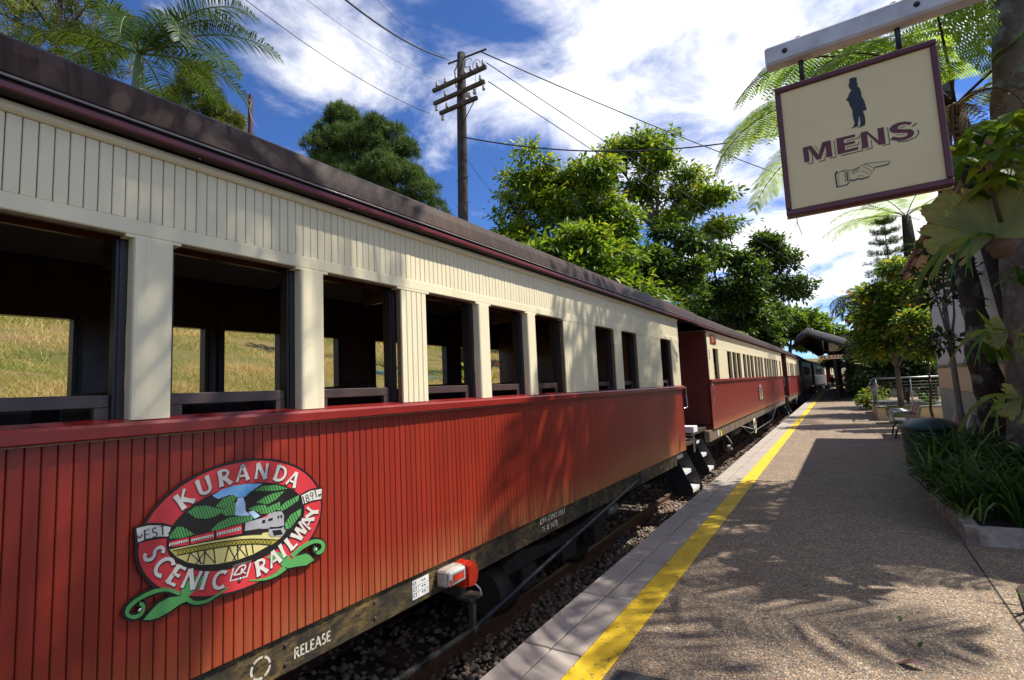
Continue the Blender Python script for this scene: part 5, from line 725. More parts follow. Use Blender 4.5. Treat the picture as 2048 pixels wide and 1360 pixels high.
# ---- carriages further along
def coach(name, label, L, wins, loc, rz, rx=0.0, paint='red2', upper='cream', plate=None, emblem=None, shut=None):
    """body face at local x=0, body from y=0 to L, vestibules beyond both ends"""
    t = thing(name, label, 'train carriage', loc, rz, 'carriages of the train'); t.rotation_euler = (rx, 0, rz)
    zb_, zs_, zt_ = .0, 1.06, 2.27            # body bottom, belt rail, gutter
    def grooved(z0, z1, ya, yb, mm, nm, x=0.0, p=.062):
        n = max(1, int((yb-ya)/p)); d = (yb-ya)/n; pr = []
        for k in range(n):
            y = ya+k*d; pr += [(x-.008, y), (x-.001, y+.006), (x, y+.008), (x, y+d-.002)]
        pr += [(x-.008, yb)]
        m = MB().sheet([[(a, c, z) for a, c in pr] for z in (z0, z1)]); return tag(m.build(nm, mm, t), kind='stuff')
    grooved(zb_, zs_, 0, L, K[paint], 'lower_boarding'); grooved(1.93, 2.2, 0, L, K[upper], 'upper_boarding')
    MB().box(-.06, -.012, 0, L, zb_, zs_).build('side_wall', K[paint], t)
    MB().box(-.02, .04, -.01, L+.01, zs_, zs_+.062, .006).build('belt_rail', K['belt'] if paint != 'dark' else K['dark'], t)
    MB().prism([(-.03, 2.2), (.012, 2.2), (.024, 2.215), (.024, 2.235), (.012, 2.25), (-.03, 2.25)], 1, 0, L).build('cove_moulding', K[upper], t)
    za, zc = zs_+.063, 1.86
    MB().box(-.06, .003, 0, L, zc, 1.929).build('header_rail', K[upper], t)
    MB().box(-.06, -.012, 0, L, 1.93, 2.26).build('upper_wall', K[upper], t)
    e = 0
    for a, c in wins+[(L, L)]:
        if a-e > .001: MB().box(-.06, .002, e+.001, a-.001, za, zc-.001, .004).build('window_post', K[upper], t)
        e = c
    for a, c in wins:
        w = MB().box(-.10, -.061, a, a+.03, za, zc).box(-.10, -.061, c-.03, c, za, zc).box(-.10, -.061, a+.031, c-.031, zc-.03, zc).build('window_frame', K['jamb'], t)
        MB().box(-.09, -.07, a+.031, c-.031, za, za+.09).build('sash', K['sash'], w)
        if shut: MB().box(-.085, -.08, a+.031, c-.031, za+.091, zc-.031).build('pane', K['glass'], w)
    wall_open(MB(), -2.6, -2.52, 0, L, zb_, 2.26, wins, za, zc).build('far_wall', K['wood'], t)
    MB().box(-2.52, -.06, 0, L, .08, .13).build('floor', K['wood'], t)
    MB().box(-2.52, -.06, 0, L, 2.24, 2.259).build('ceiling', K['ceil'], t)
    k = 1.2
    while k < L-1:
        for x0, x1 in ((-2.45, -1.55), (-1.05, -.2)): MB().box(x0, x1, k, k+.12, .5, 1.2, .02).box(x0, x1, k+.121, k+.5, .42, .55).build('seat', K['seat'], t)
        k += 1.35
    for y in (0, L-.04):
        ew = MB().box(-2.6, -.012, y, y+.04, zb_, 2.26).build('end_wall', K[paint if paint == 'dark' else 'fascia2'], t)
        if y == 0:
            q = [[(-.9+a, c+1.42) for a, c in f] for f in _ribbon([(-.16, 0), (0, .15), (.16, 0), (0, -.15), (-.16, 0)], .02, 1)]+[[(-.9+a, c+1.42) for a, c in f] for f in _ribbon([(-.05, -.05), (-.05, .05)], .02, 1)+_ribbon([(.05, -.05), (.05, .05)], .02, 1)]
            mb = MB()
            for f in q: mb.prism(list(f), 1, -.002, -.0005)
            mb.build('end_mark', K['stencil'], ew)
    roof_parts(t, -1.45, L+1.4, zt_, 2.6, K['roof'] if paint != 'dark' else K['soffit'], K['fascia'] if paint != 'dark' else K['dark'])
    sb = MB().box(-.13, -.03, -.35, L+.35, -.24, -.002, .004).build('sole_bar', K['solebar2'], t)
    MB().box(-2.57, -2.47, -.35, L+.35, -.24, -.002, .004).build('sole_bar', K['solebar2'], t)
    for y in [1.0+.9*i for i in range(int((L-1)/.9))]: MB().box(-.031, -.026, y, y+.03, -.22, -.02).build('rib_plate', K['iron'], sb)
    MB().box(-2.5, -.14, -1.3, L+1.3, .005, .075).build('underframe_deck', K['iron'], t)
    for yb in (2.2, L-2.2):
        bo = thing_child('bogie', t)
        for x in (-.48, -2.1): MB().prism([(yb-1.2, -.55), (yb+1.2, -.55), (yb+1.1, -.42), (yb, -.48), (yb-1.1, -.42)], 0, x-.03, x+.03).box(x-.05, x+.07, yb-.99, yb-.75, -.85, -.5501, .02).box(x-.05, x+.07, yb+.75, yb+.99, -.85, -.5501, .02).build('side_frame', K['iron'], bo)
        for y in (yb-.87, yb+.87): wheelset(bo, y, -.75, -1.85, -1.2)
    MB().tube([(-.5, 3.4, -.4), (-.5, 5.2, -.4)], .24, 20).build('air_tank', K['iron2'], t)
    MB().box(-2.2, -.4, L*.45, L*.6, -.65, -.25).build('underfloor_box', K['iron'], t)
    MB().tube([(-.05, 3.6, -.2), (-.05, 5.4, -.62), (-.05, L-5.4, -.62), (-.05, L-3.6, -.2)], .02, 8).box(-.07, -.03, 5.37, 5.43, -.62, -.22).box(-.07, -.03, L-5.43, L-5.37, -.62, -.22).build('truss_rod', K['chrome2'], t)
    steps(t, -1.02, -.38, .02, (-.73, -.45, -.18), .13); steps(t, L+.4, L+1.04, .02, (-.73, -.45, -.18), .13)
    for y in (.05, L-.05): MB().tube([(.0, y, 1.02), (.045, y, 1.02), (.045, y, .62), (.0, y, .62)], .011, 8).build('handrail', K['chrome'], t)
    MB().box(-2.45, -.15, -1.42, -1.3, -.24, .07).box(-1.5, -1.1, -1.7, -1.42, -.3, -.05).build('end_beam', K['black'], t)
    hw = MB()
    if plate:
        hw.lathe([(.20, -.012), (.235, -.02), (.245, 0), (.235, .02), (.20, .012)], 28, (.02, 5.9, -.42), 0, True)
        for a in range(5): hw.tube([(.02, 5.9, -.42), (.02, 5.9+.21*cos(a*1.2566), -.42+.21*sin(a*1.2566))], .012, 6)
        hw.tube([(.03, 5.9, -.42), (-.3, 5.9, -.42)], .02, 8).build('hand_wheel', K['wheelcream'], t)
        MB().tube([(0, 3.3, -.2), (.0, 5.7, -.5)], .016, 8).build('brake_rod', K['grey'], t)
        MB().tube([(-.05, 1.6, -.3), (.03, 1.75, -.5), (.0, 1.8, -.62)], .02, 8).lathe([(.0, 0), (.07, .02), (.09, .08), (.05, .16), (.0, .18)], 12, (-.05, 1.8, -.72)).build('brake_hose', K['grey'], t)
        p = MB().box(.004, .018, .35, .95, 1.96, 2.17, .004).build('number_board', K['belt'], t)
        text_part('lettering', plate, .13, K['gilt'], p, (.0182, .43, 2.0), 'x', .17, 1.1, .12)
        MB().box(.004, .016, .12, .24, 1.62, 1.82, .003).build('notice', K['offwhite'], t)
        MB().box(-.0295, -.027, .55, .68, -.2, -.07).build('data_plate', K['offwhite'], sb); MB().box(-.0295, -.0272, .85, 1.02, -.23, -.1).build('data_plate', K['yellowp'], sb)
    if emblem:
        c = copy_tree(emblem, t); c.location = (.012, emblem_y, .60)
    return t
emblem_y = 8.0
K['dark'] = plain('shaded_dark_green', (.025, .03, .025), (.02, .022, .02), 4, .4); K['fascia2'] = plain('end_wall_maroon', (.15, .022, .022), (.11, .016, .016), 2, .45)  # dark green taken near black: shelter shade painted into the fourth carriage's colour
K['solebar2'] = plain('solebar_tan_dirt', (.19, .135, .085), (.10, .07, .045), 5, .75, bump=.2); K['iron2'] = plain('dusty_tank', (.15, .11, .08), (.09, .065, .05), 5, .7)
K['chrome2'] = plain('dull_rod', (.16, .15, .14), rough=.5, metal=.6); K['wheelcream'] = plain('wheel_cream', (.70, .64, .48), rough=.5); K['gilt'] = plain('gilt_lettering', (.60, .42, .18), rough=.4)
K['yellowp'] = plain('yellow_plate', (.75, .62, .03), rough=.5)
W2 = [(.55, 1.15), (2.33, 2.95), (3.1, 3.7), (3.8, 4.45), (4.85, 5.45), (5.6, 6.2), (6.33, 7.0), (7.25, 7.9), (8.05, 8.7), (8.82, 9.45), (9.85, 10.5), (10.65, 11.25), (11.4, 12.0), (12.4, 13.0), (13.15, 13.8), (13.95, 14.55), (15.4, 16.0)]
c2 = coach('passenger_carriage', 'second red and cream carriage, coupled behind the nearest one', 16.55, W2, (-2.62, 12.25, .565), .0045, .0035, plate='1257', emblem=em)
W3 = [(.5, 1.1), (1.9, 2.8), (2.95, 3.85), (4.0, 4.9), (5.6, 6.5), (6.65, 7.55), (7.7, 8.6)]
c3 = coach('passenger_carriage', 'short third red and cream carriage just before the shelter', 10.2, W3, (-2.72, 31.7, .63), .012, .002)
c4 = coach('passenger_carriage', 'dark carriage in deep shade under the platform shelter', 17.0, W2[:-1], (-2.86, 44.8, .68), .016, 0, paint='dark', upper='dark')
c5 = coach('passenger_carriage', 'farthest red and cream carriage seen through the shelter', 17.0, W2[:-1], (-3.02, 64.8, .7), -.035, 0)
c6 = coach('passenger_carriage', 'red carriage curving away beyond the far end of the shelter', 17.0, W2[:-1], (-1.95, 84.6, .7), -.13, 0)
# ---------------------------------------------------------------- vegetation
def nrm(a): return a/(np.linalg.norm(a, axis=-1, keepdims=True)+1e-9)
def leaf_arrays(P, A, N, L, W, fold=.25):
    """rhombic folded leaves at P, along A, facing N; L, W arrays"""
    A = nrm(A); B = nrm(np.cross(A, N)); N = np.cross(B, A); L = L[:, None]; W = W[:, None]
    mid = P+A*L*.45
    V = np.stack([P, mid+B*W*.5+N*W*fold, P+A*L-N*L*.12, mid-B*W*.5+N*W*fold], 1)
    n = len(P); b0 = 4*np.arange(n)[:, None]
    F = np.concatenate([b0+np.array([[0, 1, 2]]), b0+np.array([[0, 2, 3]])], 0)
    return V.reshape(-1, 3), F
def crown(blobs, ncl, nlf, size, seed, spread=.45, aspect=.45, young=.25, shell=.55):
    """blobs (x,y,z,r[,squash]); leaf clusters spread through the outer shell of lumpy lobes"""
    r = np.random.RandomState(seed); Ps = []; As = []; Ns = []; Ts = []; tot = sum(b[3]**2 for b in blobs)
    for b in blobs:
        n = max(8, int(ncl*b[3]**2/tot)); d = nrm(r.normal(size=(n, 3))); d[:, 2] = np.where(d[:, 2] < -.35, -d[:, 2]*.4, d[:, 2]); d = nrm(d)
        ph = r.uniform(0, 6, 3); lump = .84+.20*np.sin(d[:, 0]*5+ph[0])*np.sin(d[:, 1]*5+ph[1])+.16*np.sin(d[:, 2]*7+d[:, 0]*6+ph[2])
        rad = b[3]*lump*(shell+(1-shell)*r.uniform(0, 1, n)**.6)
        c = np.array(b[:3])+d*rad[:, None]*np.array([1, 1, b[4] if len(b) > 4 else .85])
        k = r.poisson(nlf, n)+2; ci = np.repeat(np.arange(n), k); m = len(ci)
        off = r.normal(size=(m, 3))*spread*r.uniform(.5, 1.2, n)[ci][:, None]*np.array([1, 1, .6])
        Ps.append(c[ci]+off); As.append(nrm(off)*.8+d[ci]*.5+r.normal(size=(m, 3))*.45+np.array([0, 0, -.25]))
        Ns.append(np.array([0, 0, 1.0])+d[ci]*.5+r.normal(size=(m, 3))*.45)
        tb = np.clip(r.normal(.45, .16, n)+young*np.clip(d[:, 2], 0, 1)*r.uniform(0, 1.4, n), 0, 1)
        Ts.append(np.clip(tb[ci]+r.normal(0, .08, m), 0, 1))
    P = np.concatenate(Ps); A = np.concatenate(As); N = np.concatenate(Ns); T = np.concatenate(Ts); n = len(P)
    L = size*r.uniform(.6, 1.25, n); V, F = leaf_arrays(P, A, N, L, L*aspect); return V, F, np.repeat(T, 4)
def lumpy(blobs, k, seed, f0=.40, f1=.58, out=.72):
    r = random.Random(seed*7+1); o = []
    for b in blobs:
        for i in range(k):
            d = Vector((r.gauss(0, 1), r.gauss(0, 1), r.gauss(.25, .8))).normalized()*b[3]*out*r.uniform(.55, 1.12); o.append((b[0]+d.x, b[1]+d.y, b[2]+d.z*.9, b[3]*r.uniform(f0, f1), .62))
    return o
def tree(name, label, cat, base, blobs, ncl, nlf, size, leafm, barkm, tr=.25, seed=1, group=None, fork=.45, bend=.3, lump=0, **kw):
    t = thing(name, label, cat, base, 0, group); bx, by, bz_ = base; r = random.Random(seed)
    bl = [(b[0]-bx, b[1]-by, b[2]-bz_)+tuple(b[3:]) for b in blobs]
    V, F, T = crown(lumpy(bl, lump, seed) if lump else bl, ncl, nlf, size, seed, **kw); link('crown', npmesh('crown', V, F, leafm, T), t)
    top = Vector((sum(b[0] for b in bl)/len(bl), sum(b[1] for b in bl)/len(bl), max(b[2] for b in bl))); h = top.z
    f = Vector((top.x*fork*.7, top.y*fork*.7, h*fork)); m = MB()
    m.tube([(0, 0, -.3), (f.x*.3+r.uniform(-bend, bend)*.3, f.y*.3, f.z*.4), (f.x*.7, f.y*.7+r.uniform(-bend, bend)*.3, f.z*.75), tuple(f)], [tr*1.15, tr*.95, tr*.85, tr*.78], 10)
    for b in bl:
        e = Vector(b[:3]); md = f.lerp(e, .5)+Vector((r.uniform(-bend, bend), r.uniform(-bend, bend), r.uniform(0, bend)))*b[3]*.4
        m.tube([tuple(f-Vector((0, 0, .05))), tuple(f.lerp(md, .5)+Vector((0, 0, .1))), tuple(md), tuple(e)], [tr*.6, tr*.45, tr*.35, tr*.16], 7)
        for k in range(4):
            q = e+Vector((r.uniform(-1, 1), r.uniform(-1, 1), r.uniform(-.3, .9)))*b[3]*.75
            m.tube([tuple(md.lerp(e, .6)), tuple(e.lerp(q, .5)+Vector((0, 0, .1))), tuple(q)], [tr*.2, tr*.13, tr*.05], 5)
    m.build('trunk', barkm, t); return t
def needle_crown(blobs, ntuft, nn, ln, w, seed):
    r = np.random.RandomState(seed); tot = sum(b[3]**2 for b in blobs); Vs = []; Ts = []
    for b in blobs:
        n = max(6, int(ntuft*b[3]**2/tot)); d = nrm(r.normal(size=(n, 3))); d[:, 2] = np.where(d[:, 2] < -.5, -d[:, 2], d[:, 2])
        c = np.array(b[:3])+d*(b[3]*(.45+.55*r.uniform(0, 1, n)**.5))[:, None]*np.array([1, 1, .8]); ci = np.repeat(np.arange(n), nn); m = len(ci)
        a = nrm(r.normal(size=(m, 3))+d[ci]*.7+np.array([0, 0, .5])); side = nrm(np.cross(a, r.normal(size=(m, 3))))
        L = ln*r.uniform(.6, 1.2, m)[:, None]; p = c[ci]+r.normal(size=(m, 3))*ln*.25
        Vs.append(np.stack([p-side*w/2, p+side*w/2, p+a*L], 1).reshape(-1, 3))
        Ts.append(np.repeat(np.clip(np.repeat(r.normal(.45, .2, n), nn)+r.normal(0, .1, m), 0, 1), 3))
    V = np.concatenate(Vs); return V, np.arange(len(V)).reshape(-1, 3), np.concatenate(Ts)
def pine(name, label, base, blobs, ntuft, nn, ln, w, leafm, barkm, tr, seed, group=None):
    t = thing(name, label, 'tree', base, 0, group); bl = [(b[0]-base[0], b[1]-base[1], b[2]-base[2], b[3]) for b in blobs]
    V, F, T = needle_crown(lumpy(bl, 7, seed, .42, .58, .72), ntuft, nn, ln, w, seed); link('crown', npmesh('crown', V, F, leafm, T), t)
    top = max(b[2] for b in bl); r = random.Random(seed); cx = sum(b[0] for b in bl)/len(bl); cyy = sum(b[1] for b in bl)/len(bl); m = MB()
    m.tube([(0, 0, -.3), (cx*.5, cyy*.5, top*.5), (cx, cyy, top)], [tr, tr*.75, tr*.2], 9)
    for b in bl:
        z0 = max(.3*top, b[2]-b[3]*1.2); k = z0/top
        m.tube([(cx*k, cyy*k, z0), ((cx*k+b[0])/2, (cyy*k+b[1])/2, (z0+b[2])/2), tuple(b[:3])], [tr*.4, tr*.28, tr*.08], 6)
    m.build('trunk', barkm, t); return t
def frond_curve(az, e0, L, droop, n=14, twist=0.0):
    """points along a rachis leaving the origin"""
    P = [Vector((0, 0, 0))]; e = e0
    for i in range(n):
        s = L/n; P.append(P[-1]+Vector((cos(az)*cos(e), sin(az)*cos(e), sin(e)))*s); e -= droop/n*(.4+1.2*i/n); az += twist/n
    return np.array([tuple(p) for p in P])
def pinnate(curve, nl, ll, wl, seed, vee=.5, hang=.5, fwd=.55, prof=None, tint=.5):
    """leaflets on both sides of a rachis, two quads each"""
    r = np.random.RandomState(seed); n = len(curve); t = np.linspace(.1, .99, nl); idx = t*(n-1); i0 = np.clip(idx.astype(int), 0, n-2); fr = (idx-i0)[:, None]
    P = curve[i0]*(1-fr)+curve[i0+1]*fr; D = nrm(curve[i0+1]-curve[i0]); S = nrm(np.cross(D, np.array([0, 0, 1.0]))); U = nrm(np.cross(S, D))
    L = ll*(prof(t) if prof else (np.sin(np.pi*np.clip(t*.93+.05, 0, 1))**.6*.95+.05)); Vs = []; Ts = []
    for s in (-1, 1):
        a = nrm(S*s+D*fwd+U*vee+r.normal(size=(nl, 3))*.09); Lr = (L*r.uniform(.85, 1.1, nl))[:, None]
        p1 = P+a*Lr*.5+np.array([0, 0, -1])*Lr*hang*.12; p2 = P+a*Lr*.92+np.array([0, 0, -1])*Lr*hang*.55
        w = nrm(np.cross(a, U))*wl/2
        Vs.append(np.stack([P-w*.5, P+w*.5, p1+w, p1-w, p2+w*.15, p2-w*.15], 1)); Ts.append(np.repeat(np.clip(tint+r.normal(0, .12, nl), 0, 1), 6))
    V = np.concatenate(Vs).reshape(-1, 3); m = len(V)//6; b0 = 6*np.arange(m)[:, None]
    F = np.concatenate([b0+np.array([[0, 1, 2, 3]]), b0+np.array([[3, 2, 4, 5]])], 0); return V, F, np.concatenate(Ts)
def rachis(curve, r0, r1, n=6):
    k = len(curve); return MB().tube([tuple(p) for p in curve], [r0+(r1-r0)*i/(k-1) for i in range(k)], n)
def palm(name, label, base, top, tr, fronds, leafm, barkm, shaft=None, seed=1, ll=.55, nl=46, wl=.04, rm=None, hang=.7, shaft_h=1.6, vee=.35):
    t = thing(name, label, 'palm tree', base); h = Vector(top)-Vector(base)
    MB().tube([(0, 0, -.2), tuple(h*.5+Vector((.1, .05, 0))), tuple(h)], [tr*1.2, tr, tr*.9], 12).build('trunk', barkm, t)
    if shaft: MB().tube([tuple(h), tuple(h+Vector((0, 0, shaft_h*.3))), tuple(h+Vector((0, 0, shaft_h*.8))), tuple(h+Vector((0, 0, shaft_h)))], [tr*1.35, tr*1.4, tr*.85, tr*.5], 12).build('crownshaft', shaft, t)
    o = h+Vector((0, 0, shaft_h if shaft else 0))
    for i, (az, e0, L, dr) in enumerate(fronds):
        c = frond_curve(az, e0, L, dr)+np.array(tuple(o)); V, F, T = pinnate(c, nl, ll*(L/3.0)**.5, wl, seed*50+i, vee, hang, tint=.35+.4*random.random())
        f = link('frond', npmesh('frond', V, F, leafm, T), t); rachis(c, .035, .006).build('rachis', rm or leafm_green, f)
    return t
def fern_frond(curve, npn, ll, seed, pn=14, w=.022, hang=.35, tint=.5, fwd=.35):
    """bipinnate frond: pinnae carrying two rows of small pinnules"""
    r = np.random.RandomState(seed); n = len(curve); t = np.linspace(.16, .985, npn); idx = t*(n-1); i0 = np.clip(idx.astype(int), 0, n-2); fr = (idx-i0)[:, None]
    P = curve[i0]*(1-fr)+curve[i0+1]*fr; D = nrm(curve[i0+1]-curve[i0]); S = nrm(np.cross(D, np.array([0, 0, 1.0]))); U = nrm(np.cross(S, D))
    Lp = ll*(np.sin(np.pi*np.clip(t*.88+.1, 0, 1))**.7*.97+.03); Vs = []; Ts = []; ribs = []
    for s in (-1, 1):
        a = nrm(S*s+D*fwd+U*.12+r.normal(size=(npn, 3))*.06); tt = np.linspace(.04, .98, pn)
        Lr = (Lp*r.uniform(.9, 1.08, npn))[:, None, None]
        Q = P[:, None]+a[:, None]*Lr*tt[None, :, None]+np.array([0, 0, -1.0])*Lr*hang*(tt**2)[None, :, None]
        tang = nrm(np.gradient(Q, axis=1)); side = nrm(np.cross(tang, U[:, None])); lw = Lr[..., 0]*.21*(np.sin(np.pi*np.clip(tt*.85+.12, 0, 1))**.6)[None, :]
        for q in (-1, 1):
            b = nrm(side*q+tang*.35); tip = Q+b*lw[..., None]+np.array([0, 0, -1.0])*lw[..., None]*.2
            hw = tang*(w/2+Lr*.012)
            Vs.append(np.stack([Q-hw, Q+hw, tip+hw*.55, tip-hw*.3], 2).reshape(-1, 3)); Ts.append(np.full(npn*pn*4, tint)+np.repeat(r.normal(0, .1, npn*pn), 4))
    V = np.concatenate(Vs); m = len(V)//4; return V, np.arange(4*m).reshape(-1, 4), np.clip(np.concatenate(Ts), 0, 1)
leafm_green = plain('palm_rachis_green', (.10, .17, .035), rough=.5)
K['fernstem'] = plain('fern_stem_brown', (.07, .04, .022), rough=.7)
def tree_fern(name, label, base, top, fronds, leafm, barkm, seed=3, tr=.11, npn=26, pn=13, ll=.5, dead=None, deadfronds=()):
    t = thing(name, label, 'tree fern', base); h = Vector(top)-Vector(base)
    MB().tube([(0, 0, -.2), tuple(h*.4+Vector((.05, .03, 0))), tuple(h*.8), tuple(h)], [tr*1.3, tr, tr*1.05, tr*.7], 10).build('trunk', barkm, t)
    for i, (az, e0, L, dr) in enumerate(list(fronds)+list(deadfronds)):
        dd = i >= len(fronds)
        c = frond_curve(az, e0, L, dr)+np.array(tuple(h)); V, F, T = fern_frond(c, 15 if dd else npn, ll*(L/2.6)*(.8 if dd else 1), seed*60+i, 10 if dd else pn, w=.008 if dd else .013, hang=.9 if dd else .35, tint=.5+.3*random.uniform(-1, 1))
        f = link('dead_frond' if dd else 'frond', npmesh('frond', V, F, dead if dd else leafm, T), t); rachis(c, .022, .005, 5).build('rachis', K['fernstem'], f)
        if dd: tag(f, kind='stuff')
    return t
LM = {}
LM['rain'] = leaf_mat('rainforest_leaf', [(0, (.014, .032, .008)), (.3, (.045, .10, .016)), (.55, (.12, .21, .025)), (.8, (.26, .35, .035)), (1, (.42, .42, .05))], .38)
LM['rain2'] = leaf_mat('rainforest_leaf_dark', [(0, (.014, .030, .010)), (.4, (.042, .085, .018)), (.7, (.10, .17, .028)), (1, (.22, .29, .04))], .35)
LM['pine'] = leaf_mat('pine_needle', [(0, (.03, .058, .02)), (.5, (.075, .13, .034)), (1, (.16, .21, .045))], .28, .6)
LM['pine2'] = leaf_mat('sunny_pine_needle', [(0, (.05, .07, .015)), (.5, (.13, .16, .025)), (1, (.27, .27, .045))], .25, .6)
LM['palm'] = leaf_mat('palm_leaf', [(0, (.014, .032, .008)), (.5, (.04, .085, .014)), (1, (.13, .18, .025))], .3)
LM['palmblue'] = leaf_mat('grey_palm_leaf', [(0, (.03, .055, .03)), (.5, (.07, .11, .05)), (1, (.14, .18, .08))], .3)
LM['fern'] = leaf_mat('tree_fern_leaf', [(0, (.13, .23, .05)), (.5, (.25, .37, .09)), (1, (.40, .50, .17))], .62, .5, 1.5)
LM['deadfern'] = leaf_mat('dead_fern_leaf', [(0, (.16, .07, .03)), (.5, (.33, .17, .06)), (1, (.50, .31, .11))], .45, .7, 1.2)
LM['shrub'] = leaf_mat('shrub_leaf', [(0, (.025, .055, .015)), (.4, (.07, .14, .026)), (.65, (.17, .26, .04)), (.85, (.30, .30, .035)), (1, (.55, .27, .03))], .48)
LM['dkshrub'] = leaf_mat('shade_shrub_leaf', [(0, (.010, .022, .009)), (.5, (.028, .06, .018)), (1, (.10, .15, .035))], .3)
LM['strap'] = leaf_mat('strap_leaf', [(0, (.020, .048, .012)), (.45, (.055, .12, .022)), (.8, (.13, .21, .03)), (1, (.34, .38, .14))], .3, .4)
LM['stag'] = leaf_mat('staghorn_leaf', [(0, (.10, .12, .05)), (.4, (.20, .22, .085)), (.75, (.33, .32, .085)), (1, (.28, .16, .06))], .36, .7, 1.4)
LM['bird'] = leaf_mat('birds_nest_leaf', [(0, (.03, .07, .015)), (.5, (.09, .16, .025)), (1, (.34, .36, .03))], .45, .4, 1.5)
LM['brown'] = leaf_mat('dry_frond', [(0, (.12, .06, .03)), (.5, (.22, .12, .06)), (1, (.33, .20, .10))], .3, .7, 1.1)
LM['redleaf'] = leaf_mat('cordyline_leaf', [(0, (.05, .008, .012)), (.5, (.22, .012, .03)), (1, (.50, .05, .10))], .4)
BK = {'dark': m_bark('dark_bark', (.018, .014, .011), (.045, .035, .028), (.085, .07, .055), 9, (.16, .15, .13)), 'grey': m_bark('grey_bark', (.06, .05, .042), (.13, .115, .1), (.22, .2, .18), 10),
      'lich': m_bark('lichen_bark', (.07, .048, .035), (.14, .105, .08), (.2, .165, .13), 8, (.19, .20, .15)), 'pine': m_bark('pine_bark', (.05, .035, .025), (.1, .07, .05), (.15, .11, .08), 6), 'fern': m_bark('fern_trunk', (.014, .01, .008), (.035, .026, .02), (.06, .045, .032), 25)}

# far side of the train -------------------------------------------------
def T3(x, y): return (x, y, terrain(x, y))
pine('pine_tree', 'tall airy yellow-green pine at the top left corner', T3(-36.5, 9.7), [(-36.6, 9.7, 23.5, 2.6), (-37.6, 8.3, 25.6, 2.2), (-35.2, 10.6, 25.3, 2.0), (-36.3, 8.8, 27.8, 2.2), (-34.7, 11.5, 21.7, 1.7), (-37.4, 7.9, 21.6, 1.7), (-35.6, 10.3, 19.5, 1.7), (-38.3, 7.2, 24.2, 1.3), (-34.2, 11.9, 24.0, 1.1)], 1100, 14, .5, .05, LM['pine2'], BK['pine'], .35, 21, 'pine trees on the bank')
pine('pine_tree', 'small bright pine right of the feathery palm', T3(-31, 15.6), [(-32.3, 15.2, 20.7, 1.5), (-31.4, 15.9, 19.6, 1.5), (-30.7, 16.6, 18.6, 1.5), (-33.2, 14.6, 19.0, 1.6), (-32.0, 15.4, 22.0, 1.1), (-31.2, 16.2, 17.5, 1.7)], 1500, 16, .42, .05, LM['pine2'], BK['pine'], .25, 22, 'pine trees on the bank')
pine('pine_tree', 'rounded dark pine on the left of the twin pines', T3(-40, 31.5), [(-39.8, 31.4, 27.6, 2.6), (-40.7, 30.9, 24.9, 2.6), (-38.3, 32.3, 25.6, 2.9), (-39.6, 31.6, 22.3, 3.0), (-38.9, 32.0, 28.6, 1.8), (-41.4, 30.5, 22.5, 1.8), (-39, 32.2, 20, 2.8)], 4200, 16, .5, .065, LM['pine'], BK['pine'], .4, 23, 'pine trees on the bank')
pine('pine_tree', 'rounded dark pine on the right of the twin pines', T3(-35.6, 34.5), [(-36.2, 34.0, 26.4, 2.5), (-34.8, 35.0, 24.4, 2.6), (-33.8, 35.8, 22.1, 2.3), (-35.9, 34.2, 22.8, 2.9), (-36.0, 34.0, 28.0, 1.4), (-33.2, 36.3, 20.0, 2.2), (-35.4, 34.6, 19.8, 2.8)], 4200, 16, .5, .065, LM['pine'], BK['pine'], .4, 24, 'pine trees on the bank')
random.seed(9)
pt_ = palm('feather_palm', 'tall feather palm with green crownshaft at upper left above the roof', T3(-16.4, 6.15), (-16.4, 6.15, 9.85), .15,
     [(a+random.uniform(-.15, .15), random.uniform(.15, 1.1), random.uniform(3.0, 3.7), random.uniform(1.5, 2.4)) for a in [2*pi*i/10 for i in range(10)]]+[(.75, .55, 4.2, 1.5), (.95, .15, 3.4, 1.6), (.5, .8, 4.0, 1.7)], LM['palm'], BK['grey'], plain('crownshaft_green', (.12, .19, .07), (.16, .2, .09), 4, .4), 4, .78, 76, .034, shaft_h=2.0)
for i, (az, L) in enumerate(((.2, 1.0), (1.4, 1.1), (3.3, 1.3), (4.4, 1.0), (5.4, .9))):
    V_, F_, T_ = needle_crown([(cos(az)*.45*L, sin(az)*.45*L, 5.8-.5+.1*i, .42*L)], 60, 9, .55, .02, 70+i); link('flower_spray', npmesh('flower_spray', V_, F_, LM['brown'] if i % 2 else LM['pine2'], T_), pt_)
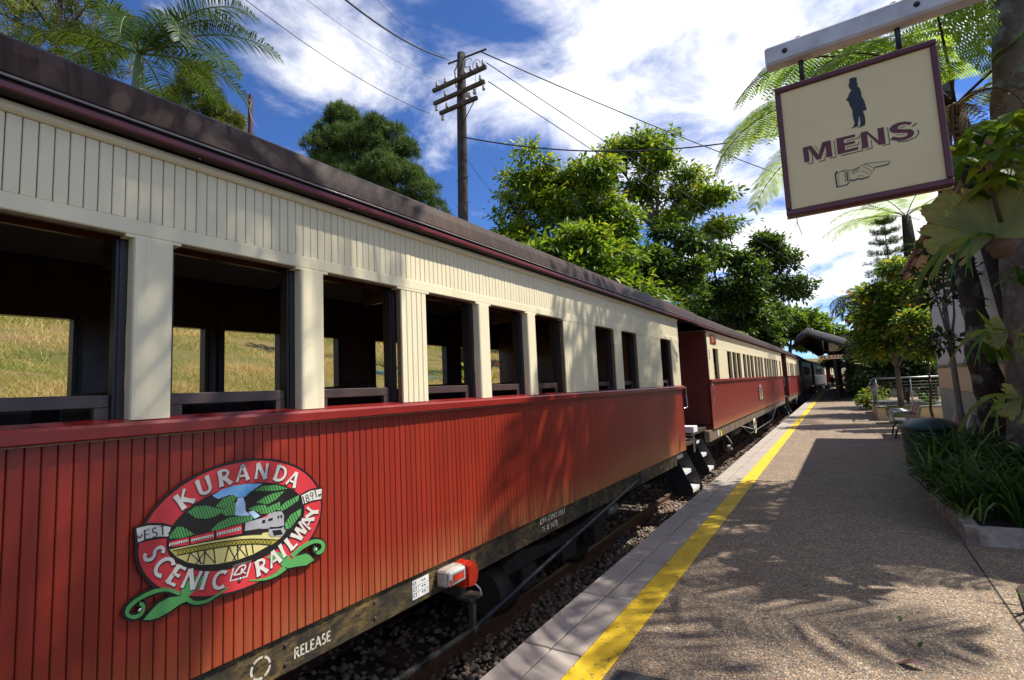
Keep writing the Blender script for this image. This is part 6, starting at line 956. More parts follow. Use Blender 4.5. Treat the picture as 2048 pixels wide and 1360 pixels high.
# the big rainforest trees behind the train
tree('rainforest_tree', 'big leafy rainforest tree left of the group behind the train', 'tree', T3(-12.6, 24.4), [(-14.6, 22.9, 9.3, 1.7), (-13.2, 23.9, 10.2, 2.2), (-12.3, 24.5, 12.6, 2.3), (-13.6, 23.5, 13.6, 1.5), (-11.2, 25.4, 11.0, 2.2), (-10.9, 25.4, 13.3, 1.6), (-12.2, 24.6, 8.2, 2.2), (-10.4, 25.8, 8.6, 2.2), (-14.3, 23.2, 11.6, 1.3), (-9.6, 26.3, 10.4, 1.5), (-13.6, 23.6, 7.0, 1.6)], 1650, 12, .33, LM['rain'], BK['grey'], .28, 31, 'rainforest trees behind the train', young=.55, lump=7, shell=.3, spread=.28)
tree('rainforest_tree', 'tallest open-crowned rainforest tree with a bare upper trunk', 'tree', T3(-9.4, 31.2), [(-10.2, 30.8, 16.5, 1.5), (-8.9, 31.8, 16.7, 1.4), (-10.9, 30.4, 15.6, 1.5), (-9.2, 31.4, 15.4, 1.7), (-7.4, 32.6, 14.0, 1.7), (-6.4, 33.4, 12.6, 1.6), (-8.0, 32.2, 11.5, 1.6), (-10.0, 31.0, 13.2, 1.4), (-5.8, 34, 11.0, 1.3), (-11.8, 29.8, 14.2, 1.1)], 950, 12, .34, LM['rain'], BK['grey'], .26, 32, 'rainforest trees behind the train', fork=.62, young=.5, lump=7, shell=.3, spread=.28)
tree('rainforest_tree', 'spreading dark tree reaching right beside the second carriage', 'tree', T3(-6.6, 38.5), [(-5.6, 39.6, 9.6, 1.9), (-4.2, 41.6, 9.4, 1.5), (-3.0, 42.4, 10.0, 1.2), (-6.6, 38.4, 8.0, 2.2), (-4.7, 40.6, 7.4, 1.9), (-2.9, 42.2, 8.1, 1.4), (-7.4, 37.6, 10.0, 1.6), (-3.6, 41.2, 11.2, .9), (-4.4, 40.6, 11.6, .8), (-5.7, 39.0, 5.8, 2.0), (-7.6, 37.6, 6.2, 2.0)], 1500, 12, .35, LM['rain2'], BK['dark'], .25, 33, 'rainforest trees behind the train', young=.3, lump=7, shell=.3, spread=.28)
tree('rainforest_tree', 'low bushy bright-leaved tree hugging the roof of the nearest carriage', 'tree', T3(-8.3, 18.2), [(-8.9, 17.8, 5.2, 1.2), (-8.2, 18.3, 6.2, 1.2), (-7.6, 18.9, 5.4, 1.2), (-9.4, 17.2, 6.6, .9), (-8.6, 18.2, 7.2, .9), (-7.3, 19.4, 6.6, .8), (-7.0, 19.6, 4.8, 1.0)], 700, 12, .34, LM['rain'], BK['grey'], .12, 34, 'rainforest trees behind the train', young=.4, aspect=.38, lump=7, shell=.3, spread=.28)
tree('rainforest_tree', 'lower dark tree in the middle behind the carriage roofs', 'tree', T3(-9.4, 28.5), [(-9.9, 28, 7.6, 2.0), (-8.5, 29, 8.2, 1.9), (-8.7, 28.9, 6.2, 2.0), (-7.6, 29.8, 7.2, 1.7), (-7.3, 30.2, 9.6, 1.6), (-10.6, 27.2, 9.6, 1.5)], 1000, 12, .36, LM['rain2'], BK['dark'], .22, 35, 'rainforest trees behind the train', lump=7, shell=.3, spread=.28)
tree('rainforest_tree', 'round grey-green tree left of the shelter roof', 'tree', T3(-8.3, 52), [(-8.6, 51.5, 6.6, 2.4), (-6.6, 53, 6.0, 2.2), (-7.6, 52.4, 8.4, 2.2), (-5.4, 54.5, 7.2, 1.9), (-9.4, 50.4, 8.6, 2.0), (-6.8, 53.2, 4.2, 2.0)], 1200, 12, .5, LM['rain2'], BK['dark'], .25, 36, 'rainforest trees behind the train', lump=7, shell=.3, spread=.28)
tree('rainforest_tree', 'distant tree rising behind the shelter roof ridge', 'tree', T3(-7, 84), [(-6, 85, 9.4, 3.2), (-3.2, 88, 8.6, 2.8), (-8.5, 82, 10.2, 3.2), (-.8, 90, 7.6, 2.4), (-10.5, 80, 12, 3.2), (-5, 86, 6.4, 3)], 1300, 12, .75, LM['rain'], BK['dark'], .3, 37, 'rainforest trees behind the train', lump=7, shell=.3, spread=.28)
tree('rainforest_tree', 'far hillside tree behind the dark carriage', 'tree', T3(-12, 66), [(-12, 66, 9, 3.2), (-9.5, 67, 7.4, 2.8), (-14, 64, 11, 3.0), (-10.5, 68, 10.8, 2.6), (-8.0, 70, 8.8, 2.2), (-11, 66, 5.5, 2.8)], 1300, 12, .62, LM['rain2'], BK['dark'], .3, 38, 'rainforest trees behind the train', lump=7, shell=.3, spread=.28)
for i, (x, y, z, r_, lab) in enumerate(((-18.5, 1.0, 5.0, 1.7, 'dark bush on the bank seen through the first carriage window'), (-18.0, -3.5, 5.2, 2.0, 'dark bush on the bank at the left edge behind the first window'), (-18.6, 14.5, 4.9, 1.3, 'small dark bush at the top of the dry lawn'))):
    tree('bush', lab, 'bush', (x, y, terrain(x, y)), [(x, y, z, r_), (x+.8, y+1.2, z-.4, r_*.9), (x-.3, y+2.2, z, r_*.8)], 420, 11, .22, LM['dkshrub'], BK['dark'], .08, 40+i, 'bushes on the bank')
random.seed(3)
tree_fern('tree_fern', 'bright tree fern peeping over the roof of the second carriage', T3(-6.0, 24.6), (-5.0, 24.4, 3.35), [(-.2, .75, 2.0, 2.2), (.5, .6, 2.0, 2.1), (1.2, .9, 1.7, 2.0), (-1.0, .7, 1.8, 2.0), (2.3, .7, 1.8, 2), (3.5, .8, 1.8, 2), (-1.9, .6, 1.6, 2)], LM['fern'], BK['fern'], 5, .09, 22, 10, .5)
tree('feathery_bush', 'feathery light green bush just above the carriage roof', 'bush', T3(-7.2, 21.6), [(-6.9, 21.6, 4.4, .9), (-6.6, 22.2, 4.9, .7), (-7.4, 21.0, 5.0, .8)], 260, 16, .22, LM['rain'], BK['grey'], .06, 49, young=.3, aspect=.12)
# red-leaved cordylines behind the train
for i, (x, y, lab) in enumerate(((-7.3, 11.4, 'red-leaved cordyline seen through the middle carriage windows'), (-7.0, 13.4, 'taller red cordyline farther along behind the carriage windows'), (-7.2, 9.4, 'small green and red shrub low behind the carriage windows'))):
    z = terrain(x, y); t = thing('cordyline', lab, 'shrub', (x, y, z), 0, 'cordylines behind the train'); MB().tube([(0, 0, -.1), (.05, .03, .5), (.02, .1, 1.0)], [.03, .025, .02], 6).build('stem', BK['dark'], t)
    r = np.random.RandomState(80+i); n = 90; A = r.normal(size=(n, 3))*np.array([1, 1, .5])+np.array([0, 0, .5]); P = np.stack([r.normal(0, .12, n), r.normal(0, .2, n), r.uniform(.3, 1.15+.5*(i == 1), n)], 1)
    V_, F_ = leaf_arrays(P, A, np.array([0, 0, 1.0])+r.normal(size=(n, 3))*.4, r.uniform(.25, .45, n), r.uniform(.05, .09, n)); link('leaves', npmesh('leaves', V_, F_, LM['redleaf'] if i < 2 else LM['rain'], np.repeat(r.uniform(0, 1, n), 4)), t)
# ---------------------------------------------------------------- pole, wires, post
def pole():
    b = (-9.05, 11.55); z0 = terrain(*b); t = thing('telegraph_pole', 'weathered timber telegraph pole with three crossarms of insulators', 'telegraph pole', (b[0], b[1], z0)); h = 11.5-z0
    K['polewood'] = m_bark('weathered_pole_wood', (.025, .02, .017), (.06, .052, .046), (.13, .12, .108), 7)
    MB().tube([(0, 0, -.5), (.1, -.05, h*.35), (.22, -.1, h*.6), (.34, -.18, h*.85), (.45, -.24, h)], [.17, .155, .145, .135, .12], 14).build('pole', K['polewood'], t)
    K['armwood'] = m_bark('crossarm_wood', (.045, .036, .028), (.10, .08, .062), (.17, .145, .115), 12); K['insul'] = plain('insulator_porcelain', (.50, .45, .38), (.36, .31, .25), 30, .3); K['wire'] = plain('black_wire', (.018, .018, .02), rough=.5)
    px = lambda z: (.45*(z/h), -.24*(z/h))
    arms = [(h-.85, -.98, .98, [(-.5, 1), (-.82, 1), (.22, 1), (.44, 1), (.68, 1), (.88, 1)]), (h-1.25, -.95, .92, [(-.5, 1), (-.86, -1), (.3, -1), (.55, -1), (.78, 1), (.88, -1)]), (h-1.62, -.72, .66, [(-.45, 1), (-.62, -1), (.4, 1)])]
    for z, a, c, ins in arms:
        ax, ay = px(z); arm = MB().box(ax+a, ax+c, ay-.2, ay-.1, z-.055, z+.055, .012).build('crossarm', K['armwood'], t)
        for x, s in ins:
            m = MB().tube([(ax+x, ay-.15, z+s*.02), (ax+x, ay-.15, z+s*.13)], .012, 6).lathe([(.0, .09), (.04, .09), (.045, .14), (.032, .16), (.042, .19), (.03, .235), (.0, .245)], 12, (ax+x, ay-.15, z) if s > 0 else (ax+x, ay-.15, z-.33))
            m.build('insulator', K['insul'], arm)
    z = h-1.62; ax, ay = px(z); MB().tube([(ax+.6, ay-.15, z), (ax+.08, ay-.1, z-.55)], .014, 6).build('brace', K['iron'], t)
    MB().tube([(ax+.62, ay-.15, z), (ax+.64, ay-.15, z+.95)], .009, 5).build('down_lead', K['grey'], t)
    MB().tube([(ax-.1, ay-.12, z+.6), (ax-.12, ay-.14, z+1.1), (ax+.05, ay-.13, z+1.35)], .02, 6).build('conduit', K['grey'], t)
    for k in range(3):
        m = MB(); m.tube([(ax+.15+.28*k+.13*cos(a*.6), ay-.2, z+1.25+.13*sin(a*.6)-.15*k) for a in range(9)], .009, 5).build('jumper_wire', K['wire'], t)
    MB().tube([(.45-.5, -.24, h-.12), (.45+.95, -.24-.1, h-.32)], .028, 8).build('top_strap', K['armwood'], t)
    for zz in (h*.52, h*.6): MB().tube([(px(zz)[0]-.25, px(zz)[1]-.02, zz), (px(zz)[0]+.28, px(zz)[1]-.02, zz+.02)], .008, 5).build('step_bolt', K['iron'], t)
    return Vector((b[0], b[1], z0)), h, px
PB, PH, PPX = pole()
def wire(label, a, c, sag, r=.011):
    A_, C__ = Vector(a), Vector(c); pts = [tuple(A_.lerp(C__, i/24)-Vector((0, 0, 4*sag*(i/24)*(1-i/24)))) for i in range(25)]
    t = Vector(pts[0]); m = MB().tube([tuple(Vector(p)-t) for p in pts], r, 6)
    tag(m.build('overhead_wire', K['wire'], None, tuple(t)), label, 'wire', 'overhead wires on the telegraph pole')
def PP(dx, dz):
    z = PH+dz; x, y = PPX(z); return PB+Vector((x+dx, y-.15, z))
wire('thick black cable from the pole top up to the top edge of the picture', PP(-.45, -.05), (-7.227, 5.237, 9.108), .25, .02)
wire('thin wire from the left end of the middle crossarm up to the upper left', PP(-1.1, -1.5), (-8.559, 4.390, 9.004), .25, .008)
wire('faint wire from the top crossarm towards the upper left', PP(-.55, -.75), (-7.812, 4.856, 9.139), .25, .004)
wire('faint wire beside the thick cable left of the pole top', PP(.2, -.6), (-7.010, 5.930, 9.489), .25, .004)
wire('heavy cable sagging from mid pole across to behind the hanging sign', PP(.15, -2.6), (-0.012, 14.803, 7.956), .55, .018)
wire('upper cable running down right from the pole behind the hanging sign', PP(.8, -.35), (3.480, 30.121, 8.681), .35, .017)
wire('middle cable running down right from the crossarms over the trees', PP(1.0, -.75), (3.853, 73.358, 9.010), .5, .013)
wire('lowest cable running down right from the crossarms over the trees', PP(1.05, -1.3), (1.005, 71.403, 10.035), .6, .013)
wire('stay wire slanting down from the pole to the trees', PP(.1, -3.0), (-10.541, 16.284, 8.809), .15, .007)
t = thing('iron_post', 'short rusty iron post with loose wire behind the carriage roof', 'post', T3(-24.1, 13.9)); z0 = terrain(-24.1, 13.9)
K['rust'] = plain('rusty_iron', (.12, .035, .02), (.07, .025, .016), 12, .85, bump=.4)
MB().box(-.12, .12, -.03, .03, -.3, 17.15-z0).box(-.12, -.07, .0301, .2, -.3, 17.15-z0).build('post', K['rust'], t)
MB().tube([(.1, -.1, 16.8-z0), (.3, -.1, 16.6-z0), (.15, -.1, 16.2-z0), (.35, -.1, 15.7-z0), (.9, -.1, 15.0-z0)], .013, 5).tube([(-.35, -.1, 16.5-z0), (.2, -.1, 16.8-z0)], .013, 5).build('loose_wire', K['grey'], t)
t = MB(); pts = []
for i in range(60):
    a = i*.35; pts.append((-9.3+.35*cos(a)*(1+.02*i), 9.0+.9*sin(a)+i*.012, terrain(-9.3+.35*cos(a)*(1+.02*i), 9.0+.9*sin(a)+i*.012)+.10))
t.tube(pts, .014, 6); tag(t.build('garden_hose', plain('hose_green', (.05, .13, .12), rough=.5)), 'loosely coiled green hose lying on the dry lawn', 'hose')

# ---------------------------------------------------------------- hanging sign
K['signcream'] = plain('sign_cream', (.84, .67, .34), (.78, .61, .30), 3, .38); K['signmaroon'] = plain('sign_maroon', (.115, .022, .028), (.09, .018, .024), 12, .4)
K['signnavy'] = plain('sign_navy', (.012, .016, .028), rough=.4); K['beamwhite'] = plain('peeling_white_paint', (.62, .61, .62), (.36, .35, .36), 7, .7, lo=.42, hi=.78, bump=.15); K['lettermaroon'] = plain('letter_maroon', (.12, .014, .022), rough=.4)
sg = thing('hanging_sign', 'cream MENS toilet sign with maroon frame hanging from a white beam', 'sign', (.147, 3.0, 2.838))
MB().box(-.332, .332, .002, .05, -.346, .346).build('panel', K['signcream'], sg)
fr = MB(); w = .026
for x0, x1, z0, z1 in ((-.338, .338, .346-w, .350), (-.338, .338, -.350, -.346+w), (-.338, -.338+w, -.346+w+.0005, .346-w-.0005), (.338-w, .338, -.346+w+.0005, .346-w-.0005)): fr.box(x0, x1, -.012, .045, z0, z1, .005)
fr.build('frame', K['signmaroon'], sg)
MB().box(-.34, .34, .0455, .062, -.352, .352).build('back_board', K['signcream'], sg)
def sflat(name, polys, m, y=.0015, th=.0012):
    mb = MB()
    for i, p in enumerate(polys): mb.prism(p, 1, y, y-th-.00006*(i % 4))
    return mb.build(name, m, sg)
sflat('man_silhouette', [MENS['man']], K['signnavy'])
for ch in 'MENS': sflat('letter', [MENS[ch]], K['lettermaroon'])
sflat('letter_outline', MENS['shadow'], K['signnavy']); sflat('pointing_hand', MENS['hand'], K['signnavy'])
MB().box(-.365, 1.25, -.045, .045, .47, .575, .012).build('beam', K['beamwhite'], sg)
for x in (-.205, .205): MB().tube([(x, .02, .33), (x, .02, .60)], .012, 10).tube([(x, .02, .576), (x, .02, .60)], .022, 8).build('hanger_rod', K['signnavy'], sg)
for x in (-.27, .28, .50): MB().lathe([(.0, 0), (.013, 0), (.013, .003), (.0, .003)], 10, (x, -.0485, .52), 1).build('bolt_hole', K['jamb'], sg)
MB().box(1.1, 1.2, -.05, .05, -2.838, .9, .01).build('post', K['beamwhite'], sg)

# ---------------------------------------------------------------- right-hand garden bed
kb = thing('garden_bed', 'raised garden bed with pale concrete kerb on the right of the platform', 'garden bed', (.8, 6.6, 0))
outl = [(.84, 11.5), (.72, 8.4), (.80, 7.2), (.81, 6.60), (.90, 6.54), (1.6, 6.62), (3.2, 6.85)]
m = MB()
for i in range(len(outl)-1):
    a, c = Vector(outl[i]+(0,)), Vector(outl[i+1]+(0,)); d = (c-a).normalized(); n = Vector((d.y, -d.x, 0))*-.12
    q = [a, c, c+n*(1), a+n*(1)]
    pts = [(p.x-.8, p.y-6.6) for p in q]
    k = MB().prism(pts, 2, -.02, .15+.002*i); k.build('kerb', K['conc'], kb)
MB().prism([(x-.8, y-6.6) for x, y in [(.87, 11.4), (.80, 8.4), (.88, 7.2), (.94, 6.72), (1.6, 6.8), (3.2, 7.0), (3.2, 11.4)]], 2, 0, .11).build('soil', K['soil'], kb)
def strap_plant(label, p, n, h, seed, name='strap_leaf_plant', w=.035, mat=None, spread=1.0, vari=0.0, nseg=5, group='strap-leaved plants in the garden bed'):
    r = np.random.RandomState(seed); Vs = []; Ts = []
    az = r.uniform(0, 2*pi, n); e = r.uniform(.7, 1.45, n); L = h*r.uniform(.7, 1.5, n); k = nseg+1
    for i in range(n):
        c = frond_curve(az[i], e[i], L[i], r.uniform(1.2, 2.6)*spread, nseg); s = np.array([-sin(az[i]), cos(az[i]), 0])*w*r.uniform(.6, 1.2)/2
        pr = np.interp(np.linspace(0, 1, k), [0, .35, 1], [.6, 1, .05])[:, None]; o = np.array([r.uniform(-.08, .08), r.uniform(-.08, .08), 0])
        Vs.append(np.stack([c+o-s*pr, c+o+s*pr], 1).reshape(-1, 3)); Ts.append(np.full(2*k, np.clip(r.normal(.4, .2)+vari, 0, 1)))
    V_ = np.concatenate(Vs); F_ = []
    for i in range(n):
        for j in range(nseg): b0 = i*2*k+2*j; F_.append((b0, b0+1, b0+3, b0+2))
    t = thing(name, label, 'plant', p, 0, group); link('leaves', npmesh('leaves', V_, F_, mat or LM['strap'], np.concatenate(Ts), True), t); return t
spots = []
rr = random.Random(12)
for i in range(34):
    y = 6.95+i*.088; x = .95+(rr.random()**1.2)*.95; spots.append((x, y))
for i, (x, y) in enumerate(spots):
    strap_plant('dark green strap-leaved clump massed with others in the garden bed', (x, y, .1), 40, .55+.25*rr.random(), 200+i)
strap_plant('pale variegated strap-leaved tuft drooping over the bed corner', (.92, 7.05, .12), 12, .36, 190, vari=.55, group=None)
strap_plant('dark strap-leaved clump hiding the foot of the green bin', (.84, 9.3, .1), 50, .62, 191, group=None)
strap_plant('dark strap-leaved clump spilling over the left kerb of the bed', (.82, 8.4, .1), 60, .75, 192, group=None)
strap_plant('low strap-leaved clump arching over the left kerb near the corner', (.86, 7.6, .1), 55, .65, 193, group=None)
strap_plant('small dry plant at the lower right edge of the picture', (1.0, 5.0, 0), 16, .25, 194, vari=.2, group=None)
MB().prism([(.84, 3.9), (.95, 4.3), (.86, 4.9), (.92, 5.4), (1.3, 5.9), (3, 5.9), (3, 3.9)], 2, -.01, .02).build('soil_patch', K['soil'], platform)
tree('ground_cover_shrub', 'pale-leaved low shrub behind the bin in the garden bed', 'shrub', (1.25, 9.3, .1), [(1.2, 9.3, .55, .28), (1.45, 9.5, .5, .25), (1.1, 9.0, .45, .22)], 110, 8, .12, LM['dkshrub'], BK['dark'], .015, 61, young=.5, spread=.1)
tree('ground_cover_shrub', 'glossy low shrub at the foot of the leaning trunk', 'shrub', (1.7, 8.2, .1), [(1.65, 8.1, .5, .3), (1.95, 8.0, .55, .3), (1.45, 8.4, .45, .25), (1.9, 7.6, .4, .28)], 140, 8, .12, LM['dkshrub'], BK['dark'], .015, 62, young=.3, spread=.1)

# trunks with epiphytes
def trunk_thing(name, label, pts, rad, bark, base):
    t = thing(name, label, 'tree', base); b0 = Vector(base); P = [Vector(p)-b0 for p in pts]; Q = []; R_ = []
    for i in range(len(P)-1):
        for k in range(4): Q.append(tuple(P[i].lerp(P[i+1], k/4)+Vector((random.uniform(-1, 1), random.uniform(-1, 1), 0))*.012)); R_.append((rad[i]+(rad[i+1]-rad[i])*k/4)*random.uniform(.95, 1.07))
    Q.append(tuple(P[-1])); R_.append(rad[-1]); MB().tube(Q, R_, 16).build('trunk', bark, t); return t
random.seed(14)
LT = [(1.77, 10.52, 0.00), (1.80, 10.47, 0.73), (1.79, 10.41, 1.18), (1.70, 10.35, 1.78), (1.71, 10.34, 2.39), (1.67, 10.36, 3.02), (1.64, 10.39, 3.66), (1.57, 10.40, 4.24), (1.61, 10.44, 5.14), (1.81, 10.66, 6.44)]
lean = trunk_thing('leaning_tree', 'dark mottled leaning tree trunk rising from the garden bed', LT, [.27, .22, .19, .18, .15, .14, .125, .11, .10, .09], BK['dark'], (1.77, 10.52, .05))
V_, F_, T_ = crown([(.6, 1.2, 7.6, 1.0), (1.2, .4, 8.0, 1.0), (-.6, -2.6, 8.6, .6)], 170, 9, .2, 63, spread=.22); link('crown', npmesh('crown', V_, F_, LM['rain2'], T_), lean)
near = trunk_thing('lichen_tree', 'lichen-spotted tree trunk at the right edge behind the staghorn fern', [(1.75, 8.51, 0.00), (1.79, 8.40, 0.97), (1.86, 8.37, 2.20), (1.93, 8.34, 3.32), (2.02, 8.40, 4.37), (2.11, 8.46, 5.39), (2.25, 8.66, 6.51), (2.48, 8.08, 8.11)], [.28, .25, .24, .25, .27, .27, .24, .2], BK['lich'], (1.75, 8.51, .05))
random.seed(31)
def crownfronds(t, o, n, L, seed, m=LM['palm'], ll=.85):
    for i in range(n):
        az = 2*pi*i/n+random.uniform(-.2, .2); c = frond_curve(az, random.uniform(.2, .9), L*random.uniform(.85, 1.1), random.uniform(1.1, 1.9))+np.array(o); V_, F_, T_ = pinnate(c, 44, ll, .05, seed+i, .3, .6)
        f = link('frond', npmesh('frond', V_, F_, m, T_), t); rachis(c, .03, .006).build('rachis', leafm_green, f)
crownfronds(near, (0.73, -0.43, 8.06), 8, 2.5, 900)
# overhead shade palm off to the right whose fronds shade the near carriage
shp = thing('shade_palm', 'palm overhead at the right whose fronds shade the near carriage', 'palm tree', (2.6, 2.4, 0)); MB().tube([(0, 0, 0), (-.3, .2, 4), (-.9, .3, 8.6)], [.16, .13, .11], 12).build('trunk', BK['grey'], shp)
crownfronds(shp, (-.9, .3, 8.6), 14, 2.9, 930, ll=.9); crownfronds(shp, (-.9, .3, 8.9), 8, 2.2, 960, ll=.9)

# tree fern behind the sign
random.seed(23)
tree_fern('tree_fern', 'big tree fern with backlit fronds behind the hanging sign', (1.80, 8.1, 0), (1.55, 8.9, 5.2),
    [(3.0, .75, 3.5, 1.9), (3.35, .55, 3.6, 2.0), (2.75, .4, 3.3, 1.7), (3.6, .8, 3.3, 2.0), (2.4, .7, 2.8, 1.7), (4.0, .6, 2.7, 1.7), (4.5, .75, 2.5, 1.7), (1.7, .5, 2.7, 1.6), (.8, .6, 2.6, 1.6), (-.5, .6, 2.6, 1.6), (3.2, 1.1, 3.0, 2.0)],
    LM['fern'], BK['fern'], 7, .12, 26, 15, .55, LM['deadfern'], [(3.9, -.2, 1.9, 1.5), (4.5, -.25, 1.8, 1.3), (5.0, -.1, 1.7, 1.4), (3.15, .15, 2.9, 2.3)])
tree_fern('tree_fern', 'second tree fern with dark trunk beyond the sign', (2.75, 27.4, 0), (2.72, 27.4, 8.3), [(3.1, .3, 3.4, 1.2), (3.5, .5, 3.3, 1.5), (2.7, .4, 3.3, 1.4), (2.0, .6, 3.3, 1.5), (4.2, .5, 3.3, 1.5), (5.0, .6, 3.3, 1.5), (1.0, .6, 3.2, 1.5), (0, .6, 3.2, 1.5)], LM['fern'], BK['fern'], 8, .24, 22, 10, .55)
# staghorn and nest ferns
def fan(n, L, spread, seed, lobes=5, droop=.5, cup=.3):
    """one broad lobed shield frond in local coords: grows along +z, faces -y"""
    r = np.random.RandomState(seed); na, nr = 60, 10; V_ = []; ph = r.uniform(0, 6)
    pz = r.uniform(0, 6, 4); notch = r.uniform(-.5, .5, lobes)
    for i in range(na+1):
        a = spread*(i/na-.5); u_ = i/na-.5
        edge = L*(.86+.10*sin(a*3.1+pz[0])+.06*sin(a*7.3+pz[1])+.045*sin(a*17+pz[2])-.16*(2*abs(u_))**3-.22*sum(math.exp(-((u_-q)/.025)**2) for q in notch)+r.uniform(-.02, .02))
        for j in range(nr+1):
            q = j/nr*edge; V_.append((sin(a)*q, -cup*(q/L)**1.5*L*.4-.03*sin(a*9+ph)*q, cos(a)*q-droop*(q/L)**2*L*.3+.015*sin(a*23)*q))
    F_ = [(i*(nr+1)+j, (i+1)*(nr+1)+j, (i+1)*(nr+1)+j+1, i*(nr+1)+j+1) for i in range(na) for j in range(nr)]
    T_ = np.array([.30+.35*(k % (nr+1))/nr+.10*sin((k//(nr+1))*1.7)+(.3 if (k % (nr+1)) >= nr-1 and sin((k//(nr+1))*.8+ph) > .3 else 0) for k in range(len(V_))])+r.normal(0, .04, len(V_))
    return np.array(V_), np.array(F_), np.clip(T_, 0, 1)
def rot(V, rx=0, ry=0, rz=0): return V@np.array(((Matrix.Rotation(rz, 3, 'Z') @ Matrix.Rotation(rx, 3, 'X') @ Matrix.Rotation(ry, 3, 'Y')).transposed()))
def staghorn(label, p, S, seed, fans, horns):
    t = thing('staghorn_fern', label, 'fern', p, -.55, 'staghorn ferns on the tree trunk')
    for i, (ry, L, sp) in enumerate(fans):
        V_, F_, T_ = fan(0, L*S, sp, seed+i); link('shield_frond', npmesh('shield_frond', rot(V_, -.15, ry)+np.array([0, -.03*i, 0]), F_, LM['stag'], T_, True), t)
    for i, (az, L) in enumerate(horns):
        m = MB(); c = frond_curve(az, .35, L*.55, 1.3, 8); Vs = []
        def strip(c, w0, w1):
            d = nrm(np.gradient(c, axis=0)); s = nrm(np.cross(d, np.array([0.2, 1.0, .3]))); w = np.linspace(w0, w1, len(c))[:, None]/2; m.sheet([[tuple(a), tuple(b_)] for a, b_ in zip(c-s*w, c+s*w)], True)
        strip(c, .03*S, .09*S)
        for q in (-.35, .3):
            c2_ = frond_curve(az+q, -.75, L*.5, .7, 7)+c[-1]; strip(c2_, .055*S, .02*S)
            for q2 in (-.3, .3): strip(frond_curve(az+q+q2, -1.0, L*.28, .5, 5)+c2_[-3], .03*S, .006)
        me = m.mesh('antler_frond', LM['bird']); at_ = me.attributes.new('tint', 'FLOAT', 'POINT'); at_.data.foreach_set('value', np.full(len(me.vertices), .35+.4*random.random(), np.float32)); link('antler_frond', me, t)
    MB().lathe([(.0, -.14*S), (.07*S, -.13*S), (.10*S, -.06*S), (.125*S, -.03*S), (.11*S, .05*S), (.06*S, .12*S), (.0, .13*S)], 16, (0, .05, -.05)).build('root_mass', plain('fern_peat', (.11, .06, .035), (.17, .1, .06), 12, .9, bump=.6), t)
    return t
staghorn('large staghorn fern with broad pale shield fronds at the right edge', (1.40, 6.98, 2.95), 1.0, 300, [(-1.15, .78, 1.2), (-.35, .95, 1.2), (.5, .95, 1.2), (1.25, .75, 1.2), (-1.8, .5, 1.0)], [(3.5, .85), (3.9, .7), (4.6, .8)])
staghorn('lower staghorn fern with brown shields on the trunk at the right edge', (1.40, 6.98, 2.0), .62, 320, [(2.4, .5, 1.2), (-2.2, .45, 1.2), (-.9, .4, 1.1)], [(3.6, .6), (4.4, .6)])
staghorn('lowest staghorn fern hanging near the base of the right trunk', (1.42, 6.95, 1.35), .55, 340, [(2.6, .6, 1.2), (-2.5, .6, 1.0), (-1.0, .45, 1.1)], [(3.7, .6), (4.5, .6)])
for k_, (z_, lb_) in enumerate(((2.45, 'upper tangle of hanging green fern straps on the right trunk'), (1.75, 'middle tangle of hanging green fern straps on the right trunk'), (1.0, 'lowest tangle of hanging fern straps near the foot of the right trunk'))):
    strap_plant(lb_, (1.58, 7.0, z_), 30, .34, 360+k_, 'hanging_fern', .04, LM['strap'], 1.9, .05, 7, 'hanging ferns on the right trunk')
nest = strap_plant('nest fern with long yellow-green leaves reaching left from the trunk', (1.32, 7.1, 1.72), 9, .42, 350, 'nest_fern', .10, LM['bird'], .45, .15, 8, None)
strap_plant('lower nest fern with drooping yellow leaves beside the trunk', (1.30, 7.15, 1.15), 7, .42, 351, 'nest_fern', .09, LM['bird'], .5, .3, 8, None)
t = thing('umbrella_plant', 'umbrella plant with large glossy backlit leaves beside the sign', 'plant', (1.42, 6.9, 3.3)); r = np.random.RandomState(77)
MB().tube([(0, 0, -.2), (-.05, -.05, .15), (-.1, -.05, .4)], [.02, .016, .012], 6).build('stem', K['fernstem'], t)
for i in range(30):
    az = r.uniform(0, 2*pi); L = r.uniform(.22, .5); hub = np.array([-.15+.5*r.rand(), -.05-.2*r.rand(), .05+.7*r.rand()]); c = frond_curve(az, r.uniform(.1, .9), L, .5, 5)+hub
    rachis(c, .006, .004, 5).build('petiole', leafm_green, t); n = 6; aa = r.uniform(0, 6)+np.arange(n)*2*pi/n
    if i % 5 == 0: continue
    A = np.stack([np.cos(aa), np.sin(aa), np.full(n, -.55)], 1); P = np.repeat(c[-1][None], n, 0); Lr = r.uniform(.22, .36, n)
    V_, F_ = leaf_arrays(P, A, np.tile([0, 0, 1.0], (n, 1)), Lr, Lr*.5, .12); link('leaf_whorl', npmesh('leaf_whorl', V_, F_, LM['bird'], np.repeat(r.uniform(.15, 1, n), 4)), t)
# frangipani-like thin tree
random.seed(4)
tree('thin_tree', 'thin pale-barked young tree with sparse glossy leaves in front of the building', 'tree', (1.49, 11.02, .1), [(1.44, 11.07, 2.82, .26), (1.30, 10.94, 3.17, .26), (1.29, 10.94, 2.08, .26), (1.61, 11.15, 3.15, .26), (1.48, 11.00, 3.66, .26)], 70, 7, .15, LM['dkshrub'], m_bark('pale_bark', (.14, .12, .1), (.24, .21, .18), (.33, .3, .26), 14), .05, 64, fork=.5, young=.4, spread=.12)

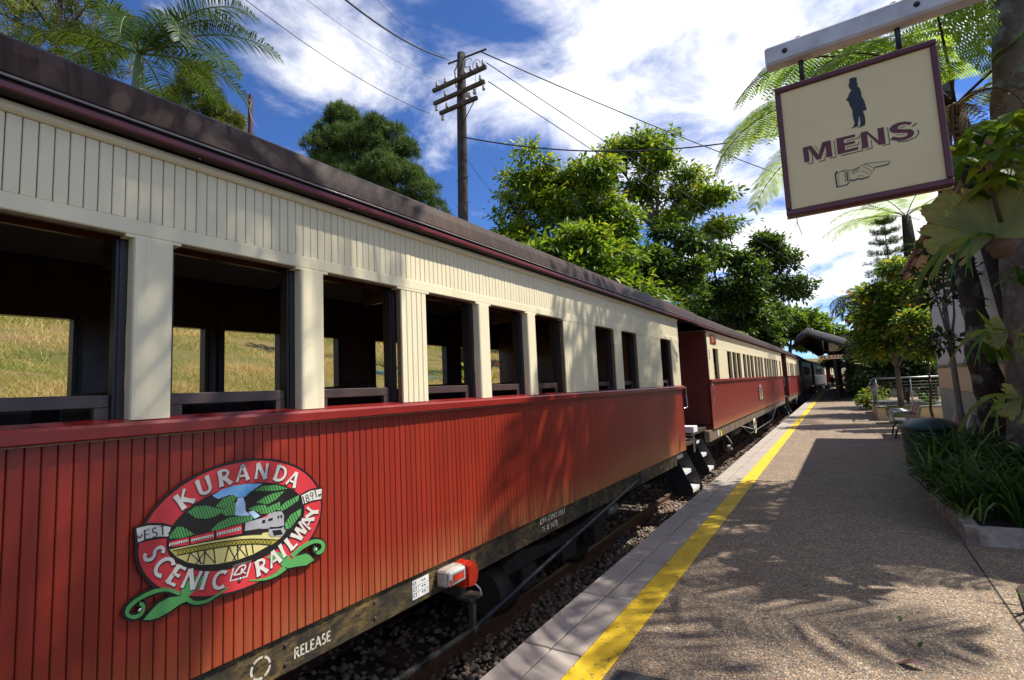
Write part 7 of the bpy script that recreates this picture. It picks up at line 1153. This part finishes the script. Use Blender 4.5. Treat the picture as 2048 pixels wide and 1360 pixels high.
# ---------------------------------------------------------------- bins, benches, deck, pot
K['bingreen'] = plain('bin_green', (.012, .05, .038), (.010, .038, .030), 5, .42); K['steel'] = plain('stainless_steel', (.40, .41, .43), rough=.34, metal=1.0); K['benchred'] = plain('bench_maroon_mesh', (.30, .10, .065), (.24, .08, .05), 90, .5)
def litter_bin(label, p, R_, H_):
    t = thing('litter_bin', label, 'bin', p, 0); prof = [(R_*.86, 0)]
    n = 17
    for k in range(n):
        z = H_*.04+H_*.74*k/n; q = R_*(.86+.10*k/n); prof += [(q, z), (q+.018, z+H_*.011), (q+.018, z+H_*.027), (q, z+H_*.037)]
    prof += [(R_*.97, H_*.80), (R_*.6, H_*.80)]; MB().lathe(prof, 36).build('ribbed_body', K['bingreen'], t)
    MB().lathe([(R_*.9, H_*.801), (R_*1.1, H_*.805), (R_*1.12, H_*.84), (R_*1.05, H_*.865), (R_*.62, H_*.985), (R_*.2, H_)], 8).build('lid', K['bingreen'], t)
    return t
bn = litter_bin('round ribbed dark green litter bin in front of the benches', (1.02, 10.75, 0), .37, .90)
for f in bn.children[1].data.polygons: f.use_smooth = False
litter_bin('small dark green bin far along beside the deck railing', (1.05, 31.2, 0), .34, 1.15)
def bench(label, p, rz):
    t = thing('bench', label, 'bench', p, rz, 'metal benches on the platform')      # faces -x, runs along y
    L = 1.5
    for k in range(2):
        y0 = k*L/2+.01; y1 = (k+1)*L/2-.01
        seat = [(-.02, .405), (.0, .435), (.05, .445), (.25, .425), (.42, .43), (.45, .45)]
        MB().sheet([[(x, y, z) for x, z in seat] for y in (y0, y1)], True).build('seat', K['steel'], t)
        back = [(.44, .47), (.50, .62), (.56, .80), (.575, .84)]
        MB().sheet([[(x, y, z) for x, z in back] for y in (y0+.03, y1-.03)], True).build('backrest', K['benchred'], t)
        rim = [(.55, .845), (.575, .885), (.62, .89), (.65, .86), (.655, .82)]
        MB().sheet([[(x, y, z) for x, z in rim] for y in (y0, y1)], True).build('top_rail', K['steel'], t)
        for y in (y0+.015, y1-.015): MB().tube([(.44, y, .46), (.50, y, .62), (.575, y, .85)], .016, 6).build('back_frame', K['offwhite'], t)
    for y in (.02, L/2, L-.02): MB().tube([(.48, y, .62), (.2, y, .66), (.05, y, .655), (.0, y, .60), (.02, y, .44)], .018, 8).build('armrest', K['steel'], t)
    for y in (.2, L-.2): MB().tube([(.02, y, .0), (.06, y, .2), (.22, y, .41)], .022, 8).tube([(.5, y, .0), (.42, y, .22), (.22, y, .41)], .022, 8).build('leg', K['iron'], t)
    return t
bench('metal bench with arms behind the bin, nearer the deck', (.86, 16.2, 0), .0); bench('metal bench half hidden right of the green bin', (1.22, 12.3, 0), .0)
K['deckcream'] = plain('deck_cream', (.62, .52, .32), (.55, .45, .27), 4, .6); K['deckboard'] = plain('deck_boards', (.17, .15, .13), (.12, .11, .095), 12, .7)
dk = thing('deck', 'raised cream timber deck with stainless wire railing', 'deck', (.78, 22.5, 0))
MB().box(0, 2.1, 0, .05, 0, .44).box(0, .05, .0505, 5.5, 0, .44).build('fascia', K['deckcream'], dk)
MB().box(.25, .62, -.004, .0, .17, .27).build('vent', K['jamb'], dk)
bmesh_ = MB().box(-.03, 2.13, -.055, .055, .4405, .485, .005).mesh('deck_board', K['deckboard'])
for i in range(46): link('deck_board', bmesh_, dk, (0, .02+.12*i, 0))
for x, y in ((.04, .04), (1.02, .04), (2.0, .04), (.04, 1.8), (.04, 3.6), (.04, 5.3)): MB().tube([(x, y, .485), (x, y, 1.45)], .025, 8).build('railing_post', K['steel'], dk)
MB().tube([(.04, 5.3, 1.47), (.04, .04, 1.47), (2.05, .04, 1.47)], .028, 8).build('handrail', K['steel'], dk)
for k in range(8):
    z = .58+.107*k; MB().tube([(.04, 5.3, z), (.04, .04, z), (2.05, .04, z)], .006, 5).build('railing_wire', K['chrome2'], dk)
pot = thing('planter_pot', 'olive green square planter pot beside the deck', 'pot', (1.42, 21.4, 0)); K['pot'] = plain('pot_olive', (.13, .17, .075), (.11, .14, .06), 5, .5)
MB().add([(-.36, -.36, 0), (.36, -.36, 0), (.36, .36, 0), (-.36, .36, 0), (-.46, -.46, .5), (.46, -.46, .5), (.46, .46, .5), (-.46, .46, .5)], [(0, 1, 5, 4), (1, 2, 6, 5), (2, 3, 7, 6), (3, 0, 4, 7), (0, 3, 2, 1)]).build('body', K['pot'], pot)
MB().box(-.48, .48, -.48, -.42, .5, .55).box(-.48, .48, .42, .48, .5, .55).box(-.48, -.42, -.4195, .4195, .5, .55).box(.42, .48, -.4195, .4195, .5, .55).build('rim', K['pot'], pot)
MB().box(-.42, .42, -.42, .42, .40, .46).build('soil', K['soil'], pot)
tree('potted_tree', 'leafy small tree with orange-tinged leaves growing in the olive pot', 'tree', (1.42, 21.4, .45), [(.82, 21.2, 2.3, .45), (1.2, 21.3, 2.7, .6), (1.8, 21.5, 2.6, .6), (.95, 21.5, 3.4, .5), (1.6, 21.6, 3.5, .65), (.75, 21.2, 3.8, .36), (1.3, 21.4, 4.2, .55), (1.9, 21.6, 4.4, .5), (.85, 21.4, 4.4, .34), (1.7, 21.6, 5.1, .45), (2.1, 21.3, 2.5, .42), (.75, 21.3, 2.9, .4)], 760, 9, .20, LM['shrub'], BK['grey'], .09, 65, fork=.3, young=.4, spread=.17)
tree('garden_shrub', 'dark shrub mass behind the deck railing', 'shrub', (2.0, 25.4, .1), [(1.5, 25.2, 1.6, .9), (2.3, 25.0, 1.4, .9), (1.9, 25.5, 2.6, 1.0), (1.2, 26.6, 2.6, 1.0)], 500, 10, .25, LM['dkshrub'], BK['dark'], .06, 66, spread=.3)
tree('garden_shrub', 'clipped dark hedge bush before the shelter entrance', 'shrub', (.75, 41, 0), [(.6, 40.6, .9, .75), (1.0, 41.4, 1.2, .9), (.7, 41.8, 1.6, .7), (1.3, 40.4, .8, .8), (1.5, 41.5, 2.0, .7)], 480, 11, .24, LM['dkshrub'], BK['dark'], .06, 67, spread=.28)
tree('garden_shrub', 'low shrub with orange flowers beside the far green bin', 'shrub', (.75, 29.2, 0), [(.75, 29.0, .4, .4), (.95, 29.6, .6, .45), (.8, 30.0, .35, .4)], 170, 9, .16, LM['shrub'], BK['dark'], .03, 68, spread=.15)
tree('garden_shrub', 'bright glossy shrub between the potted tree and the building corner', 'shrub', (2.05, 19.6, 0), [(1.95, 19.6, 2.2, .34), (2.1, 19.5, 2.7, .4), (1.9, 19.7, 3.2, .36)], 230, 9, .17, LM['shrub'], BK['dark'], .04, 72, spread=.15, young=.4)
strap_plant('spiky plant between deck railing and building wall', (2.35, 23.2, .4), 30, .75, 195, w=.05, group=None)
tree('garden_tree', 'mid-height tree between the deck and the far houses', 'tree', (3.0, 33, 0), [(2.7, 33.3, 5.4, 1.0), (2.6, 33, 3.4, 1.0), (3.3, 32.8, 4.4, 1.1), (3.4, 34, 6.4, 1.0)], 420, 10, .28, LM['rain'], BK['dark'], .13, 69, young=.35)
random.seed(8)
palm('distant_palm', 'distant arching palm above the shelter sign', (2.2, 72, 0), (2.2, 72, 10.0), .42, [(a, random.uniform(.2, 1.0), random.uniform(3.8, 4.8), random.uniform(2.0, 2.9)) for a in [2*pi*i/17 for i in range(17)]], LM['palmblue'], BK['dark'], None, 9, 1.1, 44, .09, hang=1.0)
pin = thing('norfolk_pine_sapling', 'young tiered conifer beside the fern trunk', 'tree', (1.95, 27.6, 0)); MB().tube([(0, 0, 0), (0, 0, 8.6)], [.09, .01], 8).build('trunk', BK['dark'], pin)
for k in range(9):
    z = 4.6+.45*k; bl = []
    for a in range(6):
        an = a*1.047+k*.5; L = 1.1*(1-(k/10.5))+.15; bl += [(cos(an)*L*q, sin(an)*L*q, z+.1*q, .07) for q in (.3, .55, .8, 1.0)]
        MB().tube([(0, 0, z-.03), (cos(an)*L, sin(an)*L, z+.1)], [.012, .004], 4).build('branch', BK['dark'], pin)
    V_, F_, T_ = needle_crown(bl, 110, 8, .17, .018, 500+k); link('branch_tier', npmesh('branch_tier', V_, F_, LM['pine'], T_), pin)

# ---------------------------------------------------------------- station building on the right
K['wallwhite'] = plain('building_white_boards', (.60, .59, .58), (.52, .51, .50), 4, .6); K['wallcream'] = plain('building_cream', (.62, .50, .33), (.55, .44, .28), 3, .65); K['wallgreen'] = plain('building_sage_base', (.30, .36, .30), (.25, .30, .25), 3, .7, bump=.15)
K['trimgreen'] = plain('building_green_trim', (.13, .19, .16), rough=.5); K['fasciabrown'] = plain('eave_fascia_brown', (.25, .13, .09), (.2, .1, .07), 5, .6); K['ironroof'] = plain('roof_iron_red', (.30, .09, .065), (.24, .07, .05), 3, .5); K['soffitc'] = plain('soffit_cream', (.58, .46, .30), rough=.65)
bl_ = thing('station_building', 'tall station building with white boarded wall on cream and sage base', 'building', (2.0, 12, 0))
MB().box(0, 6, -3.4, 5.6, 0, 1.2).build('base_wall', K['wallgreen'], bl_); MB().box(.02, 6, -3.38, 5.58, 1.2005, 1.73).build('cream_wall', K['wallcream'], bl_)
wb = MB().box(.05, 6, -3.35, 5.55, 1.7905, 4.2).build('upper_wall', K['wallcream'], bl_); MB().box(-.03, 6, -3.43, 5.63, 1.7305, 1.79).build('sill_band', K['trimgreen'], bl_)
wbm = MB().box(.02, .0495, -.062, .062, 1.791, 3.75, .006).mesh('wall_board', K['wallwhite'])
for i in range(66): link('wall_board', wbm, wb, (0, -3.27+.134*i, 0))
cbm = MB().box(-.004, .0195, -.13, .13, 1.22, 1.72, .004).mesh('wall_panel', K['wallcream'])
for i in range(31): link('wall_panel', cbm, bl_, (0, -3.2+.285*i, 0))
MB().box(-.01, .0195, -3.38, 5.58, 3.7505, 4.2).build('frieze', K['wallcream'], bl_)
rf = MB().prism([(-.4, 4.27), (-.4, 4.4), (-.36, 4.42), (2.9, 6.0), (6.2, 4.4), (6.2, 4.27)], 1, -4.0, 6.1).build('roof', K['ironroof'], bl_)
MB().box(-.43, -.402, -4.02, 6.12, 4.22, 4.41).build('fascia', K['fasciabrown'], rf); MB().box(-.39, 0, -3.9, 6.0, 4.245, 4.268).build('eave_soffit', K['soffitc'], rf)
MB().box(-.51, -.4305, -4.02, 6.12, 4.33, 4.42, .02).build('gutter', K['fasciabrown'], rf)
# far house with red roof
fb = thing('distant_house', 'distant cream house with pink-red tiled roof behind the trees', 'building', (1.2, 74, 0))
MB().box(0, 9, 0, 8, 0, 8.7).build('wall', K['deckcream'], fb); MB().box(-1.3, -.001, .5, 7, 0, 6.4).build('wing_wall', K['deckcream'], fb)
K['tile'] = plain('pink_roof_tiles', (.50, .20, .14), (.42, .16, .11), 8, .6)
MB().add([(-.8, -.8, 8.7), (9.8, -.8, 8.7), (9.8, 8.8, 8.7), (-.8, 8.8, 8.7), (4.5, 4, 11.4)], [(0, 1, 4), (1, 2, 4), (2, 3, 4), (3, 0, 4), (3, 2, 1, 0)]).build('roof', K['tile'], fb)
MB().box(-.85, 9.85, -.85, -.8005, 8.45, 8.72).box(-.85, -.8005, -.8, 8.8, 8.45, 8.72).build('fascia', K['fasciabrown'], fb)
MB().prism([(-2.2, 6.0), (-.002, 7.0), (-.002, 7.12), (-2.2, 6.12)], 1, .2, 7.4).build('wing_roof', K['tile'], fb)
for x in (1.2, 3.4, 5.6): MB().box(x, x+1.1, -.02, -.002, 5.8, 7.4).build('window', K['jamb'], fb)
fh = thing('red_roof_house', 'red-roofed verandah house glimpsed through the potted tree', 'building', (2.5, 47, 0))
MB().box(0, 8, 0, 9, 0, 5.2).build('wall', K['deckcream'], fh); MB().add([(-.6, -.8, 5.2), (8.6, -.8, 5.2), (8.6, 9.8, 5.2), (-.6, 9.8, 5.2), (4, 2.5, 8.2), (4, 6.5, 8.2)], [(0, 1, 4), (1, 2, 5, 4), (2, 3, 5), (3, 0, 4, 5), (3, 2, 1, 0)]).build('roof', K['tile'], fh)
for x in (.6, 2.2): MB().box(x, x+.9, -.02, -.002, 2.2, 3.8).build('window', K['jamb'], fh)

# ---------------------------------------------------------------- platform shelter with its sign
sh = thing('platform_shelter', 'dark platform shelter with grey curved-end roof over the track edge', 'shelter', (-.6, 40, 0)); K['shgrey'] = plain('shelter_roof_grey', (.075, .075, .08), (.055, .055, .06), 2, .85, spec=.15); K['shdark'] = plain('shelter_dark_timber', (.035, .03, .028), (.022, .02, .018), 4, .7)
def roofz(x): return float(np.interp(x, [-2.05, -1.45, 1.5, 3.6], [4.2, 4.6, 3.3, 2.9]))
xs_ = [-2.05, -1.75, -1.45, -.9, -.2, .6, 1.5, 2.5, 3.6]; m = MB(); rows = []
for d, hh in ((0, 0), (.12, .22), (.45, .38), (1.2, .46), (18, .46), (35.5, .46), (36, 0)): rows.append([(x, d, roofz(x)+hh*(.8 if x < -1.9 else 1)) for x in xs_])
m.sheet(rows, True); rf2 = m.build('roof', K['shgrey'], sh)
m = MB().sheet([[(x, d, roofz(x)-.03) for x in xs_] for d in (0.02, 35.9)]); m.build('ceiling_lining', K['shdark'], rf2)
MB().prism([(x, roofz(x)-.002) for x in xs_]+[(x, roofz(x)-.12) for x in xs_[::-1]], 1, -.03, .018).build('end_fascia', K['shdark'], rf2)
MB().prism([(-2.2, 4.05), (-2.06, 4.1), (-2.06, 4.5), (-2.2, 4.3)], 1, 0, 36).build('side_fascia', K['shdark'], rf2)
for i in range(13):
    y = .6+2.8*i; MB().prism([(x, roofz(x)-.035) for x in xs_]+[(x, roofz(x)-.2) for x in xs_[::-1]], 1, y, y+.08).build('rafter', K['shdark'], rf2)
for i in range(5):
    y = 2.0+8*i; MB().box(-.15, .05, y, y+.2, 0, 3.9, .01).tube([(-.05, y+.1, 2.9), (-1.2, y+.1, 4.25)], .05, 6).build('column', K['shdark'], sh)
MB().box(1.2, 1.4, 3, 36, 0, 3.1).build('back_wall', K['shdark'], sh)
MB().box(-.3, .3, 1.0, 1.3, 3.3, 3.9, .02).build('hanging_lamp', K['grey'], sh)
hb = thing('hanging_fern', 'dark hanging fern basket under the shelter', 'fern', (-.9, 44, 2.5)); V_, F_, T_ = crown([(0, 0, 0, .55), (.3, .8, -.1, .5)], 120, 12, .3, 71, spread=.2, aspect=.15); link('leaves', npmesh('leaves', V_, F_, LM['dkshrub'], T_), hb); MB().tube([(0, 0, .1), (0, 0, 1.5)], .01, 5).build('chain', K['wire'], hb)
ps = thing('platform_sign', 'long cream PLATFORM sign hanging below the shelter front', 'sign', (-1.44, 38, 2.68)); MB().box(0, 2.9, 0, .06, 0, .26, .004).build('board', K['signcream'], ps)
MB().box(0, 2.9, -.006, -.0005, .245, .262).box(0, 2.9, -.006, -.0005, -.002, .014).box(-.004, .012, -.006, -.0005, .0145, .2445).box(2.888, 2.904, -.006, -.0005, .0145, .2445).build('border', K['lettermaroon'], ps)
text_part('lettering', 'PLATFORM', .155, K['lettermaroon'], ps, (.12, -.001, .053), 'y', .24, 1.1, .13, 0, False, 1.72)
for x in (.3, 2.6): MB().tube([(x, .03, .25), (x, .5, 1.2), (x, 2.05, 1.25)], .014, 6).build('hanger', K['shdark'], ps)
# two waiting people, far off in the shade
def person(label, p, rz, shirt, trousers, H_):
    t = thing('person', label, 'person', p, rz, None); me = bpy.data.meshes.new('body'); k = H_/1.75
    J = [(0, 0, .95), (0, 0, 1.2), (0, 0, 1.42), (0, .01, 1.52), (0, .02, 1.64), (-.1, 0, .90), (-.11, .02, .5), (-.1, -.03, .08), (-.1, .1, .03), (.1, 0, .90), (.12, -.05, .5), (.11, -.1, .08), (.11, .03, .03), (-.19, 0, 1.40), (-.25, -.02, 1.12), (-.22, .08, .88), (.19, 0, 1.40), (.25, -.02, 1.12), (.20, .1, .90)]
    E_ = [(0, 1), (1, 2), (2, 3), (3, 4), (0, 5), (5, 6), (6, 7), (7, 8), (0, 9), (9, 10), (10, 11), (11, 12), (2, 13), (13, 14), (14, 15), (2, 16), (16, 17), (17, 18)]
    R_ = [.15, .145, .13, .06, .10, .10, .07, .045, .04, .10, .07, .045, .04, .065, .045, .035, .065, .045, .035]
    me.from_pydata([tuple(c*k for c in j) for j in J], E_, []); me.materials.append(trousers); o = link('body', me, t)
    md = o.modifiers.new('skin', 'SKIN'); sk = me.skin_vertices[0].data
    for i, q in enumerate(R_): sk[i].radius = (q*k, q*k*(.8 if i < 3 else 1)); sk[i].use_root = (i == 0)
    o.modifiers.new('sub', 'SUBSURF').levels = 1; o.modifiers['sub'].render_levels = 1
    MB().lathe([(.175*k, .92*k), (.18*k, 1.0*k), (.17*k, 1.2*k), (.185*k, 1.36*k), (.12*k, 1.46*k), (.05*k, 1.49*k)], 14).build('shirt', shirt, t)
    MB().lathe([(.0, 1.56*k), (.085*k, 1.60*k), (.105*k, 1.68*k), (.085*k, 1.75*k), (.0, 1.765*k)], 12).build('hair', K['jamb'], t); return t
K['cloth1'] = plain('dark_cloth', (.03, .03, .035), rough=.9); K['cloth2'] = plain('maroon_cloth', (.16, .03, .03), rough=.9); K['skin'] = plain('skin', (.42, .25, .17), rough=.6)
person('person in dark clothes standing on the right under the far shelter', (-1.0, 70, 0), .3, K['cloth1'], K['cloth1'], 1.78); person('person in a dark red top standing on the left under the far shelter', (-1.55, 72, 0), -.4, K['cloth2'], K['cloth1'], 1.7); person('person in dark clothes standing in the middle under the far shelter', (-1.2, 75, 0), 2.0, K['cloth1'], K['cloth1'], 1.74)
# litter leaves on the platform
lf = [(.147, 3.757, .13, 'brown', 'curled purple-brown dead leaf lying on the paving near the bottom edge'), (.22, 4.05, .05, 'strap', 'small green leaf scrap beside the dead leaf on the paving'), (.15, 4.42, .05, 'strap', 'tiny olive leaf on the paving in dappled shade')]
for i, (x, y, L, mm, lab) in enumerate(lf):
    m = MB(); n = 9; rows = []
    for k in range(n+1):
        q = k/n; w = L*.24*sin(pi*min(1, q*.96+.04))**.8; rows.append([(L*(q-.5), s*w, .006+abs(s)*w*.5+.012*sin(q*5+i)) for s in (-1, -.5, 0, .5, 1)])
    me = m.sheet(rows, True).mesh('fallen_leaf', plain('dead_leaf', (.20, .085, .075), (.14, .055, .05), 60, .7) if i == 0 else LM[mm])
    at_ = me.attributes.new('tint', 'FLOAT', 'POINT'); at_.data.foreach_set('value', np.full(len(me.vertices), .6, np.float32))
    tag(link('fallen_leaf', me, None, (x, y, .004), (0, 0, 2.9+i)), lab, 'leaf', 'fallen leaves on the paving')
